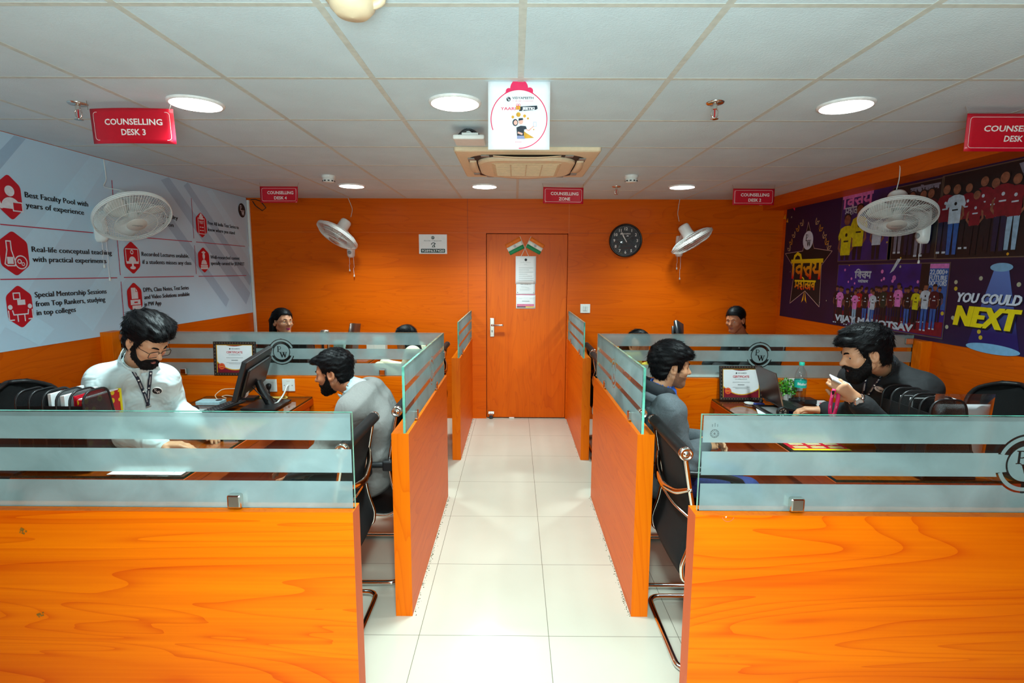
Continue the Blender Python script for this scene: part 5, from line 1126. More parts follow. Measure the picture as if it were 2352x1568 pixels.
x = OL.x+.262
t = thing('patterned_folder', 'red folder with yellow round pattern and yellow spine in the left organizer', 'folder', (x, OL.y+.1, DT))
MB().box((x, OL.y+.015, DT+.008), (x+.020, OL.y+.245, DT+.318), bev=.001).build('cover', FOLD, t); MB().box((x-.001, OL.y+.24, DT+.008), (x+.023, OL.y+.252, DT+.322), bev=.001).build('spine', YELLOW, t); MB().box((x+.001, OL.y+.02, DT+.31), (x+.019, OL.y+.236, DT+.323)).build('page_block', PAPER, t)
for k, (dx, h) in enumerate(((.242, .335), (.251, .328))):
    tag(MB().box((OL.x+dx, OL.y+.02, DT+.008), (OL.x+dx+.005, OL.y+.20-.02*k, DT+h), bev=.001).build('red_file', CRIMSON), 'thin red file in the left organizer, %s' % ('the taller one beside the papers' if k == 0 else 'the lower one against the patterned folder'), 'file')

# monitor, keyboard, mouse, phone on the left desk
Nb, Fb, Nt, Ft = at(537, 925, 3.2), at(599, 878, 3.64), at(560, 843, 3.2), at(617, 801, 3.66)
U = (Fb-Nb).normalized(); V = ((Nt-Nb)-U*(Nt-Nb).dot(U)).normalized(); Nn = U.cross(V)        # screen side
if Nn.x > 0: Nn = -Nn
W_, H_ = .455, .275; O = Nb
t = thing('computer_monitor', 'black computer monitor seen from behind on the left desk', 'monitor', (-1.65, 3.42, DT))
def MM4(o, u, v, n): return Matrix(((u.x, v.x, n.x, o.x), (u.y, v.y, n.y, o.y), (u.z, v.z, n.z, o.z), (0, 0, 0, 1)))
MO = MM4(O, U, V, -Nn)                                                                        # local z towards the back
m = MB().box((0, 0, -.018), (W_, H_, .014), bev=.006, M=MO); m.box((.03, .03, .013), (W_-.03, H_-.055, .034), bev=.010, M=MO); m.build('casing', BLACK, t)
MB().box((.012, .014, -.0195), (W_-.012, H_-.012, -.018), M=MO).build('screen', mk('screen_glass', (12, 14, 18), rough=.1), t)
F = Flat(MO @ Vector((W_-.04, H_-.035, .0145)), -U if (-U).cross(V).dot(-Nn) > 0 else U, V); F.text('acer', 0, 0, .016, bold=.02); F.mb.build('lettering', mk('monitor_mark', (150, 152, 150), rough=.4), t)
F = Flat(MO @ Vector((.07, .02, .0345)), F.U, V); F.rect(0, 0, .05, .035, 0).text('A', .01, .008, .015, 1, 3); F.mb.build('rating_label', [SIGNWHITE, INKGREY], t)
bc = Vector((-1.655, 3.43, DT)); mid = MO @ Vector((W_*.5, .06, .03))
MB().tube([bc+Vector((.03, 0, .004)), Vector((mid.x+.035, mid.y, mid.z-.02)), mid+Vector((.02, 0, .03))], [.028, .026, .024], 4).build('stand_column', BLACK, t)
MB().box((bc.x-.11, bc.y-.13, DT), (bc.x+.115, bc.y+.13, DT+.014), bev=.005).build('stand_base', BLACK, t)
p1 = mid+Vector((.01, -.06, .0)); e1 = onz(636, 925, DT+.006)
MB().tube(smooth_path([p1, p1+Vector((.05, -.02, -.04)), (p1.x+.08, p1.y+.05, DT+.03), (e1.x-.02, e1.y, DT+.008), (e1.x+.01, e1.y+.03, DT+.006)], 5, 2), .0038, 8).tube(smooth_path([p1+Vector((0, .06, -.01)), p1+Vector((.05, .05, -.05)), (p1.x+.1, p1.y+.1, DT+.035), (e1.x, e1.y+.01, DT+.014), (e1.x+.02, e1.y+.05, DT+.006)], 5, 2), .0032, 8).build('monitor_cables', BLACK, t)
kc = Vector((-1.90, 3.13, DT)); KM = Matrix.Translation(kc) @ Matrix.Rotation(radians(78), 4, 'Z') @ Matrix.Rotation(radians(-9), 4, 'X')
KM = Matrix.Translation(Vector((-1.905, 3.26, DT+.012))) @ Matrix.Rotation(radians(82), 4, 'Z') @ Matrix.Rotation(radians(-7), 4, 'X')
t = thing('keyboard', 'black keyboard in front of the monitor on the left desk', 'keyboard', KM.translation)
MB().box((-.22, -.068, -.006), (.22, .068, .010), bev=.005, M=KM).build('keyboard_body', BLACK, t)
m = MB()
for r_ in range(5):
    for c_ in range(17): m.box((-.205+.0242*c_, -.055+.0215*r_, .010), (-.205+.0242*c_+.0195, -.055+.0215*r_+.0175, .0155), bev=.0025, M=KM, seg=1)
m.build('keys', mk('key_caps', (34, 35, 38), rough=.5), t)['kind'] = 'stuff'
o = onz(452, 940, DT); tag(MB().ball((o.x, o.y-.05, DT+.012), (.033, .056, .024)).build('computer_mouse', BLACK), 'black mouse on the left desk beside the keyboard', 'mouse')
o = onz(485, 927, DT); t = thing('phone_box', 'small pale blue phone box lying on the left desk behind the keyboard', 'box', (o.x, o.y, DT))
MB().box((o.x-.08, o.y-.045, DT), (o.x+.08, o.y+.045, DT+.024), bev=.003).build('box_body', mk('pale_blue_card', (176, 214, 222), rough=.5), t)
MB().ball((o.x+.05, o.y+.01, DT+.0245), (.022, .022, .001)).build('printed_dot', INK, t)
o = onz(600, 905, DT); tag(MB().box((-1.93, 3.56, DT), (-1.80, 3.64, DT+.022), bev=.003).build('adapter_box', BLACK), 'flat black adapter lying behind the monitor', 'adapter')
P = [at(505, 928, 3.5), at(492, 908, 3.6), at(510, 893, 3.66), at(545, 892, 3.66)]; P[0].z = DT+.005
tag(MB().tube(smooth_path(P, 6, 3), .0028, 6).tube(smooth_path([at(545, 911, 3.62), at(520, 907, 3.62), at(508, 910, 3.62), at(520, 914, 3.6)], 5, 2), .0028, 6).build('loose_cable', CREAM), 'thin cream cable looped at the back of the left desk', 'cable')
tag(MB().tube([(-1.70+.06*cos(a)*1.6, 3.635+.022*sin(a), DT+.006+.004*sin(3*a)) for a in [2*pi*i/24 for i in range(24)]], .006, 6, closed=True).build('coiled_tape', mk('ochre_tape', (196, 160, 70), rough=.5)), 'flat ochre coil of cable behind the monitor', 'cable')
# papers and calendars under and on the glass
def flat_sheet(name, lb, poly_, z, draw=None, mats=PAPER, cat='paper', th=.0006):
    """poly_ = four desk corners, counter-clockwise from near left"""
    A, B, C_, D = [Vector((p[0], p[1], z)) for p in poly_]
    t = thing(name, lb, cat, (A+B+C_+D)/4)
    MB().prism([(p.x, p.y) for p in (A, B, C_, D)], th, z0=z).build('sheet', mats if not isinstance(mats, list) else mats[0], t)
    if draw:
        F = Flat(A+Vector((0, 0, th)), B-A, D-A); draw(F, (B-A).length, (D-A).length); F.mb.build('printing', mats if isinstance(mats, list) else [INK], t)
    return t
def cal(F, w_, h):
    F.rect(.0, 0, w_, h*.09, 1).rect(.0, h*.91, w_, h, 1)
    for i in range(3):
        for j in range(4):
            u, v = w_*(.08+.31*i), h*(.14+.19*j)
            F.text(('JAN', 'FEB', 'MAR', 'APR', 'MAY', 'JUN', 'JUL', 'AUG', 'SEP', 'OCT', 'NOV', 'DEC')[i+3*(3-j)], u+.03, v+h*.145, .006, 2, align='c')
            for r_ in range(4): F.rect(u, v+h*.03*r_, u+w_*.24, v+h*.03*r_+h*.018, 1 if r_ % 2 else 2)
CALM = [CRIMSON, YELLOW, SIGNWHITE]
flat_sheet('printed_calendar', 'red and yellow calendar sheet lying at the right edge of the left desk', ((-1.70, 2.72), (-1.462, 2.72), (-1.462, 3.08), (-1.70, 3.08)), DT+.0002, cal, CALM, 'calendar')
flat_sheet('printed_calendar', 'red and yellow calendar sheet lying at the left edge of the right desk', ((1.425, 2.60), (1.72, 2.60), (1.72, 2.86), (1.425, 2.86)), DT+.0002, cal, CALM, 'calendar')
def pinkline(F, w_, h): F.rect(0, 0, .006, h, 1)
flat_sheet('paper_sheet', 'white sheet with a pink margin on the left desk before the man in white', ((-2.02, 2.74), (-1.74, 2.80), (-1.80, 3.02), (-2.08, 2.96)), DT+.0012, pinkline, [PAPER, PINK], 'paper')
def dia(F, w_, h):
    F.disc(w_*.55, h*.5, w_*.06, 1, ry=h*.15).disc(w_*.72, h*.5, w_*.05, 1, ry=h*.15).disc(w_*.55, h*.5, w_*.03, 2, 3, ry=h*.07); F.text('12345', w_*.8, h*.1, h*.12, 3, align='l')
flat_sheet('paper_sheet', 'white card with round yellow pictures at the near edge of the left desk', ((-1.80, 2.225), (-1.47, 2.225), (-1.47, 2.33), (-1.80, 2.33)), DT+.0002, lambda F, w_, h: (F.disc(w_*.5, h*.5, w_*.05, 1), F.disc(w_*.68, h*.5, w_*.05, 1), F.disc(w_*.5, h*.5, w_*.025, 2, 3), F.disc(w_*.68, h*.5, w_*.025, 2, 3), F.line([(w_*.85, h*.2), (w_*.85, h*.8)], .004, 2)), [PAPER, GOLD, INKGREY], 'card')
flat_sheet('paper_sheet', 'grey printed sheet under the mouse on the left desk', ((-2.16, 3.02), (-1.98, 3.02), (-1.98, 3.34), (-2.16, 3.34)), DT+.0002, None, mk('grey_sheet', (186, 196, 196), rough=.7), 'paper')

# certificates
def certificate(label, A, w_, h, lean, z0):
    """A = lower left corner"""
    t = thing('framed_certificate', label, 'framed certificate', (A.x+w_/2, A.y, z0))
    M = Matrix.Translation((A.x, A.y, z0)) @ Matrix.Rotation(-lean, 4, 'X')
    fw = .022; m = MB()
    for lo, hi in (((0, 0), (w_, fw)), ((0, h-fw), (w_, h)), ((0, fw), (fw, h-fw)), ((w_-fw, fw), (w_, h-fw))): m.box((lo[0], -.002, lo[1]), (hi[0], .016, hi[1]), bev=.003, M=M)
    n = 16
    for k in range(n): u = w_*(k+.5)/n; [m.ball((u, -.002, v), (.006, .003, .005), 1, 8, 4, M) for v in (fw*.5, h-fw*.5)]
    for k in range(10): v = h*(k+.5)/10; [m.ball((u, -.002, v), (.005, .003, .006), 1, 8, 4, M) for u in (fw*.5, w_-fw*.5)]
    m.build('carved_frame', [mk('dark_carved_frame', (34, 24, 18), rough=.45, noise=.2), mk('frame_bronze', (86, 62, 44), rough=.4)], t)
    MB().box((fw-.004, .004, fw-.004), (w_-fw+.004, .012, h-fw+.004), M=M).build('backing_sheet', PAPER, t)
    R3 = M.to_3x3(); F = Flat(M @ Vector((0, .0035, 0)), R3 @ Vector((1, 0, 0)), R3 @ Vector((0, 0, 1)))
    a, b, c_, d_ = fw, w_-fw, fw, h-fw
    F.poly([(a, c_), (b, c_), (b, c_+.062)] + [(b-(b-a)*k/12, c_+.018+.044*(1-2*k/12)**2*(1 if k < 7 else 1.35)) for k in range(1, 13)], 0, 2)
    F.line([(b-(b-a)*k/12, c_+.020+.044*(1-2*k/12)**2*(1 if k < 7 else 1.35)) for k in range(13)], .006, 1, 3)
    F.poly([(a+.05, d_), (b-.05, d_)] + [(b-.05-(b-a-.1)*k/10, d_-.012*sin(pi*k/10)) for k in range(11)], 0, 2); F.rect(a, d_-.004, b, d_, 1, 3); F.rect(a, c_, a+.004, d_, 1, 3); F.rect(b-.004, c_, b, d_, 1, 3)
    F.disc(a+.035, c_+.045, .021, 2, 5).ring(a+.035, c_+.045, .016, .018, 1, 6); F.rect(a+.022, c_+.043, a+.048, c_+.048, 1, 6)
    for k in range(14): F.disc(a+.035+.021*cos(k*pi/7), c_+.045+.021*sin(k*pi/7), .004, 2, 5, n=8)
    u = (a+b)/2; F.lay = 4; F.text('CERTIFICATE', u, h*.66, .0145, 3, align='c', width=.115, bold=.012); F.text('OF APPRECIATION', u, h*.60, .007, 4, align='c'); F.text('VIDYAPEETH', u+.008, h*.775, .008, 4, align='c', width=.062, bold=.02); F.disc(u-.032, h*.79, .005, 5)
    for k, (v, l, hh) in enumerate(((.53, .12, .0016), (.455, .045, .0035), (.385, .12, .0016), (.35, .08, .0016))): F.line([(u-l/2, h*v), (u+l/2, h*v)], hh, 4)
    F.line([(b-.05, h*.25), (b-.03, h*.262), (b-.02, h*.255)], .0015, 4)
    F.mb.build('certificate_print', [DARKRED, GOLD, mk('seal_red', (214, 40, 36), rough=.5), CRIMSON, INKGREY, INK], t)
    MB().sheet([[tuple(M @ Vector((x_, .002, z_))) for x_ in (fw, w_-fw)] for z_ in (fw, h-fw)], 0).build('cover_glass', LENS, t)
    return t
A = at(492, 862, 3.712); certificate('framed certificate standing on the partition ledge at the left', A, .302, .245, .05, PH+.001)
A = at(1662, 912, 3.60); certificate('framed certificate standing on the right desk behind the laptop', Vector((1.448, 3.64, 0)), .30, .245, .16, DT+.001)

# laptop on its stand
Nb, Fb, Nt = at(1799, 937, 3.20), at(1752, 911, 3.52), at(1783, 856, 3.20)
U = (Fb-Nb).normalized(); V = ((Nt-Nb)-U*(Nt-Nb).dot(U)).normalized(); Nn = U.cross(V)
if Nn.x < 0: Nn = -Nn                                                                          # screen faces +x
MO = MM4(Nb, U, V, Nn); LW, LH = .335, .225
t = thing('laptop', 'open dark laptop on a folding stand in front of the man in black', 'laptop', (Nb.x, Nb.y+.16, DT))
lid = MB().box((0, 0, -.004), (LW, LH, .003), bev=.002, M=MO).build('lid', mk('laptop_bronze', (62, 46, 40), rough=.3, metal=.6), t)
MB().box((.008, .012, .003), (LW-.008, LH-.008, .0036), M=MO).build('screen', mk('laptop_screen', (34, 42, 60), rough=.15), lid)
MB().box((-.0015, 0, -.004), (.0008, LH, .0035), M=MO).build('lid_edge', STEEL, lid)
Bx = Vector((.97, 0, -.17)).normalized(); MK = MM4(Nb+Vector((.004, 0, -.004)), U, Bx, U.cross(Bx))
bs = MB().box((0, 0, -.007), (LW, .23, .007), bev=.003, M=MK).build('base', mk('laptop_black', (26, 25, 26), rough=.35), t)
kn = MK.to_3x3() @ Vector((0, 0, 1)); sg = 1 if kn.z > 0 else -1; m = MB()
for r_ in range(5):
    for c_ in range(13): m.box((.02+.023*c_, .035+.0215*r_, sg*.007), (.02+.023*c_+.018, .035+.0215*r_+.017, sg*.0088), M=MK)
m.build('keys', BLACK, bs)['kind'] = 'stuff'
t = thing('laptop_stand', 'black folding stand with round wheel-like hinge under the laptop', 'laptop stand', (Nb.x, Nb.y+.15, DT))
MB().box((Nb.x-.06, Nb.y-.0, DT), (Nb.x+.17, Nb.y+.02, DT+.012), bev=.003).box((Nb.x-.06, Nb.y+.27, DT), (Nb.x+.17, Nb.y+.29, DT+.012), bev=.003).box((Nb.x-.06, Nb.y, DT), (Nb.x-.03, Nb.y+.29, DT+.012), bev=.003).build('stand_feet', BLACK, t)
hc = Vector((Nb.x-.005, Nb.y-.006, DT+.038)); HM = Matrix.Translation(hc) @ Matrix.Rotation(pi/2, 4, 'X')
MB().lathe([(.034, -.012), (.036, 0), (.034, .01), (.026, .01), (.026, -.012)], 28, M=HM, cap=False).tube([hc+Vector((0, .005, 0)), Vector((Nb.x, Nb.y+.01, Nb.z-.02))], .012, 8).tube([hc+Vector((-.0, .29, -.01)), Vector((Nb.x, Nb.y+.29, Nb.z-.02))], .012, 8).build('hinge_ring', BLACK, t)
m = MB()
for k in range(7): a = 2*pi*k/7; m.tube([hc, hc+Vector((.027*cos(a), 0, .027*sin(a)))], .0028, 6)
m.build('hinge_spokes', BLACK, t); MB().lathe([(.0001, -.002), (.026, -.002)], 24, M=HM, cap=False).build('hinge_disc', WHITE, t)

# bottle, plant, adapter, papers on the right desk
o = at(1836, 912, 3.56); bx, by = o.x, 3.56
t = thing('water_bottle', 'clear plastic water bottle with green label and cap on the right desk', 'bottle', (bx, by, DT)); M = Matrix.Translation((bx, by, DT))
PETM = glass_mat('bottle_plastic', (.93, .96, .97, 1), 2.2)
prof = [(.030, 0), (.037, .008), (.0385, .03)]
for k in range(6): z = .035+.013*k; prof += [(.0385, z), (.0355, z+.0065)]
prof += [(.0385, .118), (.0385, .172), (.036, .176), (.0385, .183), (.0375, .20), (.033, .222), (.022, .244), (.0135, .258), (.0135, .266), (.016, .268), (.0135, .270), (.0135, .276)]
MB().lathe(prof, 28, M=M).build('bottle_body', PETM, t)
MB().lathe([(.0392, .119), (.0392, .171)], 32, M=M, cap=False).build('label', TEAL, t)
lt = MB(); vs, fs = text_tris('Bisleri', .03); x0 = min(p[0] for p in vs); x1 = max(p[0] for p in vs)
lt.add([(bx+.0396*sin((x-(x0+x1)/2)/(x1-x0)*1.7-.1), by-.0396*cos((x-(x0+x1)/2)/(x1-x0)*1.7-.1), DT+.138+y*.024) for x, y in vs], fs); lt.build('lettering', SIGNWHITE, t)
MB().lathe([(.0175, .270), (.0178, .288), (.016, .291), (.0001, .2915)], 24, M=M).build('cap', mk('teal_cap', (46, 200, 172), rough=.35), t)
MB().lathe([(.0335, .004), (.0345, .03), (.0345, .100), (.0001, .1005)], 24, M=M).build('water', glass_mat('water', (.95, .98, .99, 1), .6), t)
o = at(1806, 910, 3.62); px_, py_ = o.x, 3.62
t = thing('potted_plant', 'small round green plant in a white pot behind the laptop', 'plant', (px_, py_, DT)); M = Matrix.Translation((px_, py_, DT))
MB().lathe([(.030, 0), (.040, .055), (.042, .06), (.038, .06), (.036, .05), (.0001, .05)], 24, M=M).build('pot', WHITE, t)
rnd = random.Random(2); m = MB(); st = MB()
for k in range(520):
    a, e = rnd.random()*2*pi, math.asin(max(-.75, min(1, rnd.uniform(-.75, 1)))); r = .062*(.62+.42*rnd.random())
    c_ = Vector((px_+r*cos(a)*cos(e), py_+r*sin(a)*cos(e), DT+.098+r*1.05*sin(e))); d_ = (c_-Vector((px_, py_, DT+.08))).normalized(); s_ = d_.orthogonal().normalized()
    s_.rotate(Matrix.Rotation(rnd.random()*2*pi, 3, d_)); L = .010+.007*rnd.random(); wd = L*.42; nrm = d_.cross(s_)
    tip = c_+(s_*.7+d_*.6).normalized()*L; mid_ = c_.lerp(tip, .55)
    m.add([c_, mid_+nrm*wd, tip, mid_-nrm*wd], [(0, 1, 2, 3)], k % 3)
for k in range(14): a = 2*pi*k/14; st.tube([(px_, py_, DT+.05), (px_+.04*cos(a), py_+.04*sin(a), DT+.09+.03*(k % 3))], .0015, 5)
fo = m.build('foliage', [mk('leaf_bright', (104, 190, 34), rough=.5, noise=.1), mk('leaf_mid', (60, 150, 30), rough=.5, noise=.1), mk('leaf_deep', (30, 104, 26), rough=.5, noise=.1)], t); fo['kind'] = 'stuff'; st.build('stems', mk('stem_green', (70, 110, 30)), t)
o = onz(1858, 924, DT); t = thing('adapter_box', 'black adapter box lying behind the water bottle', 'adapter', (1.98, 3.60, DT)); MB().box((1.90, 3.535, DT), (2.07, 3.62, DT+.035), bev=.004).build('casing', BLACK, t); MB().tube(smooth_path([(1.91, 3.56, DT+.02), (1.84, 3.54, DT+.02), (1.80, 3.58, DT+.006), (1.76, 3.62, DT+.006)], 4, 2), .004, 8).build('lead', BLACK, t)
o = onz(1716, 924, DT); tag(MB().lathe([(.0001, .001), (.028, .001), (.036, .008), (.037, .008), (.030, 0), (.0001, 0)], 28, M=Matrix.Translation((o.x, o.y-.04, DT))).build('small_dish', WHITE), 'small white round dish on the right desk before the certificate', 'dish')
flat_sheet('paper_sheet', 'white sheet under the laptop stand on the right desk', ((1.56, 3.30), (1.72, 3.22), (1.80, 3.44), (1.64, 3.52)), DT+.0002, None, PAPER)
flat_sheet('brochure', 'blue printed brochure on the right desk behind the laptop', ((1.74, 3.30), (1.94, 3.26), (1.97, 3.44), (1.77, 3.48)), DT+.001, lambda F, w_, h: (F.poly([(0, 0), (w_*.7, 0), (w_*.6, h*.35), (w_*.3, h*.5), (0, h*.3)], 1), F.rect(w_*.1, h*.7, w_*.6, h*.76, 2)), [mk('brochure_blue', (40, 160, 226), rough=.4), mk('brochure_navy', (30, 60, 190), rough=.4), SIGNWHITE], 'brochure')
flat_sheet('paper_sheet', 'white sheet with pink print beside the black adapter on the right desk', ((2.02, 3.34), (2.19, 3.34), (2.19, 3.66), (2.09, 3.66)), DT+.0002, lambda F, w_, h: F.poly([(.03, h*.7), (.1, h*.7), (.05, h*.8)], 1), [PAPER, PINK], 'paper')
tag(MB().box((1.63, 3.50, DT), (1.70, 3.53, DT+.016), bev=.006).build('marker_pen', mk('marker_blue', (40, 70, 170), rough=.4)), 'white and blue marker lying behind the laptop', 'pen')

# back cubicles
o = at(746, 762, 4.52); t = thing('steel_flask', 'tall steel flask on the back left desk', 'flask', (o.x, 4.52, DT)); M = Matrix.Translation((o.x, 4.52, DT))
MB().lathe([(.034, 0), (.036, .01), (.036, .315)], 24, M=M).build('flask_body', CHROME, t); MB().lathe([(.037, .315), (.0375, .375), (.034, .385), (.0001, .386)], 24, M=M).build('flask_cup', STEEL, t)
p0, p1, p2 = at(804, 764, 4.75), at(817, 764, 5.02), at(806, 741, 4.75)
t = thing('laptop', 'dark laptop on the back left desk, its lid just above the partition glass', 'laptop', (p0.x, 4.9, DT))
zt = p2.z; MB().sheet([[(-1.54, 4.62, DT+.02), (-1.52, 4.98, DT+.02)], [(p2.x, 4.72, zt), (p2.x+.015, 4.98, zt-.03)]], 0, th=.008).build('lid', MATS['laptop_bronze'], t)
MB().box((-1.76, 4.64, DT), (-1.545, 4.98, DT+.018), bev=.004).build('base', MATS['laptop_black'], t)
p = at(1514, 735, 4.9); t = thing('computer_monitor', 'black monitor on the back right desk, top edge above the partition glass', 'monitor', (1.45, 5.0, DT))
zt = p.z; MB().sheet([[(1.50, 4.72, zt-.29), (1.56, 5.14, zt-.30)], [(1.46, 4.84, zt), (1.57, 4.98, zt-.03)]], 0, th=.03).build('casing', BLACK, t)
MB().sheet([[(1.452, 4.8, zt-.24), (1.51, 5.05, zt-.25)], [(1.445, 4.85, zt-.05), (1.53, 4.96, zt-.07)]], 0, th=.02).build('rear_cover', BLACK, t)
MB().tube([(1.56, 4.93, DT+.01), (1.55, 4.93, zt-.15)], .02, 8).box((1.47, 4.82, DT), (1.66, 5.04, DT+.012), bev=.004).build('stand', BLACK, t)
organizer('black mesh desk organizer on the back left desk before the woman with glasses', Vector((-2.0, 4.26, DT)), 'x')
for lb, x0, y0, w_, d_, mt in (('pale green paper box on the back left desk', -1.76, 5.07, .10, .12, mk('pale_green_card', (150, 206, 200), rough=.5)), ('white box at the back left desk edge beside the laptop', -1.47, 5.45, .12, .1, WHITE)):
    tag(MB().box((x0, y0, DT), (x0+w_, y0+d_, DT+.21), bev=.004).build('paper_box', mt), lb, 'box')
flat_sheet('paper_sheet', 'white sheets lying on the back left desk', ((-1.78, 4.28), (-1.50, 4.28), (-1.46, 4.52), (-1.74, 4.55)), DT+.0005, lambda F, w_, h: F.rect(.03, .03, .12, .1, 1), [PAPER, mk('pale_green_card', (150, 206, 200))])
flat_sheet('paper_sheet', 'white sheets lying on the back right desk', ((1.46, 4.30), (1.86, 4.28), (1.88, 4.58), (1.48, 4.6)), DT+.0005, None, PAPER)
A, B = at(786, 792, YB), at(822, 820, YB); plate('wall_socket', 'white socket plate on the back wall behind the laptop lid', A, B, YB, cat='socket'); A, B = at(842, 790, YB), at(861, 812, YB); plate('data_outlet', 'small white outlet on the back wall right of the laptop lid', A, B, YB, cat='outlet')
# ================================================================== people: signed-distance bodies meshed as one surface
def smin(a, b, k):
    h = np.clip(.5+.5*(b-a)/k, 0, 1); return b*(1-h)+a*h-k*h*(1-h)
def smax(a, b, k): return -smin(-a, -b, k)
def s_ell(P, c, r):
    q = [(P[i]-c[i])/r[i] for i in range(3)]; k0 = np.sqrt(q[0]**2+q[1]**2+q[2]**2)
    g = [(P[i]-c[i])/(r[i]*r[i]) for i in range(3)]; k1 = np.sqrt(g[0]**2+g[1]**2+g[2]**2)
    return k0*(k0-1)/np.maximum(k1, 1e-6)
def s_cone(P, a, b, r1, r2):
    d = [b[i]-a[i] for i in range(3)]; L = max(1e-9, sum(x*x for x in d))
    t = np.clip(sum((P[i]-a[i])*d[i] for i in range(3))/L, 0, 1)
    return np.sqrt(sum((P[i]-a[i]-d[i]*t)**2 for i in range(3)))-(r1+(r2-r1)*t)
def s_ecap(P, a, b, A0, A1, lat):
    """tapered limb of elliptical section: A0, A1 = (half width along lat, half depth)"""
    d = [b[i]-a[i] for i in range(3)]; L = max(1e-9, sum(x*x for x in d))
    t = np.clip(sum((P[i]-a[i])*d[i] for i in range(3))/L, 0, 1)
    q = [P[i]-a[i]-d[i]*t for i in range(3)]; u = sum(q[i]*lat[i] for i in range(3))
    v2 = np.maximum(sum(q[i]**2 for i in range(3))-u*u, 0)
    rx = A0[0]+(A1[0]-A0[0])*t; ry = A0[1]+(A1[1]-A0[1])*t
    k = np.sqrt((u/rx)**2+v2/(ry*ry)); return (k-1)*np.minimum(rx, ry)
_nr = np.random.RandomState(4); _ND = _nr.normal(size=(10, 3)); _ND /= np.linalg.norm(_ND, axis=1)[:, None]; _NP = _nr.uniform(0, 6.28, 10)
def wav(P, sc, n=7, o=0, an=(1, 1, 1)):
    return sum(np.sin(sc*(1+.23*i)*(P[0]*_ND[(i+o) % 10][0]*an[0]+P[1]*_ND[(i+o) % 10][1]*an[1]+P[2]*_ND[(i+o) % 10][2]*an[2])+_NP[(i+o) % 10]) for i in range(n))/n
class Fld:
    def __init__(s, lo, hi, h):
        s.lo = np.array(lo, float); s.h = h; s.n = np.maximum(4, np.ceil((np.array(hi)-s.lo)/h).astype(int)+1)
        s.F = np.full(s.n, .5, np.float32); s.ax = [s.lo[i]+h*np.arange(s.n[i]) for i in range(3)]
    def sub(s, blo, bhi, m):
        a = np.clip(np.floor((np.array(blo)-m-s.lo)/s.h).astype(int), 0, s.n-1); b = np.clip(np.ceil((np.array(bhi)+m-s.lo)/s.h).astype(int)+1, 0, s.n)
        sl = tuple(slice(int(x), int(y)) for x, y in zip(a, b))
        P = [s.ax[0][sl[0]][:, None, None], s.ax[1][sl[1]][None, :, None], s.ax[2][sl[2]][None, None, :]]
        return sl, P
    def add(s, fn, blo, bhi, k=.01, op='u'):
        sl, P = s.sub(blo, bhi, k+3*s.h)
        if any(x.stop-x.start <= 0 for x in sl): return
        d = fn(P); F = s.F[sl]
        s.F[sl] = smin(F, d, k) if op == 'u' else smax(F, -d, k)
    def cone(s, a, b, r1, r2, k=.012, op='u'):
        r = max(r1, r2); s.add(lambda P: s_cone(P, a, b, r1, r2), np.minimum(a, b)-r, np.maximum(a, b)+r, k, op)
    def ecap(s, a, b, A0, A1, lat, k=.03):
        r = max(max(A0), max(A1)); s.add(lambda P: s_ecap(P, a, b, A0, A1, lat), np.minimum(a, b)-r, np.maximum(a, b)+r, k)
    def ell(s, c, r, k=.012, op='u'): s.add(lambda P: s_ell(P, c, r), np.array(c)-np.array(r), np.array(c)+np.array(r), k, op)
    def mesh(s):
        F = s.F; S_ = F < 0; c = np.zeros(np.array(F.shape)-1, np.int8)
        for i in (0, 1):
            for j in (0, 1):
                for k in (0, 1): c += S_[i:F.shape[0]-1+i, j:F.shape[1]-1+j, k:F.shape[2]-1+k]
        act = (c > 0) & (c < 8); I = np.argwhere(act); G = np.full(act.shape, -1, np.int32); G[act] = np.arange(len(I))
        acc = np.zeros((len(I), 3)); cnt = np.zeros(len(I)); i0, i1, i2 = I.T
        for ax in range(3):
            e = np.zeros(3, int); e[ax] = 1; o = [x for x in range(3) if x != ax]
            for p in (0, 1):
                for q in (0, 1):
                    b = np.zeros(3, int); b[o[0]] = p; b[o[1]] = q
                    fa = F[i0+b[0], i1+b[1], i2+b[2]]; fb = F[i0+b[0]+e[0], i1+b[1]+e[1], i2+b[2]+e[2]]
                    m = (fa < 0) != (fb < 0); t = np.where(m, fa/np.where(m, fa-fb, 1), 0)
                    acc += np.where(m[:, None], b+e*t[:, None], 0); cnt += m
        V = s.lo+s.h*(I+acc/np.maximum(cnt, 1)[:, None]); Q = []
        for ax in range(3):
            sl0 = [slice(None)]*3; sl1 = [slice(None)]*3; sl0[ax] = slice(0, -1); sl1[ax] = slice(1, None)
            A, B = S_[tuple(sl0)], S_[tuple(sl1)]; E = np.argwhere(A != B); u, v = (ax+1) % 3, (ax+2) % 3
            ok = (E[:, u] > 0) & (E[:, v] > 0) & (E[:, u] < F.shape[u]-1) & (E[:, v] < F.shape[v]-1); E = E[ok]
            if not len(E): continue
            ins = A[E[:, 0], E[:, 1], E[:, 2]]; qs = []
            for du, dv in ((-1, -1), (0, -1), (0, 0), (-1, 0)):
                X = E.copy(); X[:, u] += du; X[:, v] += dv; qs.append(G[X[:, 0], X[:, 1], X[:, 2]])
            q = np.stack(qs, 1); q[~ins] = q[~ins][:, ::-1]; Q.append(q)
        return V, np.concatenate(Q)
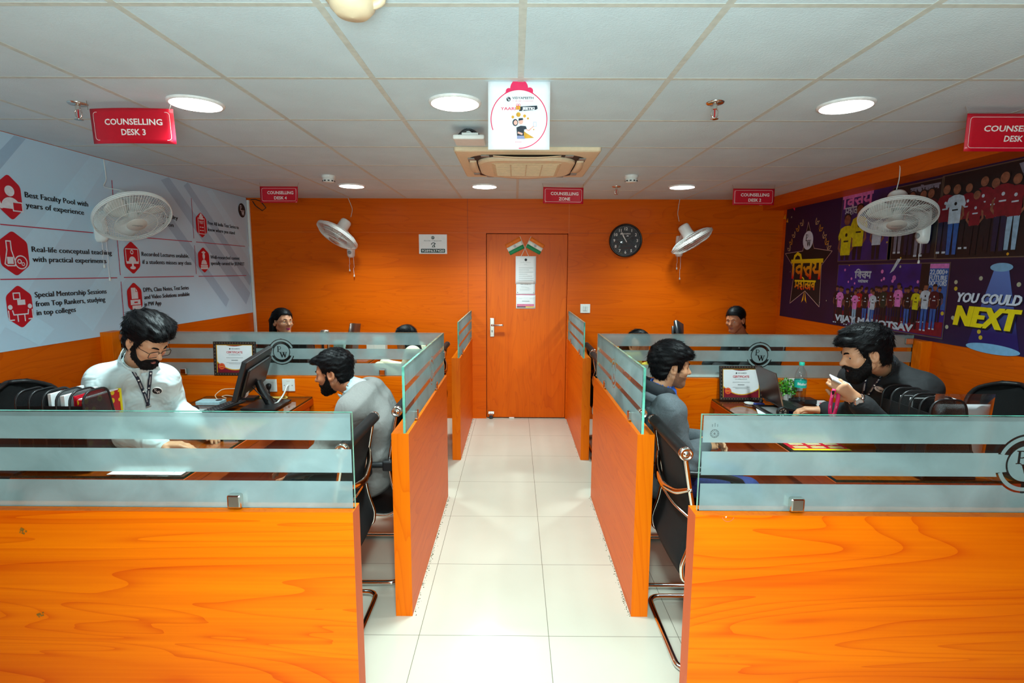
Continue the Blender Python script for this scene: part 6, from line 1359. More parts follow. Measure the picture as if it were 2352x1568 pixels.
def np_obj(name, V, Q, mats, parent, mi=None, label=None):
    me = bpy.data.meshes.new(name); me.vertices.add(len(V)); me.vertices.foreach_set('co', np.asarray(V, np.float32).ravel())
    me.loops.add(Q.size); me.loops.foreach_set('vertex_index', Q.ravel().astype(np.int32)); me.polygons.add(len(Q))
    me.polygons.foreach_set('loop_start', np.arange(0, Q.size, 4, dtype=np.int32)); me.polygons.foreach_set('loop_total', np.full(len(Q), 4, np.int32))
    me.update(calc_edges=True)
    for m in (mats if isinstance(mats, list) else [mats]): me.materials.append(m)
    if mi is not None: me.polygons.foreach_set('material_index', mi.astype(np.int32))
    me.polygons.foreach_set('use_smooth', np.ones(len(Q), bool)); me.validate(); me.update()
    return link(name, me, parent, label=label)

def head_sdf(P, f=None):
    """head in its own frame: x right, y forward, z up, ears near the origin"""
    f = f or {}; jw = f.get('jaw', 1.); X, Y, Z = P; A = np.abs(X); PA = [A, Y, Z]
    d = s_ell(P, (0, -.012, .038), (.074, .097, .084))
    d = smin(d, s_ell(P, (0, .030, .000), (.066, .066, .075)), .03)
    d = smin(d, s_ell(P, (0, .036, -.050), (.054*jw, .056, .066)), .03)
    d = smin(d, s_ell(P, (0, .068, -.096), (.027*jw, .024, .021)), .028)
    d = smin(d, s_cone(PA, (.052*jw, .002, -.052), (.020, .062, -.098), .018, .016), .022)
    d = smin(d, s_ell(PA, (.043, .060, -.024), (.022, .022, .018)), .018)
    d = smin(d, s_cone(PA, (.012, .089, .021), (.044, .072, .020), .010, .009), .012)
    d = smax(d, -s_ell(PA, (.032, .101, .003), (.019, .019, .012)), .012)
    nl = f.get('nose', 1.)
    d = smin(d, s_cone(P, (0, .085, .014), (0, .108*nl, -.022), .0090, .0110), .012)
    d = smin(d, s_ell(P, (0, .1115*nl, -.0275), (.0122, .0118, .0110)), .007)
    d = smin(d, s_ell(PA, (.0115, .096, -.031), (.008, .010, .0075)), .006)
    d = smax(d, -s_ell(PA, (.0065, .101, -.0375), (.0035, .005, .003)), .003)
    d = smin(d, s_cone(PA, (0, .0935, -.059), (.019, .083, -.061), .0055, .003), .005)
    d = smin(d, s_cone(PA, (0, .0930, -.0685), (.017, .083, -.066), .0065, .003), .005)
    d = smax(d, -s_cone(PA, (0, .102, -.0637), (.021, .090, -.0637), .0018, .0014), .003)
    d = smin(d, s_cone(PA, (.018, .0865, .0085), (.044, .0755, .0065), .0058, .0045), .004)       # upper lid
    d = smin(d, s_cone(PA, (.019, .0855, -.007), (.043, .0745, -.005), .0035, .003), .004)       # lower lid
    if not f.get('lids'): d = smin(d, smax(s_ell(PA, (.0315, .0752, .001), (.0140, .0136, .0136)), -s_ell(PA, (.0312, .0890, -.0005), (.0138, .0118, .0060)), .002), .002)
    if f.get('lids'): d = smin(d, s_ell(PA, (.0315, .0765, .0015), (.0148, .0135, .0118)), .003)
    e = smax(s_ell(PA, (.0785, -.008, -.002), (.0105, .022, .034)), -s_ell(PA, (.0875, -.004, .002), (.010, .0135, .0225)), .006)
    e = smin(e, s_ell(PA, (.0795, .001, -.026), (.0065, .009, .010)), .006)
    d = smin(d, e, .007)
    return d
def strands(V, Q, n, L, r, flow, lift=.12, seed=1, wob=.3, keep=None):
    rs = np.random.RandomState(seed); C = V[Q].mean(1); N = np.cross(V[Q[:, 1]]-V[Q[:, 0]], V[Q[:, 2]]-V[Q[:, 0]]); N /= np.linalg.norm(N, axis=1)[:, None]+1e-12
    rad = C-np.array([0, 0, .02]); ok = (N*rad).sum(1) > .25*np.linalg.norm(rad, axis=1)
    if keep is not None: ok &= keep(C)
    I = rs.choice(np.nonzero(ok)[0], n); p = C[I]-N[I]*.0015; nn = N[I]
    f = np.array([flow(x) for x in p]); f = f-nn*(f*nn).sum(1)[:, None]; f += .35*rs.normal(size=f.shape)*np.linalg.norm(f, axis=1)[:, None]*wob; f /= np.linalg.norm(f, axis=1)[:, None]+1e-9
    ln = L*rs.uniform(.6, 1.25, n)[:, None]; s_ = np.cross(f, nn); s_ /= np.linalg.norm(s_, axis=1)[:, None]+1e-9; bend = rs.normal(size=(n, 1))*.5*wob
    K = 5; pts = []
    for k in range(K):
        q = k/(K-1); pts.append(p+f*ln*q+nn*ln*(lift*q*(1.5-q*.9))*rs.uniform(.7, 1.3, (n, 1))+s_*ln*bend*q*q*.6)
    pts = np.stack(pts, 1); rr_ = r*np.array([1, 1, .9, .65, .12]); out = []
    for a in (0, 2.094, 4.189): out.append(pts+(s_*cos(a)+nn*sin(a))[:, None, :]*rr_[None, :, None])
    VV = np.stack(out, 2).reshape(-1, 3); b = (np.arange(n)*K*3)[:, None, None, None]+(np.arange(K-1)*3)[None, :, None, None]
    a0 = np.arange(3)[None, None, :, None]; a1 = (np.arange(3)+1)[None, None, :, None] % 3
    return VV, np.concatenate([b+a0, b+a1, b+a1+3, b+a0+3], 3).reshape(-1, 4)
def merge(V, Q, st): return (V, Q) if st is None else (np.concatenate([V, st[0]]), np.concatenate([Q, st[1]+len(V)]))
def flow_short(p):
    c = p-np.array([.01, -.075, .105]); f = c/(np.linalg.norm(c)+1e-6)+np.array([0, .45, .0])
    return f+np.array([0, 0, -.6 if p[2] < .05 else .15])
def flow_long(p):
    return np.array([.9*np.sign(p[0])*max(0, p[2]), -.5 if p[2] > .0 else 0, -1.])
def frame_from(fwd, roll=0.):
    f = Vector(fwd).normalized(); r = f.cross(Vector((0, 0, 1))).normalized(); u = r.cross(f)
    if roll: q = Matrix.Rotation(roll, 3, f); r, u = q @ r, q @ u
    return np.array([list(r), list(f), list(u)])              # rows: local axes in the world
SKINS = {}
def skin(name, rgb): return mk('skin_'+name, rgb, rough=.48, noise=.04, nscale=30, spec=.35)
HAIRM = mk('black_hair', (9, 8, 10), rough=.5, noise=.3, nscale=120, spec=.13)
BEARD = mk('black_beard', (13, 10, 10), rough=.65, noise=.3, nscale=200, spec=.2)
STUB2 = mk('light_stubble', (140, 98, 74), rough=.6, noise=.2, nscale=300)
STUB = mk('stubble', (78, 50, 38), rough=.7, noise=.3, nscale=260)
LIPM = mk('lips', (150, 84, 74), rough=.45); LIPF = mk('lipstick', (168, 26, 96), rough=.35)
EYEW = mk('eye_white', (222, 216, 208), rough=.15); EYEB = mk('iris_brown', (26, 16, 12), rough=.1)
def v3(p): return np.array([p[0], p[1], p[2]], float)
def hand(F, wr, d, pn, side, curl, spread=.016, sc=1., thumb=.6, point=None):
    """wr wrist, d finger direction, pn palm normal (the way fingers curl), side = +1 thumb towards cross(d, pn)"""
    d = d/np.linalg.norm(d); pn = pn-d*np.dot(pn, d); pn /= np.linalg.norm(pn); lat = np.cross(d, pn)*side
    kn = []; tips = []
    for i, (o, L0) in enumerate(((1.35, .084), (.45, .087), (-.45, .083), (-1.3, .076))):
        k = wr+(d*L0+lat*o*spread-pn*.004*abs(o))*sc; kn.append(k); F.cone(wr+lat*o*.009*sc+d*.01*sc, k, .0135*sc, .0115*sc, .014)
    for i, (l1, l2, l3, r) in enumerate(((.041, .025, .021, .0088), (.045, .029, .022, .0090), (.042, .027, .021, .0086), (.033, .020, .018, .0076))):
        c = curl[i] if hasattr(curl, '__len__') else curl; p = kn[i]; a = 0; sp = ((1.35, .45, -.45, -1.3)[i])*.10
        for L, da, rr0, rr1 in ((l1, c*.75, r*1.06, r), (l2, c*1.0, r, r*.92), (l3, c*.7, r*.92, r*.74)):
            a += da; dd = d*cos(a)+pn*sin(a)+lat*sp*(1-min(1, a)); q = p+dd/np.linalg.norm(dd)*L*sc; F.cone(p, q, rr0*sc, rr1*sc, .005); p = q
        tips.append(p)
    t0 = wr+(lat*.020+d*.020+pn*.008)*sc; t1 = t0+(lat*.026+d*.030+pn*.016*thumb*2)*sc; t2 = t1+(d*.030+lat*.008+pn*.018*thumb)*sc; t3 = t2+(d*.024-lat*.003+pn*.010*thumb)*sc
    F.cone(wr+lat*.008*sc, t0, .016*sc, .0155*sc, .012); F.cone(t0, t1, .0150*sc, .0115*sc, .010); F.cone(t1, t2, .0108*sc, .0098*sc, .006); F.cone(t2, t3, .0098*sc, .0075*sc, .005)
    return kn, tips, t3

def person(label, j, head, skin_m, garments, hair, beard=None, h=.005, lips=None, hands=(), cat='person', brow=True, eyes=True, glasses=None, hsc=1., fat=1., trousers=None, shoes=True, face=None, noise_o=0, stub=None):
    """j: joints; head = (centre, forward, roll)"""
    J = {k: v3(v) for k, v in j.items()}
    hc, R = v3(head[0]), frame_from(head[1], head[2] if len(head) > 2 else 0)
    base = (J['pelvis'][0], J['pelvis'][1], 0)
    t = thing('person', label, cat, base)
    loc = lambda P: [((P[0]-hc[0])*R[i][0]+(P[1]-hc[1])*R[i][1]+(P[2]-hc[2])*R[i][2])/hsc for i in range(3)]
    W = lambda p: hc+hsc*(R[0]*p[0]+R[1]*p[1]+R[2]*p[2])
    lat = J['shL']-J['shR']; shw = np.linalg.norm(lat); lat = lat/shw
    allp = np.array(list(J.values())+[hc]); lo, hi = allp.min(0)-.17, allp.max(0)+.17; lo[2] = max(lo[2], -.005)
    # ---- body
    F = Fld(lo, hi, h)
    def torso(F, g, k=.04):
        P_, Wd = [J['pelvis'], J['waist'], J['chest'], J['neck']*.35+J['chest']*.65], [(.160, .115), (.140, .098), (.158, .108), (.125, .085)]
        for a in range(3): F.ecap(P_[a], P_[a+1], (Wd[a][0]*fat+g, Wd[a][1]*fat+g), (Wd[a+1][0]*fat+g, Wd[a+1][1]*fat+g), lat, k)
        for s_ in 'LR': F.cone(J['neck']*.8+J['chest']*.2, J['sh'+s_], .058+g, .056+g, k)
    torso(F, -.006)
    F.cone(J['neck'], W((0, -.018, -.045)), .060*hsc, .054*hsc, .02)
    for s_ in 'LR':
        F.cone(J['sh'+s_], J['el'+s_], .050*fat, .041, .02); F.cone(J['el'+s_], J['wr'+s_], .041, .026, .015)
        F.cone(J['pelvis']+lat*(.085 if s_ == 'L' else -.085), J['kn'+s_], .078, .054, .03); F.cone(J['kn'+s_], J['an'+s_], .052, .034, .02)
        f0 = J['kn'+s_]-J['pelvis']; f0[2] = 0; f0 = f0/np.linalg.norm(f0); F.cone(J['an'+s_]-np.array([0, 0, .03]), J['an'+s_]+f0*.13-np.array([0, 0, .045]), .034, .028, .02)
    hr = .15*hsc; F.add(lambda P: head_sdf(loc(P), face)*hsc, hc-hr, hc+hr, .012)
    info = []
    for (s_, d, pn, side, curl, th) in hands: info.append(hand(F, J['wr'+s_], v3(d), v3(pn), side, curl, thumb=th))
    V, Q = F.mesh(); C = V[Q].mean(1); L = np.stack(loc(C.T), 1); mi = np.zeros(len(Q), int)
    lp = (np.abs(L[:, 0]) < .0205-.5*np.abs(L[:, 2]+.064)) & (np.abs(L[:, 2]+.0640) < .0098) & (L[:, 1] > .080); mi[lp] = 1
    mats = [skin_m, lips or LIPM]
    if stub:
        sb = ((L[:, 2] < -.040-.25*np.maximum(0, L[:, 1]-.02)) | ((np.abs(L[:, 2]+.047) < .008) & (np.abs(L[:, 0]) < .026) & (L[:, 1] > .075)) | ((L[:, 2] < -.005) & (np.abs(L[:, 1]-.022) < .010))) & (L[:, 1] > .008) & (L[:, 2] > -.118) & (mi == 0) & (np.abs(L).max(1) < .13); mi[sb] = 2; mats.append(stub)
    body = np_obj('body', V, Q, mats, t, mi)
    # ---- head parts in the head's own frame
    def local_mesh(fn, lo_, hi_, hh): G = Fld(lo_, hi_, hh); G.F[:] = fn([G.ax[0][:, None, None], G.ax[1][None, :, None], G.ax[2][None, None, :]]); return G.mesh()
    def lobj(name, VQ, m): V, Q = VQ; return np_obj(name, hc+hsc*(V @ R), Q, m, t)
    HV, HQ = local_mesh(hair, (-.15, -.20, hair.lo), (.15, .16, .17), .0036)
    st = strands(HV, HQ, *hair.st) if hair.st else None
    lobj('hair', merge(HV, HQ, st), HAIRM)
    if beard:
        BV, BQ = local_mesh(beard, (-.11, -.02, -.18), (.11, .15, .04), .003)
        lobj('beard', merge(BV, BQ, strands(BV, BQ, 2600, .011, .00075, lambda p: np.array([0, .25, -1.])+0*p, .30, 3)), BEARD)
    if eyes:
        for s_ in (-1, 1):
            e = MB().ball((0, 0, 0), .0116*hsc, n=14, m=10, M=Matrix.Translation(W((s_*.0315, .0752, .001)))).build('eyeball', EYEW, t)
            gz = (face or {}).get('gaze', (0, 0)); q = W((s_*.0315+.0050*gz[0], .0808-.001*abs(gz[0]), .001+.0055*gz[1])); MB().ball(q, .0066*hsc, n=10, m=8).build('iris', EYEB, e)
    if brow:
        bw_ = (face or {}).get('brow', .0042)
        for s_ in (-1, 1): MB().tube([W((s_*x, y, z)) for x, y, z in ((.012, .0985, .0215), (.022, .0965, .0265), (.034, .0895, .0275), (.046, .079, .022))], [bw_*.8*hsc, bw_*hsc, bw_*.9*hsc, bw_*.35*hsc], 8).build('eyebrow', HAIRM, t)
    if glasses:
        g = MB()
        for s_ in (-1, 1):
            lp_ = [W((s_*(.033)+x, .1045-.10*abs(s_*.033+x)**1.0*.35, z-.006)) for x, z in rr(-.0255, -.017, .0255, .017, .008 if glasses == 'square' else .0165, 4)]
            g.tube(lp_, .0017*hsc if glasses == 'square' else .0009*hsc, 6, closed=True)
            g.tube([W((s_*.058, .098, .004)), W((s_*.074, .06, .006)), W((s_*.079, .005, .008)), W((s_*.078, -.012, -.004))], .0013*hsc, 6)
            gl = MB().add([tuple(p) for p in lp_], [tuple(range(len(lp_)))]); gl_ = gl
            if s_ == -1: gl0 = gl
        g.tube([W((-.009, .1035, -.001)), W((0, .1065, .002)), W((.009, .1035, -.001))], .0014*hsc, 6)
        go = g.build('eyeglasses', mk('glasses_frame', (20, 20, 22), rough=.3) if glasses == 'square' else mk('glasses_gold', (150, 116, 70), rough=.3, metal=.8), t)
        gl0.build('lens', LENS, go); gl_.build('lens', LENS, go)
    # ---- garments: (name, material, parts, thickness, options)
    out = {}
    for g in garments:
        nm, m, kind, th = g[:4]; o = g[4] if len(g) > 4 else {}; hh = o.get('h', max(.006, h))
        G = Fld(lo-.02, hi+.02, hh)
        if kind == 'top':
            torso(G, th)
            if o.get('belly'): G.ell(J['waist']*.6+J['chest']*.4+v3(o['belly'][0]), o['belly'][1], .06)
            for s_ in 'LR':
                sl = o.get('sleeve', .93); w_ = J['el'+s_]+(J['wr'+s_]-J['el'+s_])*sl
                G.cone(J['sh'+s_], J['el'+s_], .057*fat+th, .050+th, .035); G.cone(J['el'+s_], w_, .050+th, .034+th*.8, .02)
                if sl > .8 and o.get('cuff', 1): q = (J['wr'+s_]-J['el'+s_]); q = q/np.linalg.norm(q); G.cone(w_-q*.045, w_-q*.005, .037+th*.8, .036+th*.8, .006)
            for a, b, r1, r2, k in o.get('extra', ()): G.cone(v3(a), v3(b), r1, r2, k)
            # folds
            am = o.get('fold', .006); P = [G.ax[0][:, None, None], G.ax[1][None, :, None], G.ax[2][None, None, :]]
            near = np.abs(G.F) < .05
            N_ = wav(P, 22, 4, noise_o, (1, 1, .55))*am*.9+(np.abs(wav(P, 20, 4, noise_o+2, (1, 1, .6)))-.28)*am*2.2+wav(P, 55, 4, noise_o+3, (1, 1, .5))*am*.4
            for key in ('elL', 'elR', 'waist'):
                c = J[key]; dd = np.sqrt((P[0]-c[0])**2+(P[1]-c[1])**2+(P[2]-c[2])**2); N_ = N_+np.exp(-(dd/.11)**2)*am*.9*np.sin(95*(P[2]*.8+.5*P[0]*_ND[noise_o][0]+.5*P[1]))
            G.F = np.where(near, G.F+N_, G.F).astype(np.float32)
            if o.get('collar'):
                c0, c1 = J['neck']+v3(o.get('coff', (0, 0, 0))), W((0, -.024, -.075)); up = (c1-c0)/np.linalg.norm(c1-c0); G.cone(c0+up*.005, c0+up*o['collar'], .071*hsc, .064*hsc, .010)
                G.cone(c0+up*.02, c0+up*.20, .060*hsc, .060*hsc, .004, 's')
                v = o.get('vneck')
                if v: a_ = c0+R[1]*.062+up*.02; G.cone(a_+up*.05, a_-up*v+R[1]*.035, .022, .004, .006, 's')
            else: G.cone(J['neck']-(0, 0, 0)+(hc-J['neck'])*.18, hc, .062*hsc, .068*hsc, .006, 's')
            if 'hem' in o: G.add(lambda P: P[2]-o['hem']+0*P[0]+0*P[1], G.lo, np.array([1e3, 1e3, o['hem']+.1]), .01, 's') if False else None
        elif kind == 'legs':
            G.ecap(J['pelvis'], J['pelvis']*.55+J['waist']*.45, (.168*fat+th, .124*fat+th), (.148*fat+th, .106*fat+th), lat, .03)
            for s_ in 'LR': G.cone(J['pelvis']+lat*(.085 if s_ == 'L' else -.085), J['kn'+s_], .088+th, .064+th, .03); G.cone(J['kn'+s_], J['an'+s_]+np.array([0, 0, .01]), .064+th, .052+th, .02)
            P = [G.ax[0][:, None, None], G.ax[1][None, :, None], G.ax[2][None, None, :]]; near = np.abs(G.F) < .04; G.F = np.where(near, G.F+wav(P, 34, 5, 2)*.006, G.F).astype(np.float32)
        elif kind == 'custom': o['fn'](G, J, W, R, hsc)
        V, Q = G.mesh(); out[nm] = np_obj(nm, V, Q, m, t)
    if shoes:
        for s_ in 'LR':
            f0 = J['kn'+s_]-J['pelvis']; f0[2] = 0; f0 = f0/np.linalg.norm(f0); G = Fld(J['an'+s_]-.2, J['an'+s_]+.24, .008)
            a = J['an'+s_]; zz = lambda p: np.array([p[0], p[1], .048]); G.cone(zz(a-f0*.045), zz(a+f0*.06), .044, .046, .02); G.cone(zz(a+f0*.06), zz(a+f0*.155)-np.array([0, 0, .008]), .046, .036, .02); G.cone(a-f0*.01+np.array([0, 0, -.03]), a+np.array([0, 0, .0]), .05, .046, .02)
            G.add(lambda P: P[2]+0*P[0]+0*P[1]-.006, G.lo, np.array([9, 9, .1]), .004, 's') if a[2] < .2 else None
            V, Q = G.mesh(); np_obj('shoe', V, Q, LEATHER, t)
    return t, out, body, W, J, info

# ---- hair and beard shapes
def mk_hair(top=.020, side=.010, front=.058, fr_y=.055, back=-.075, burn=-.01, tuft=None, mess=.004, sc=120., o=0, extra=None, lo=-.13, st=(3600, .027, .0008, flow_short, .05)):
    def fn(P):
        X, Y, Z = P; A = np.abs(X); up = np.clip((Z-.0)/.10, 0, 1); th = side+(top-side)*up
        d = s_ell(P, (0, -.014, .040), (.075, .098, .086))-th
        d = smin(d, s_ell(P, (0, -.030, -.020), (.066, .072, .062))-side*.8, .02)
        if tuft:
            for c, r in tuft: d = smin(d, s_ell(P, c, r), .018)
        # hairline: front over the brow, temple, sideburn before the ear, nape behind it
        hl = np.interp(Y, [-.12, -.045, -.020, .012, .018, .034, .042, fr_y, .10, .12], [back, back, .012, .020, burn, burn, .022, front, front+.006, front+.012])
        cut = (hl-Z)
        d = smax(d, cut*.8, .006)
        d = smax(d, -(s_ell(P, (0, .036, -.03), (.060, .066, .085))), .004) if False else d
        d = d+wav(P, sc, 8, o, (1, .55, .8))*mess+wav(P, sc*2.1, 6, o+4, (1, .4, .7))*mess*.45
        if extra: d = extra(P, d)
        return d
    fn.lo = lo; fn.st = st; return fn
def mk_beard(th=.008, cheek=-.030, mou=True, chin=.0):
    def fn(P):
        X, Y, Z = P; A = np.abs(X)
        d = head_sdf(P)-th
        if chin: d = smin(d, s_ell(P, (0, .066, -.108), (.034, .032, .030))-chin, .02)
        top = np.interp(Y, [0, .012, .018, .028, .045, .062, .078, .088, .11], [-.09, -.02, .010, -.015, cheek, cheek-.016, -.052, -.043, -.041])
        d = smax(d, (Z-top)*.9, .004); d = smax(d, -(Y-.010), .004)
        d = smax(d, -s_ell(P, (0, .098, -.0645), (.0215, .030, .0098)), .003)                     # the mouth stays free
        d = smax(d, -s_ell(P, (0, .112, -.028), (.020, .03, .0135)), .003)
        d = smax(d, -(Z+.150), .004)
        return d+wav(P, 260, 7, 3)*.0016
    return fn
# ------------------------------------------------------------------ the people in the room
def vadd(a, b, k=1.): return Vector(a)+Vector(b)*k
def ribbon(name, P, N, wd, mat, parent, off=.003, th=.0012):
    """flat band through the points P with surface normals N"""
    P = [Vector(p) for p in P]; N = [Vector(n) for n in N]; rows = []
    for i in range(len(P)):
        tg = (P[min(i+1, len(P)-1)]-P[max(i-1, 0)]).normalized(); s_ = tg.cross(N[i]).normalized()*wd/2; c = P[i]+N[i]*off
        rows.append([tuple(c-s_), tuple(c+s_)])
    return MB().sheet(rows, 0, th=th).build(name, mat, parent) if name else rows
def drape(shirt, px, n=8):
    me = shirt.data; bv = BVHTree.FromPolygons([v.co for v in me.vertices], [tuple(p.vertices) for p in me.polygons])
    pts = []
    for a, b in zip(px, px[1:]): pts += [(a[0]+(b[0]-a[0])*k/n, a[1]+(b[1]-a[1])*k/n) for k in range(n)]
    pts.append(px[-1]); P = []; N = []
    for x, y in pts:
        d = ray(x, y).normalized(); h_ = bv.ray_cast(CAM, d)
        if h_[0] is None: continue
        nn = h_[1] if h_[1].dot(d) < 0 else -h_[1]; P.append(h_[0]); N.append(nn)
    for _ in range(3):
        P = [P[0]]+[(P[i-1]+P[i]*2+P[i+1])/4 for i in range(1, len(P)-1)]+[P[-1]]; N = [N[0]]+[(N[i-1]+N[i]*2+N[i+1]).normalized() for i in range(1, len(N)-1)]+[N[-1]]
    return P, N
NAVYS = mk('navy_strap', (20, 26, 46), rough=.5)
def lanyard(shirt, parent, paths, wd=.016):
    for k, px in enumerate(paths):
        P, N = drape(shirt, px)
        if len(P) < 3: continue
        o = ribbon('lanyard_strap', P, N, wd, NAVYS, parent, off=.004)
        m = MB(); L = [0.]
        for a, b in zip(P, P[1:]): L.append(L[-1]+(b-a).length)
        def pos(s_):
            s_ = max(0, min(L[-1]-1e-6, s_)); i = max(j for j in range(len(L)) if L[j] <= s_); i = min(i, len(P)-2); q = (s_-L[i])/max(1e-9, L[i+1]-L[i]); return P[i].lerp(P[i+1], q), (P[i+1]-P[i]).normalized(), N[i]
        s_ = .012
        while s_ < L[-1]-.02:
            c, tg, n_ = pos(s_); F = Flat(c+n_*.0056, tg.cross(n_)*-1, n_.cross(tg.cross(n_)*-1)); F.disc(0, 0, wd*.28, n=12); m.add(F.mb.v, F.mb.f); s_ += .018
            for w_, ch in enumerate('VIDYAPEETH'):
                if s_ > L[-1]-.006: break
                c, tg, n_ = pos(s_); F = Flat(c+n_*.0056, tg, n_.cross(tg)); F.text(ch, 0, -.003, .0055, align='c', bold=.02); m.add(F.mb.v, F.mb.f); s_ += .0046
            s_ += .022
        m.build('lettering', SIGNWHITE, o)
def badge(shirt, parent, px, r, dark=False):
    P, N = drape(shirt, [(px[0]-3, px[1]), px, (px[0]+3, px[1])], 2)
    c = P[len(P)//2]; n_ = sum(N, Vector()).normalized(); U = Vector((0, 0, 1)).cross(n_).normalized(); V = n_.cross(U)
    F = Flat(c+n_*.004, U, V); F.lay = 3; pw_mark(F, 0, 0, r, 0 if dark else 1, 1 if dark else 0, 3, 1 if dark else 0)
    m = MB(); M = MM4(c, U, V, n_); m.lathe([(r*1.1, -.004), (r*1.1, .005), (.0001, .005)], 24, M=M); b = m.build('round_badge', SIGNWHITE if dark else INK, parent); F.mb.build('monogram', [INK, SIGNWHITE], b)
LEGD = dict(knL=None)
def legs(pel, f, kn=.43, spread=.12, kz=.50, az=.085, back=.02):
    f = Vector(f).normalized(); l = Vector((0, 0, 1)).cross(f); p = Vector((pel[0], pel[1], 0)); r = {}
    for s_, sg in (('L', 1), ('R', -1)):
        k = p+f*kn+l*spread*sg; r['kn'+s_] = (k.x, k.y, kz); a = k-f*back; r['an'+s_] = (a.x, a.y, az)
    return r
SK_A, SK_B, SK_C = skin('tan', (196, 138, 104)), skin('brown', (176, 112, 78)), skin('light_brown', (198, 144, 108))
NAVYT = mk('navy_trousers', (20, 26, 52), rough=.8, noise=.1); DENIM = mk('blue_denim', (36, 52, 120), rough=.8, noise=.2, nscale=150); BLACKT = mk('black_trousers', (18, 19, 22), rough=.8)
def collar_fn(r0, r1, ht, th=.004, drop=.05, back=.024, open_=.022, lift=0.):
    def fn(G, J, W, R, hsc):
        c0 = J['neck']+np.array([0, 0, lift]); c1 = W((0, -back, -.072)); up = (c1-c0)/np.linalg.norm(c1-c0)
        G.cone(c0-up*.012, c0+up*ht, r0, r1, .008)
        for s_ in (-1, 1):                                                        # collar points
            a = c0+R[1]*r0*.75+R[0]*s_*r0*.55+up*(ht-.012); G.cone(a, a+R[1]*.028-up*drop+R[0]*s_*.012, .013, .007, .012)
        G.cone(c0-up*.06, c0+up*.2, r0-th-.008, r1-th-.006, .003, 's')
        a = c0+R[1]*(r0+.0)+up*ht*1.1; G.cone(a+up*.03, a-up*(ht+.03)+R[1]*.01, open_, .004, .005, 's')
    return fn

# ---- man in the white shirt, left
C = Vector((-1.975, 2.72, 1.135)); lt_ = Vector((.63, .78, 0)).normalized()
j = dict(pelvis=(-2.36, 2.86, .575), waist=(-2.26, 2.83, .73), chest=(-2.09, 2.765, .92), neck=(-1.955, 2.695, 1.205), shL=vadd(C, lt_, .105)-Vector((0, 0, .045)), shR=vadd(C, lt_, -.15), elL=(-1.945, 2.93, .885), elR=(-1.985, 2.49, .885), wrL=(-1.70, 2.77, .835), wrR=(-1.70, 2.45, .835))
j['shR'] = Vector(j['shR'])-Vector((0, 0, .02)); j.update(legs(j['pelvis'], (1, -.1, 0), kn=.36))
SHIRT = mk('white_shirt', (206, 222, 222), rough=.75, noise=.02, sheen=.1, bump=.9, bscale=10, bdist=.03)
hr = mk_hair(top=.034, side=.013, front=.062, back=-.070, burn=-.012, tuft=(((0, .070, .108), (.060, .042, .032)), ((-.02, .02, .125), (.066, .07, .03)), ((.03, .085, .098), (.036, .03, .028))), mess=.0045, o=1)
t, g, body, W, J, inf = person('bearded man in white shirt, glasses and dark lanyard, looking down at the left desk', j, (at(336, 783, 2.575), (.80, -.24, -.56), .02), SK_C,
    [('shirt', SHIRT, 'top', .019, dict(fold=.0075, sleeve=.95, collar=.030, h=.0065)), ('trousers', BLACKT, 'legs', .0)], hr, mk_beard(.0042, -.055), h=.004, hsc=.98,
    hands=(('L', (.7, -.5, -.15), (-.1, -.1, -1), 1, .35, .5), ('R', (.8, .2, -.1), (0, 0, -1), -1, .3, .5)), eyes=False, face=dict(lids=1, brow=.0046), glasses='square', noise_o=2, fat=1.06)
np_c = Fld(J['neck']-.2, J['neck']+.22, .0045); collar_fn(.086, .078, .038, drop=.058)(np_c, J, W, frame_from((.80, -.24, -.56)), .98); V, Q = np_c.mesh(); np_obj('collar', V, Q, SHIRT, t)
lanyard(g['shirt'], t, (((275, 805), (292, 832), (316, 868), (330, 900), (340, 930)), ((345, 852), (343, 880), (340, 908), (338, 932))))
badge(g['shirt'], t, (361, 896), .021, dark=True)
P, N = drape(g['shirt'], [(331, 858), (336, 890), (341, 935)], 6); ribbon('button_placket', P, N, .026, SHIRT, t, off=.0015)
# ---- man in grey, left visitor
j = dict(pelvis=(-.80, 2.88, .545), waist=(-.755, 2.88, .68), chest=(-.79, 2.88, .84), neck=(-.862, 2.88, 1.005), shL=(-.845, 2.695, .945), shR=(-.855, 3.065, .955), elL=(-1.005, 2.64, .705), elR=(-1.02, 3.11, .70), wrL=(-1.17, 2.74, .60), wrR=(-1.17, 3.0, .60))
j.update(legs(j['pelvis'], (-1, 0, 0), kn=.42))
GREYJ = mk('grey_jacket', (122, 120, 116), rough=.85, noise=.05, nscale=200, bump=.5, bscale=12, bdist=.022)
hr = mk_hair(top=.022, side=.007, front=.060, back=-.062, burn=-.030, tuft=(((0, .082, .088), (.052, .034, .026)), ((0, .10, .078), (.040, .018, .016))), mess=.0036, o=2, sc=150, st=(3600, .019, .0007, flow_short, .05))
t, g, body, W, J, inf = person('man in grey jacket with pale blue collar seated left of the aisle, in profile', j, (at(768, 856, 2.86), (-.985, .03, -.17), 0), SK_B,
    [('jacket', GREYJ, 'top', .024, dict(fold=.008, sleeve=1.0, h=.0065, extra=(((-.815, 2.80, .985), (-.745, 2.80, .84), .075, .10, .05), ((-.815, 2.96, .985), (-.745, 2.96, .84), .075, .10, .05)))), ('shirt_collar', mk('pale_blue_shirt', (196, 226, 232), rough=.7), 'custom', 0, dict(fn=collar_fn(.078, .066, .062, drop=.045, back=.03, lift=-.005), h=.0045)), ('trousers', NAVYT, 'legs', .0)],
    hr, mk_beard(.0016, -.040), h=.004, hsc=.95, hands=(('L', (-.9, .2, 0), (0, .2, -1), 1, .5, .6), ('R', (-.9, -.2, 0), (0, -.2, -1), -1, .5, .6)), noise_o=1, face=dict(brow=.0045, nose=1.0, gaze=(-.7, -.3)), fat=1.02, stub=STUB)
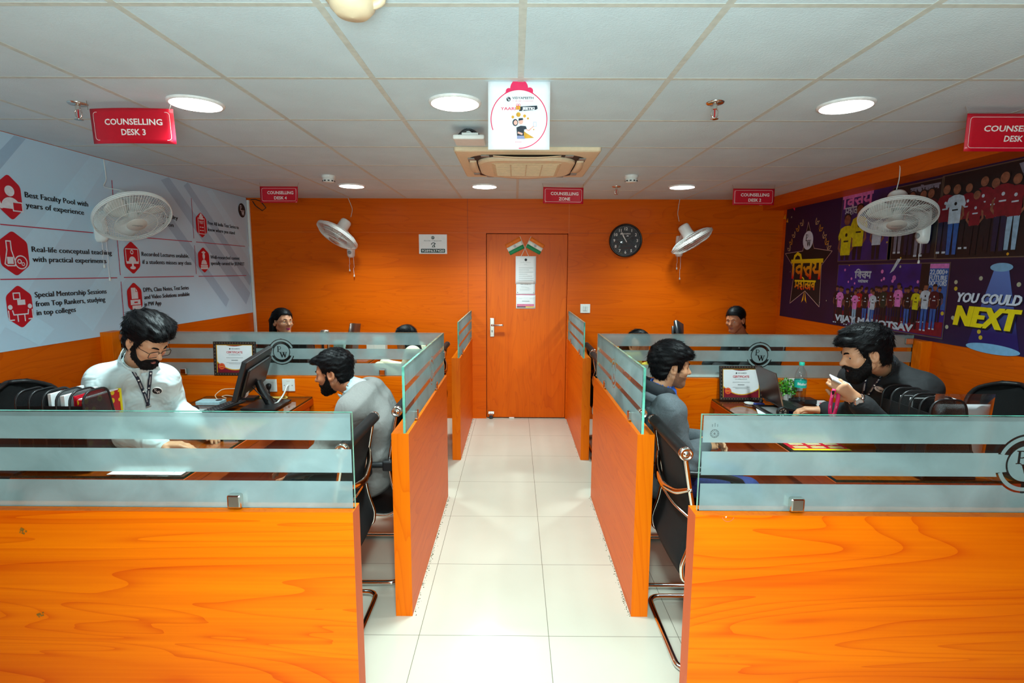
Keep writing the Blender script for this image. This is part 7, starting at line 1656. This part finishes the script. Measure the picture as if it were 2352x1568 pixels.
# ---- man in the grey hoodie, right visitor
j = dict(pelvis=(.835, 2.87, .545), waist=(.815, 2.87, .68), chest=(.815, 2.87, .83), neck=(.805, 2.87, 1.005), shL=(.805, 3.06, .945), shR=(.80, 2.685, .945), elL=(.90, 3.10, .70), elR=(.875, 2.645, .69), wrL=(1.075, 2.93, .715), wrR=(1.03, 2.80, .722))
j.update(legs(j['pelvis'], (1, 0, 0), kn=.44))
HOOD = mk('grey_fleece', (92, 100, 104), rough=.9, noise=.14, nscale=260, bump=.5, bscale=13, bdist=.02); BLK = mk('black_lining', (18, 24, 30), rough=.85)
hr = mk_hair(top=.030, side=.016, front=.050, back=-.085, burn=-.022, tuft=(((0, .075, .085), (.060, .036, .030)), ((0, -.10, .03), (.055, .035, .05)), ((.03, .095, .062), (.030, .016, .022))), mess=.0052, o=3, sc=105)
def hood(G, J, W, R, hsc):
    c = J['neck']; pts = [c+np.array([.09*cos(a)-.035, .098*sin(a), .020-.035*cos(a)+.012]) for a in [radians(x) for x in range(20, 341, 32)]]
    for a, b in zip(pts, pts[1:]): G.cone(a, b, .034, .034, .02)
    G.cone(c+np.array([-.10, 0, .0]), c+np.array([-.105, 0, -.10]), .055, .04, .04)
def hood_rim(G, J, W, R, hsc):
    c = J['neck']; pts = [c+np.array([.125*cos(a)-.035, .128*sin(a), -.012-.050*cos(a)]) for a in [radians(x) for x in range(0, 361, 30)]]
    for a, b in zip(pts, pts[1:]): G.cone(a, b, .022, .022, .012)
t, g, body, W, J, inf = person('young man in grey hoodie with black hood seated right of the aisle, in profile', j, (at(1541, 841, 2.86), (.985, .02, -.10), 0), SK_C,
    [('hoodie', HOOD, 'top', .027, dict(fold=.008, sleeve=.97, h=.0065)), ('hood', BLK, 'custom', 0, dict(fn=hood, h=.006)), ('hood_rim', HOOD, 'custom', 0, dict(fn=hood_rim, h=.006)), ('shirt_collar', mk('blue_shirt', (48, 96, 190), rough=.7), 'custom', 0, dict(fn=collar_fn(.078, .068, .046, drop=.075, back=.03), h=.0045)), ('jeans', DENIM, 'legs', .0)],
    hr, None, h=.004, hsc=.955, hands=(('L', (.75, -.55, .05), (.2, -.9, -.3), -1, .55, .5), ('R', (.85, .4, .05), (-.1, .8, -.5), 1, .6, .5)), noise_o=4, face=dict(brow=.004, gaze=(.7, 0)), stub=STUB2)
# ---- man in black, right
C = Vector((1.955, 2.72, 1.10)); lt_ = Vector((.66, -.75, 0)).normalized()
j = dict(pelvis=(2.36, 2.86, .575), waist=(2.27, 2.84, .73), chest=(2.09, 2.78, .91), neck=(1.905, 2.695, 1.20), shL=vadd(C, lt_, .145), shR=vadd(C, lt_, -.15), elL=(1.80, 2.45, .885), elR=(1.985, 2.96, .865), wrL=at(1966, 915, 2.47), wrR=at(1887, 941, 3.02))
j.update(legs(j['pelvis'], (-1, -.05, 0), kn=.36))
BSHIRT = mk('black_sweatshirt', (16, 17, 20), rough=.85, noise=.1, bump=.5, bscale=12, bdist=.02)
hr = mk_hair(top=.030, side=.012, front=.054, back=-.060, burn=-.020, tuft=(((0, .080, .092), (.054, .036, .030)), ((0, .03, .125), (.060, .06, .026)), ((0, .10, .074), (.046, .018, .020))), mess=.005, o=5, sc=115)
t, g, body, W, J, inf = person('bearded man in black with lanyard and silver watch, phone in hand, right desk', j, (at(1988, 812, 2.605), (-.945, .20, -.26), 0), SK_C,
    [('sweatshirt', BSHIRT, 'top', .021, dict(fold=.007, sleeve=.82, cuff=0, collar=.085, h=.0065)), ('trousers', BLACKT, 'legs', .0)], hr, mk_beard(.0075, -.036, chin=.003), h=.004, hsc=.99,
    hands=(('L', (-.62, .18, .50), (.25, .80, .0), 1, (.75, .85, .9, .95), .6), ('R', (-.80, .42, -.12), (-.15, .1, -1), -1, (.45, .5, .5, .45), .5)), noise_o=6, face=dict(brow=.0048, nose=1.02, gaze=(-.6, -.1)), fat=1.08)
lanyard(g['sweatshirt'], t, (((2054, 830), (2032, 856), (2012, 880), (1992, 908)), ((1990, 868), (1986, 885), (1982, 905))))
badge(g['sweatshirt'], t, (2021, 892), .0235)
wr, el = Vector(j['wrL']), Vector(j['elL']); ax_ = (el-wr).normalized(); wc = wr+ax_*.006
u_ = (CAM-wc); u_ = (u_-ax_*u_.dot(ax_)).normalized(); v_ = ax_.cross(u_); M = MM4(wc, v_, ax_, u_)
wt = MB().tube([wc+(u_*cos(a)+v_*sin(a))*.0335 for a in [2*pi*i/28 for i in range(28)]], .0055, 8, closed=True).build('watch_strap', CHROME, t)
MB().lathe([(.021, .028), (.0215, .037), (.0185, .0395), (.0001, .0396)], 28, M=M).build('watch_case', CHROME, wt)
F = Flat(wc+u_*.0395, v_, ax_); F.disc(0, 0, .0165, 0, 1).line([(0, 0), (.009, .006)], .0016, 1, 2).line([(0, 0), (-.004, .012)], .0012, 1, 2)
for k in range(12): F.line([(.0125*cos(k*pi/6), .0125*sin(k*pi/6)), (.015*cos(k*pi/6), .015*sin(k*pi/6))], .001, 1, 2)
F.mb.build('watch_dial', [mk('watch_dial', (206, 208, 206), rough=.3), INK], wt)
# the phone and the pink lanyard in his raised hand
pc = at(1932, 877, 2.515); t2 = thing('mobile_phone', 'pale mobile phone held up in the raised hand of the man in black', 'phone', pc)
pu = Vector((-.70, .15, .34)).normalized(); pv = Vector((0, .88, .30)); pv = (pv-pu*pv.dot(pu)).normalized(); pn_ = pu.cross(pv)
MB().box((-.052, -.034, -.004), (.052, .034, .004), bev=.003, M=MM4(pc, pu, pv, pn_)).build('phone_body', mk('phone_silver', (196, 198, 198), rough=.3), t2)
MB().box((-.047, -.030, .004), (.047, .030, .0045), M=MM4(pc, pu, pv, pn_)).build('phone_screen', mk('phone_glass', (18, 20, 26), rough=.1), t2)
PKL = mk('pink_lanyard', (236, 36, 110), rough=.55)
P = [at(*p) for p in ((1916, 893, 2.485), (1911, 910, 2.48), (1907, 930, 2.475), (1906, 948, 2.475), (1911, 962, 2.48), (1916, 952, 2.485), (1921, 935, 2.49), (1925, 915, 2.495), (1926, 900, 2.495))]
P = smooth_path(P, 4, 2); t2 = thing('lanyard', 'pink lanyard hanging in a loop from the raised hand of the man in black', 'lanyard', P[len(P)//2])
vd = [(CAM-p).normalized()+Vector((.5*sin(i*.35), 0, 0)) for i, p in enumerate(P)]; ro = ribbon('strap', P, vd, .0165, PKL, t2, off=0)
m = MB()
for i in range(4, len(P)-4, 5):
    n_ = vd[i].normalized(); tg = (P[i+1]-P[i-1]).normalized(); F = Flat(P[i]+n_*.0018, tg, n_.cross(tg)); F.text('PW', 0, -.003, .006, align='c', bold=.02); m.add(F.mb.v, F.mb.f)
m.build('lettering', mk('pink_pale', (250, 170, 200), rough=.6), ro)
MB().box((-.006, -.003, -.010), (.006, .003, .010), bev=.002, M=Matrix.Translation(P[2])).build('clip', BLACK, t2)

# ---- the three women and the half-hidden visitor behind the cross partitions
def long_hair(cs, k=.02):
    def ex(P, d):
        for a, b, r1, r2 in cs: d = smin(d, s_cone(P, a, b, r1, r2), k)
        return d
    return ex
hr = mk_hair(top=.015, side=.012, front=.066, fr_y=.064, back=-.15, burn=.018, mess=.0016, sc=90, o=2, lo=-.27, st=(1800, .035, .0008, flow_long, -.02, 1, .1), extra=long_hair((((.055, -.06, .02), (.060, -.055, -.24), .040, .045), ((-.055, -.06, .02), (-.060, -.055, -.24), .040, .045), ((0, -.08, .0), (0, -.07, -.24), .05, .055), ((.07, -.03, .04), (.080, -.045, -.10), .022, .020), ((-.07, -.03, .04), (-.080, -.045, -.10), .022, .020))))
C = Vector((-2.22, 4.93, .985)); lt_ = Vector((.3, .95, 0))
j = dict(pelvis=(-2.36, 4.95, .56), waist=(-2.32, 4.95, .70), chest=(-2.26, 4.94, .85), neck=(-2.20, 4.92, 1.03), shL=vadd(C, lt_, .165), shR=vadd(C, lt_, -.165), elL=(-2.10, 5.10, .74), elR=(-2.14, 4.72, .74), wrL=(-1.90, 5.0, .80), wrR=(-1.92, 4.80, .80)); j.update(legs(j['pelvis'], (1, 0, 0), kn=.40))
person('woman in black with long dark hair, glasses and pink lips, back left', j, (at(649, 740, 4.88), (.80, -.58, .08), -.06), SK_A, [('top', mk('black_top', (14, 14, 16), rough=.8), 'top', .014, dict(h=.009, fold=.004, sleeve=.98)), ('trousers', BLACKT, 'legs', 0, dict(h=.01))], hr, h=.0042, lips=LIPF, glasses='round', fat=.92, hsc=.98, face=dict(brow=.003, jaw=.92, gaze=(-.4, 0)), shoes=False)
hr = mk_hair(top=.013, side=.010, front=.062, fr_y=.062, back=-.12, burn=.012, mess=.0014, sc=90, o=4, lo=-.24, st=(1800, .05, .0009, lambda p: np.array([-p[0]*4, -1., -.6]), -.02, 1, .1), extra=long_hair((((0, -.10, .02), (.02, -.13, -.10), .05, .05), ((.02, -.13, -.10), (.035, -.12, -.22), .05, .03))))
C = Vector((2.16, 4.96, 1.0)); lt_ = Vector((.37, -.93, 0))
j = dict(pelvis=(2.28, 5.0, .56), waist=(2.25, 5.0, .70), chest=(2.20, 4.98, .85), neck=(2.145, 4.95, 1.055), shL=vadd(C, lt_, .165), shR=vadd(C, lt_, -.165), elL=(2.08, 4.75, .74), elR=(2.04, 5.12, .74), wrL=(1.86, 4.82, .80), wrR=(1.84, 5.0, .80)); j.update(legs(j['pelvis'], (-1, 0, 0), kn=.40))
t, g, body, W, J, inf = person('smiling woman in a dark top with tied-back hair in the back right corner', j, (at(1689, 735, 4.88), (-.74, -.65, -.15), .02), SK_B, [('top', mk('charcoal_top', (22, 26, 30), rough=.8), 'top', .014, dict(h=.009, fold=.004, sleeve=.98, collar=.03)), ('trousers', BLACKT, 'legs', 0, dict(h=.01))], hr, h=.0042, fat=.92, hsc=.93, face=dict(brow=.0022, jaw=.86, gaze=(-.4, -.2)), shoes=False)
P, N = drape(g['top'], [(1713, 750), (1709, 757), (1704, 766), (1698, 800)], 4)
if len(P) > 3: ribbon('lanyard_strap', P, N, .016, mk('pale_strap', (150, 170, 180), rough=.5), t, off=.004)
hr = mk_hair(top=.012, side=.010, front=.060, back=-.14, burn=.0, mess=.0012, sc=90, o=6, lo=-.30, st=(1200, .05, .0009, flow_long, .02), extra=long_hair((((.0, -.085, .0), (.0, -.10, -.27), .055, .065), ((.06, -.05, .0), (.065, -.07, -.22), .03, .03), ((-.06, -.05, .0), (-.065, -.07, -.22), .03, .03))))
j = dict(pelvis=(-.92, 4.95, .55), waist=(-.90, 4.95, .68), chest=(-.92, 4.95, .81), neck=(-.945, 4.93, .965), shL=(-.935, 4.77, .915), shR=(-.935, 5.10, .915), elL=(-1.02, 4.72, .69), elR=(-1.02, 5.14, .69), wrL=(-1.26, 4.82, .79), wrR=(-1.26, 5.0, .79)); j.update(legs(j['pelvis'], (-1, 0, 0), kn=.40))
person('dark-haired visitor in cream at the back left, only the crown above the glass', j, (at(931, 778, 4.88), (-.93, .30, -.14), 0), SK_A, [('top', mk('cream_top', (226, 216, 186), rough=.8), 'top', .016, dict(h=.009, fold=.004, sleeve=.98)), ('trousers', NAVYT, 'legs', 0, dict(h=.01))], hr, h=.006, fat=.92, hsc=.97, shoes=False)
hr = mk_hair(top=.012, side=.010, front=.060, back=-.12, burn=.0, mess=.0012, sc=90, o=7, lo=-.22, st=(1200, .05, .0009, flow_long, .02), extra=long_hair((((0, -.09, .0), (0, -.11, -.18), .055, .05),)))
j = dict(pelvis=(.99, 4.95, .55), waist=(.99, 4.95, .66), chest=(1.02, 4.94, .78), neck=(1.075, 4.92, .925), shL=(1.04, 5.09, .875), shR=(1.04, 4.76, .875), elL=(1.14, 5.12, .68), elR=(1.10, 4.70, .68), wrL=(1.33, 5.0, .79), wrR=(1.10, 4.74, .93)); j.update(legs(j['pelvis'], (1, 0, 0), kn=.40))
person('black-haired visitor in yellow at the back right, almost hidden by the frosted glass', j, (at(1467, 789, 4.86), (.90, -.10, -.40), 0), SK_A, [('top', mk('mustard_top', (206, 180, 60), rough=.8), 'top', .016, dict(h=.009, fold=.004, sleeve=.95)), ('trousers', NAVYT, 'legs', 0, dict(h=.01))], hr, h=.006, fat=.92, hsc=.97, hands=(('R', (-.1, .1, 1), (.3, .8, 0), 1, .6, .5),), shoes=False)
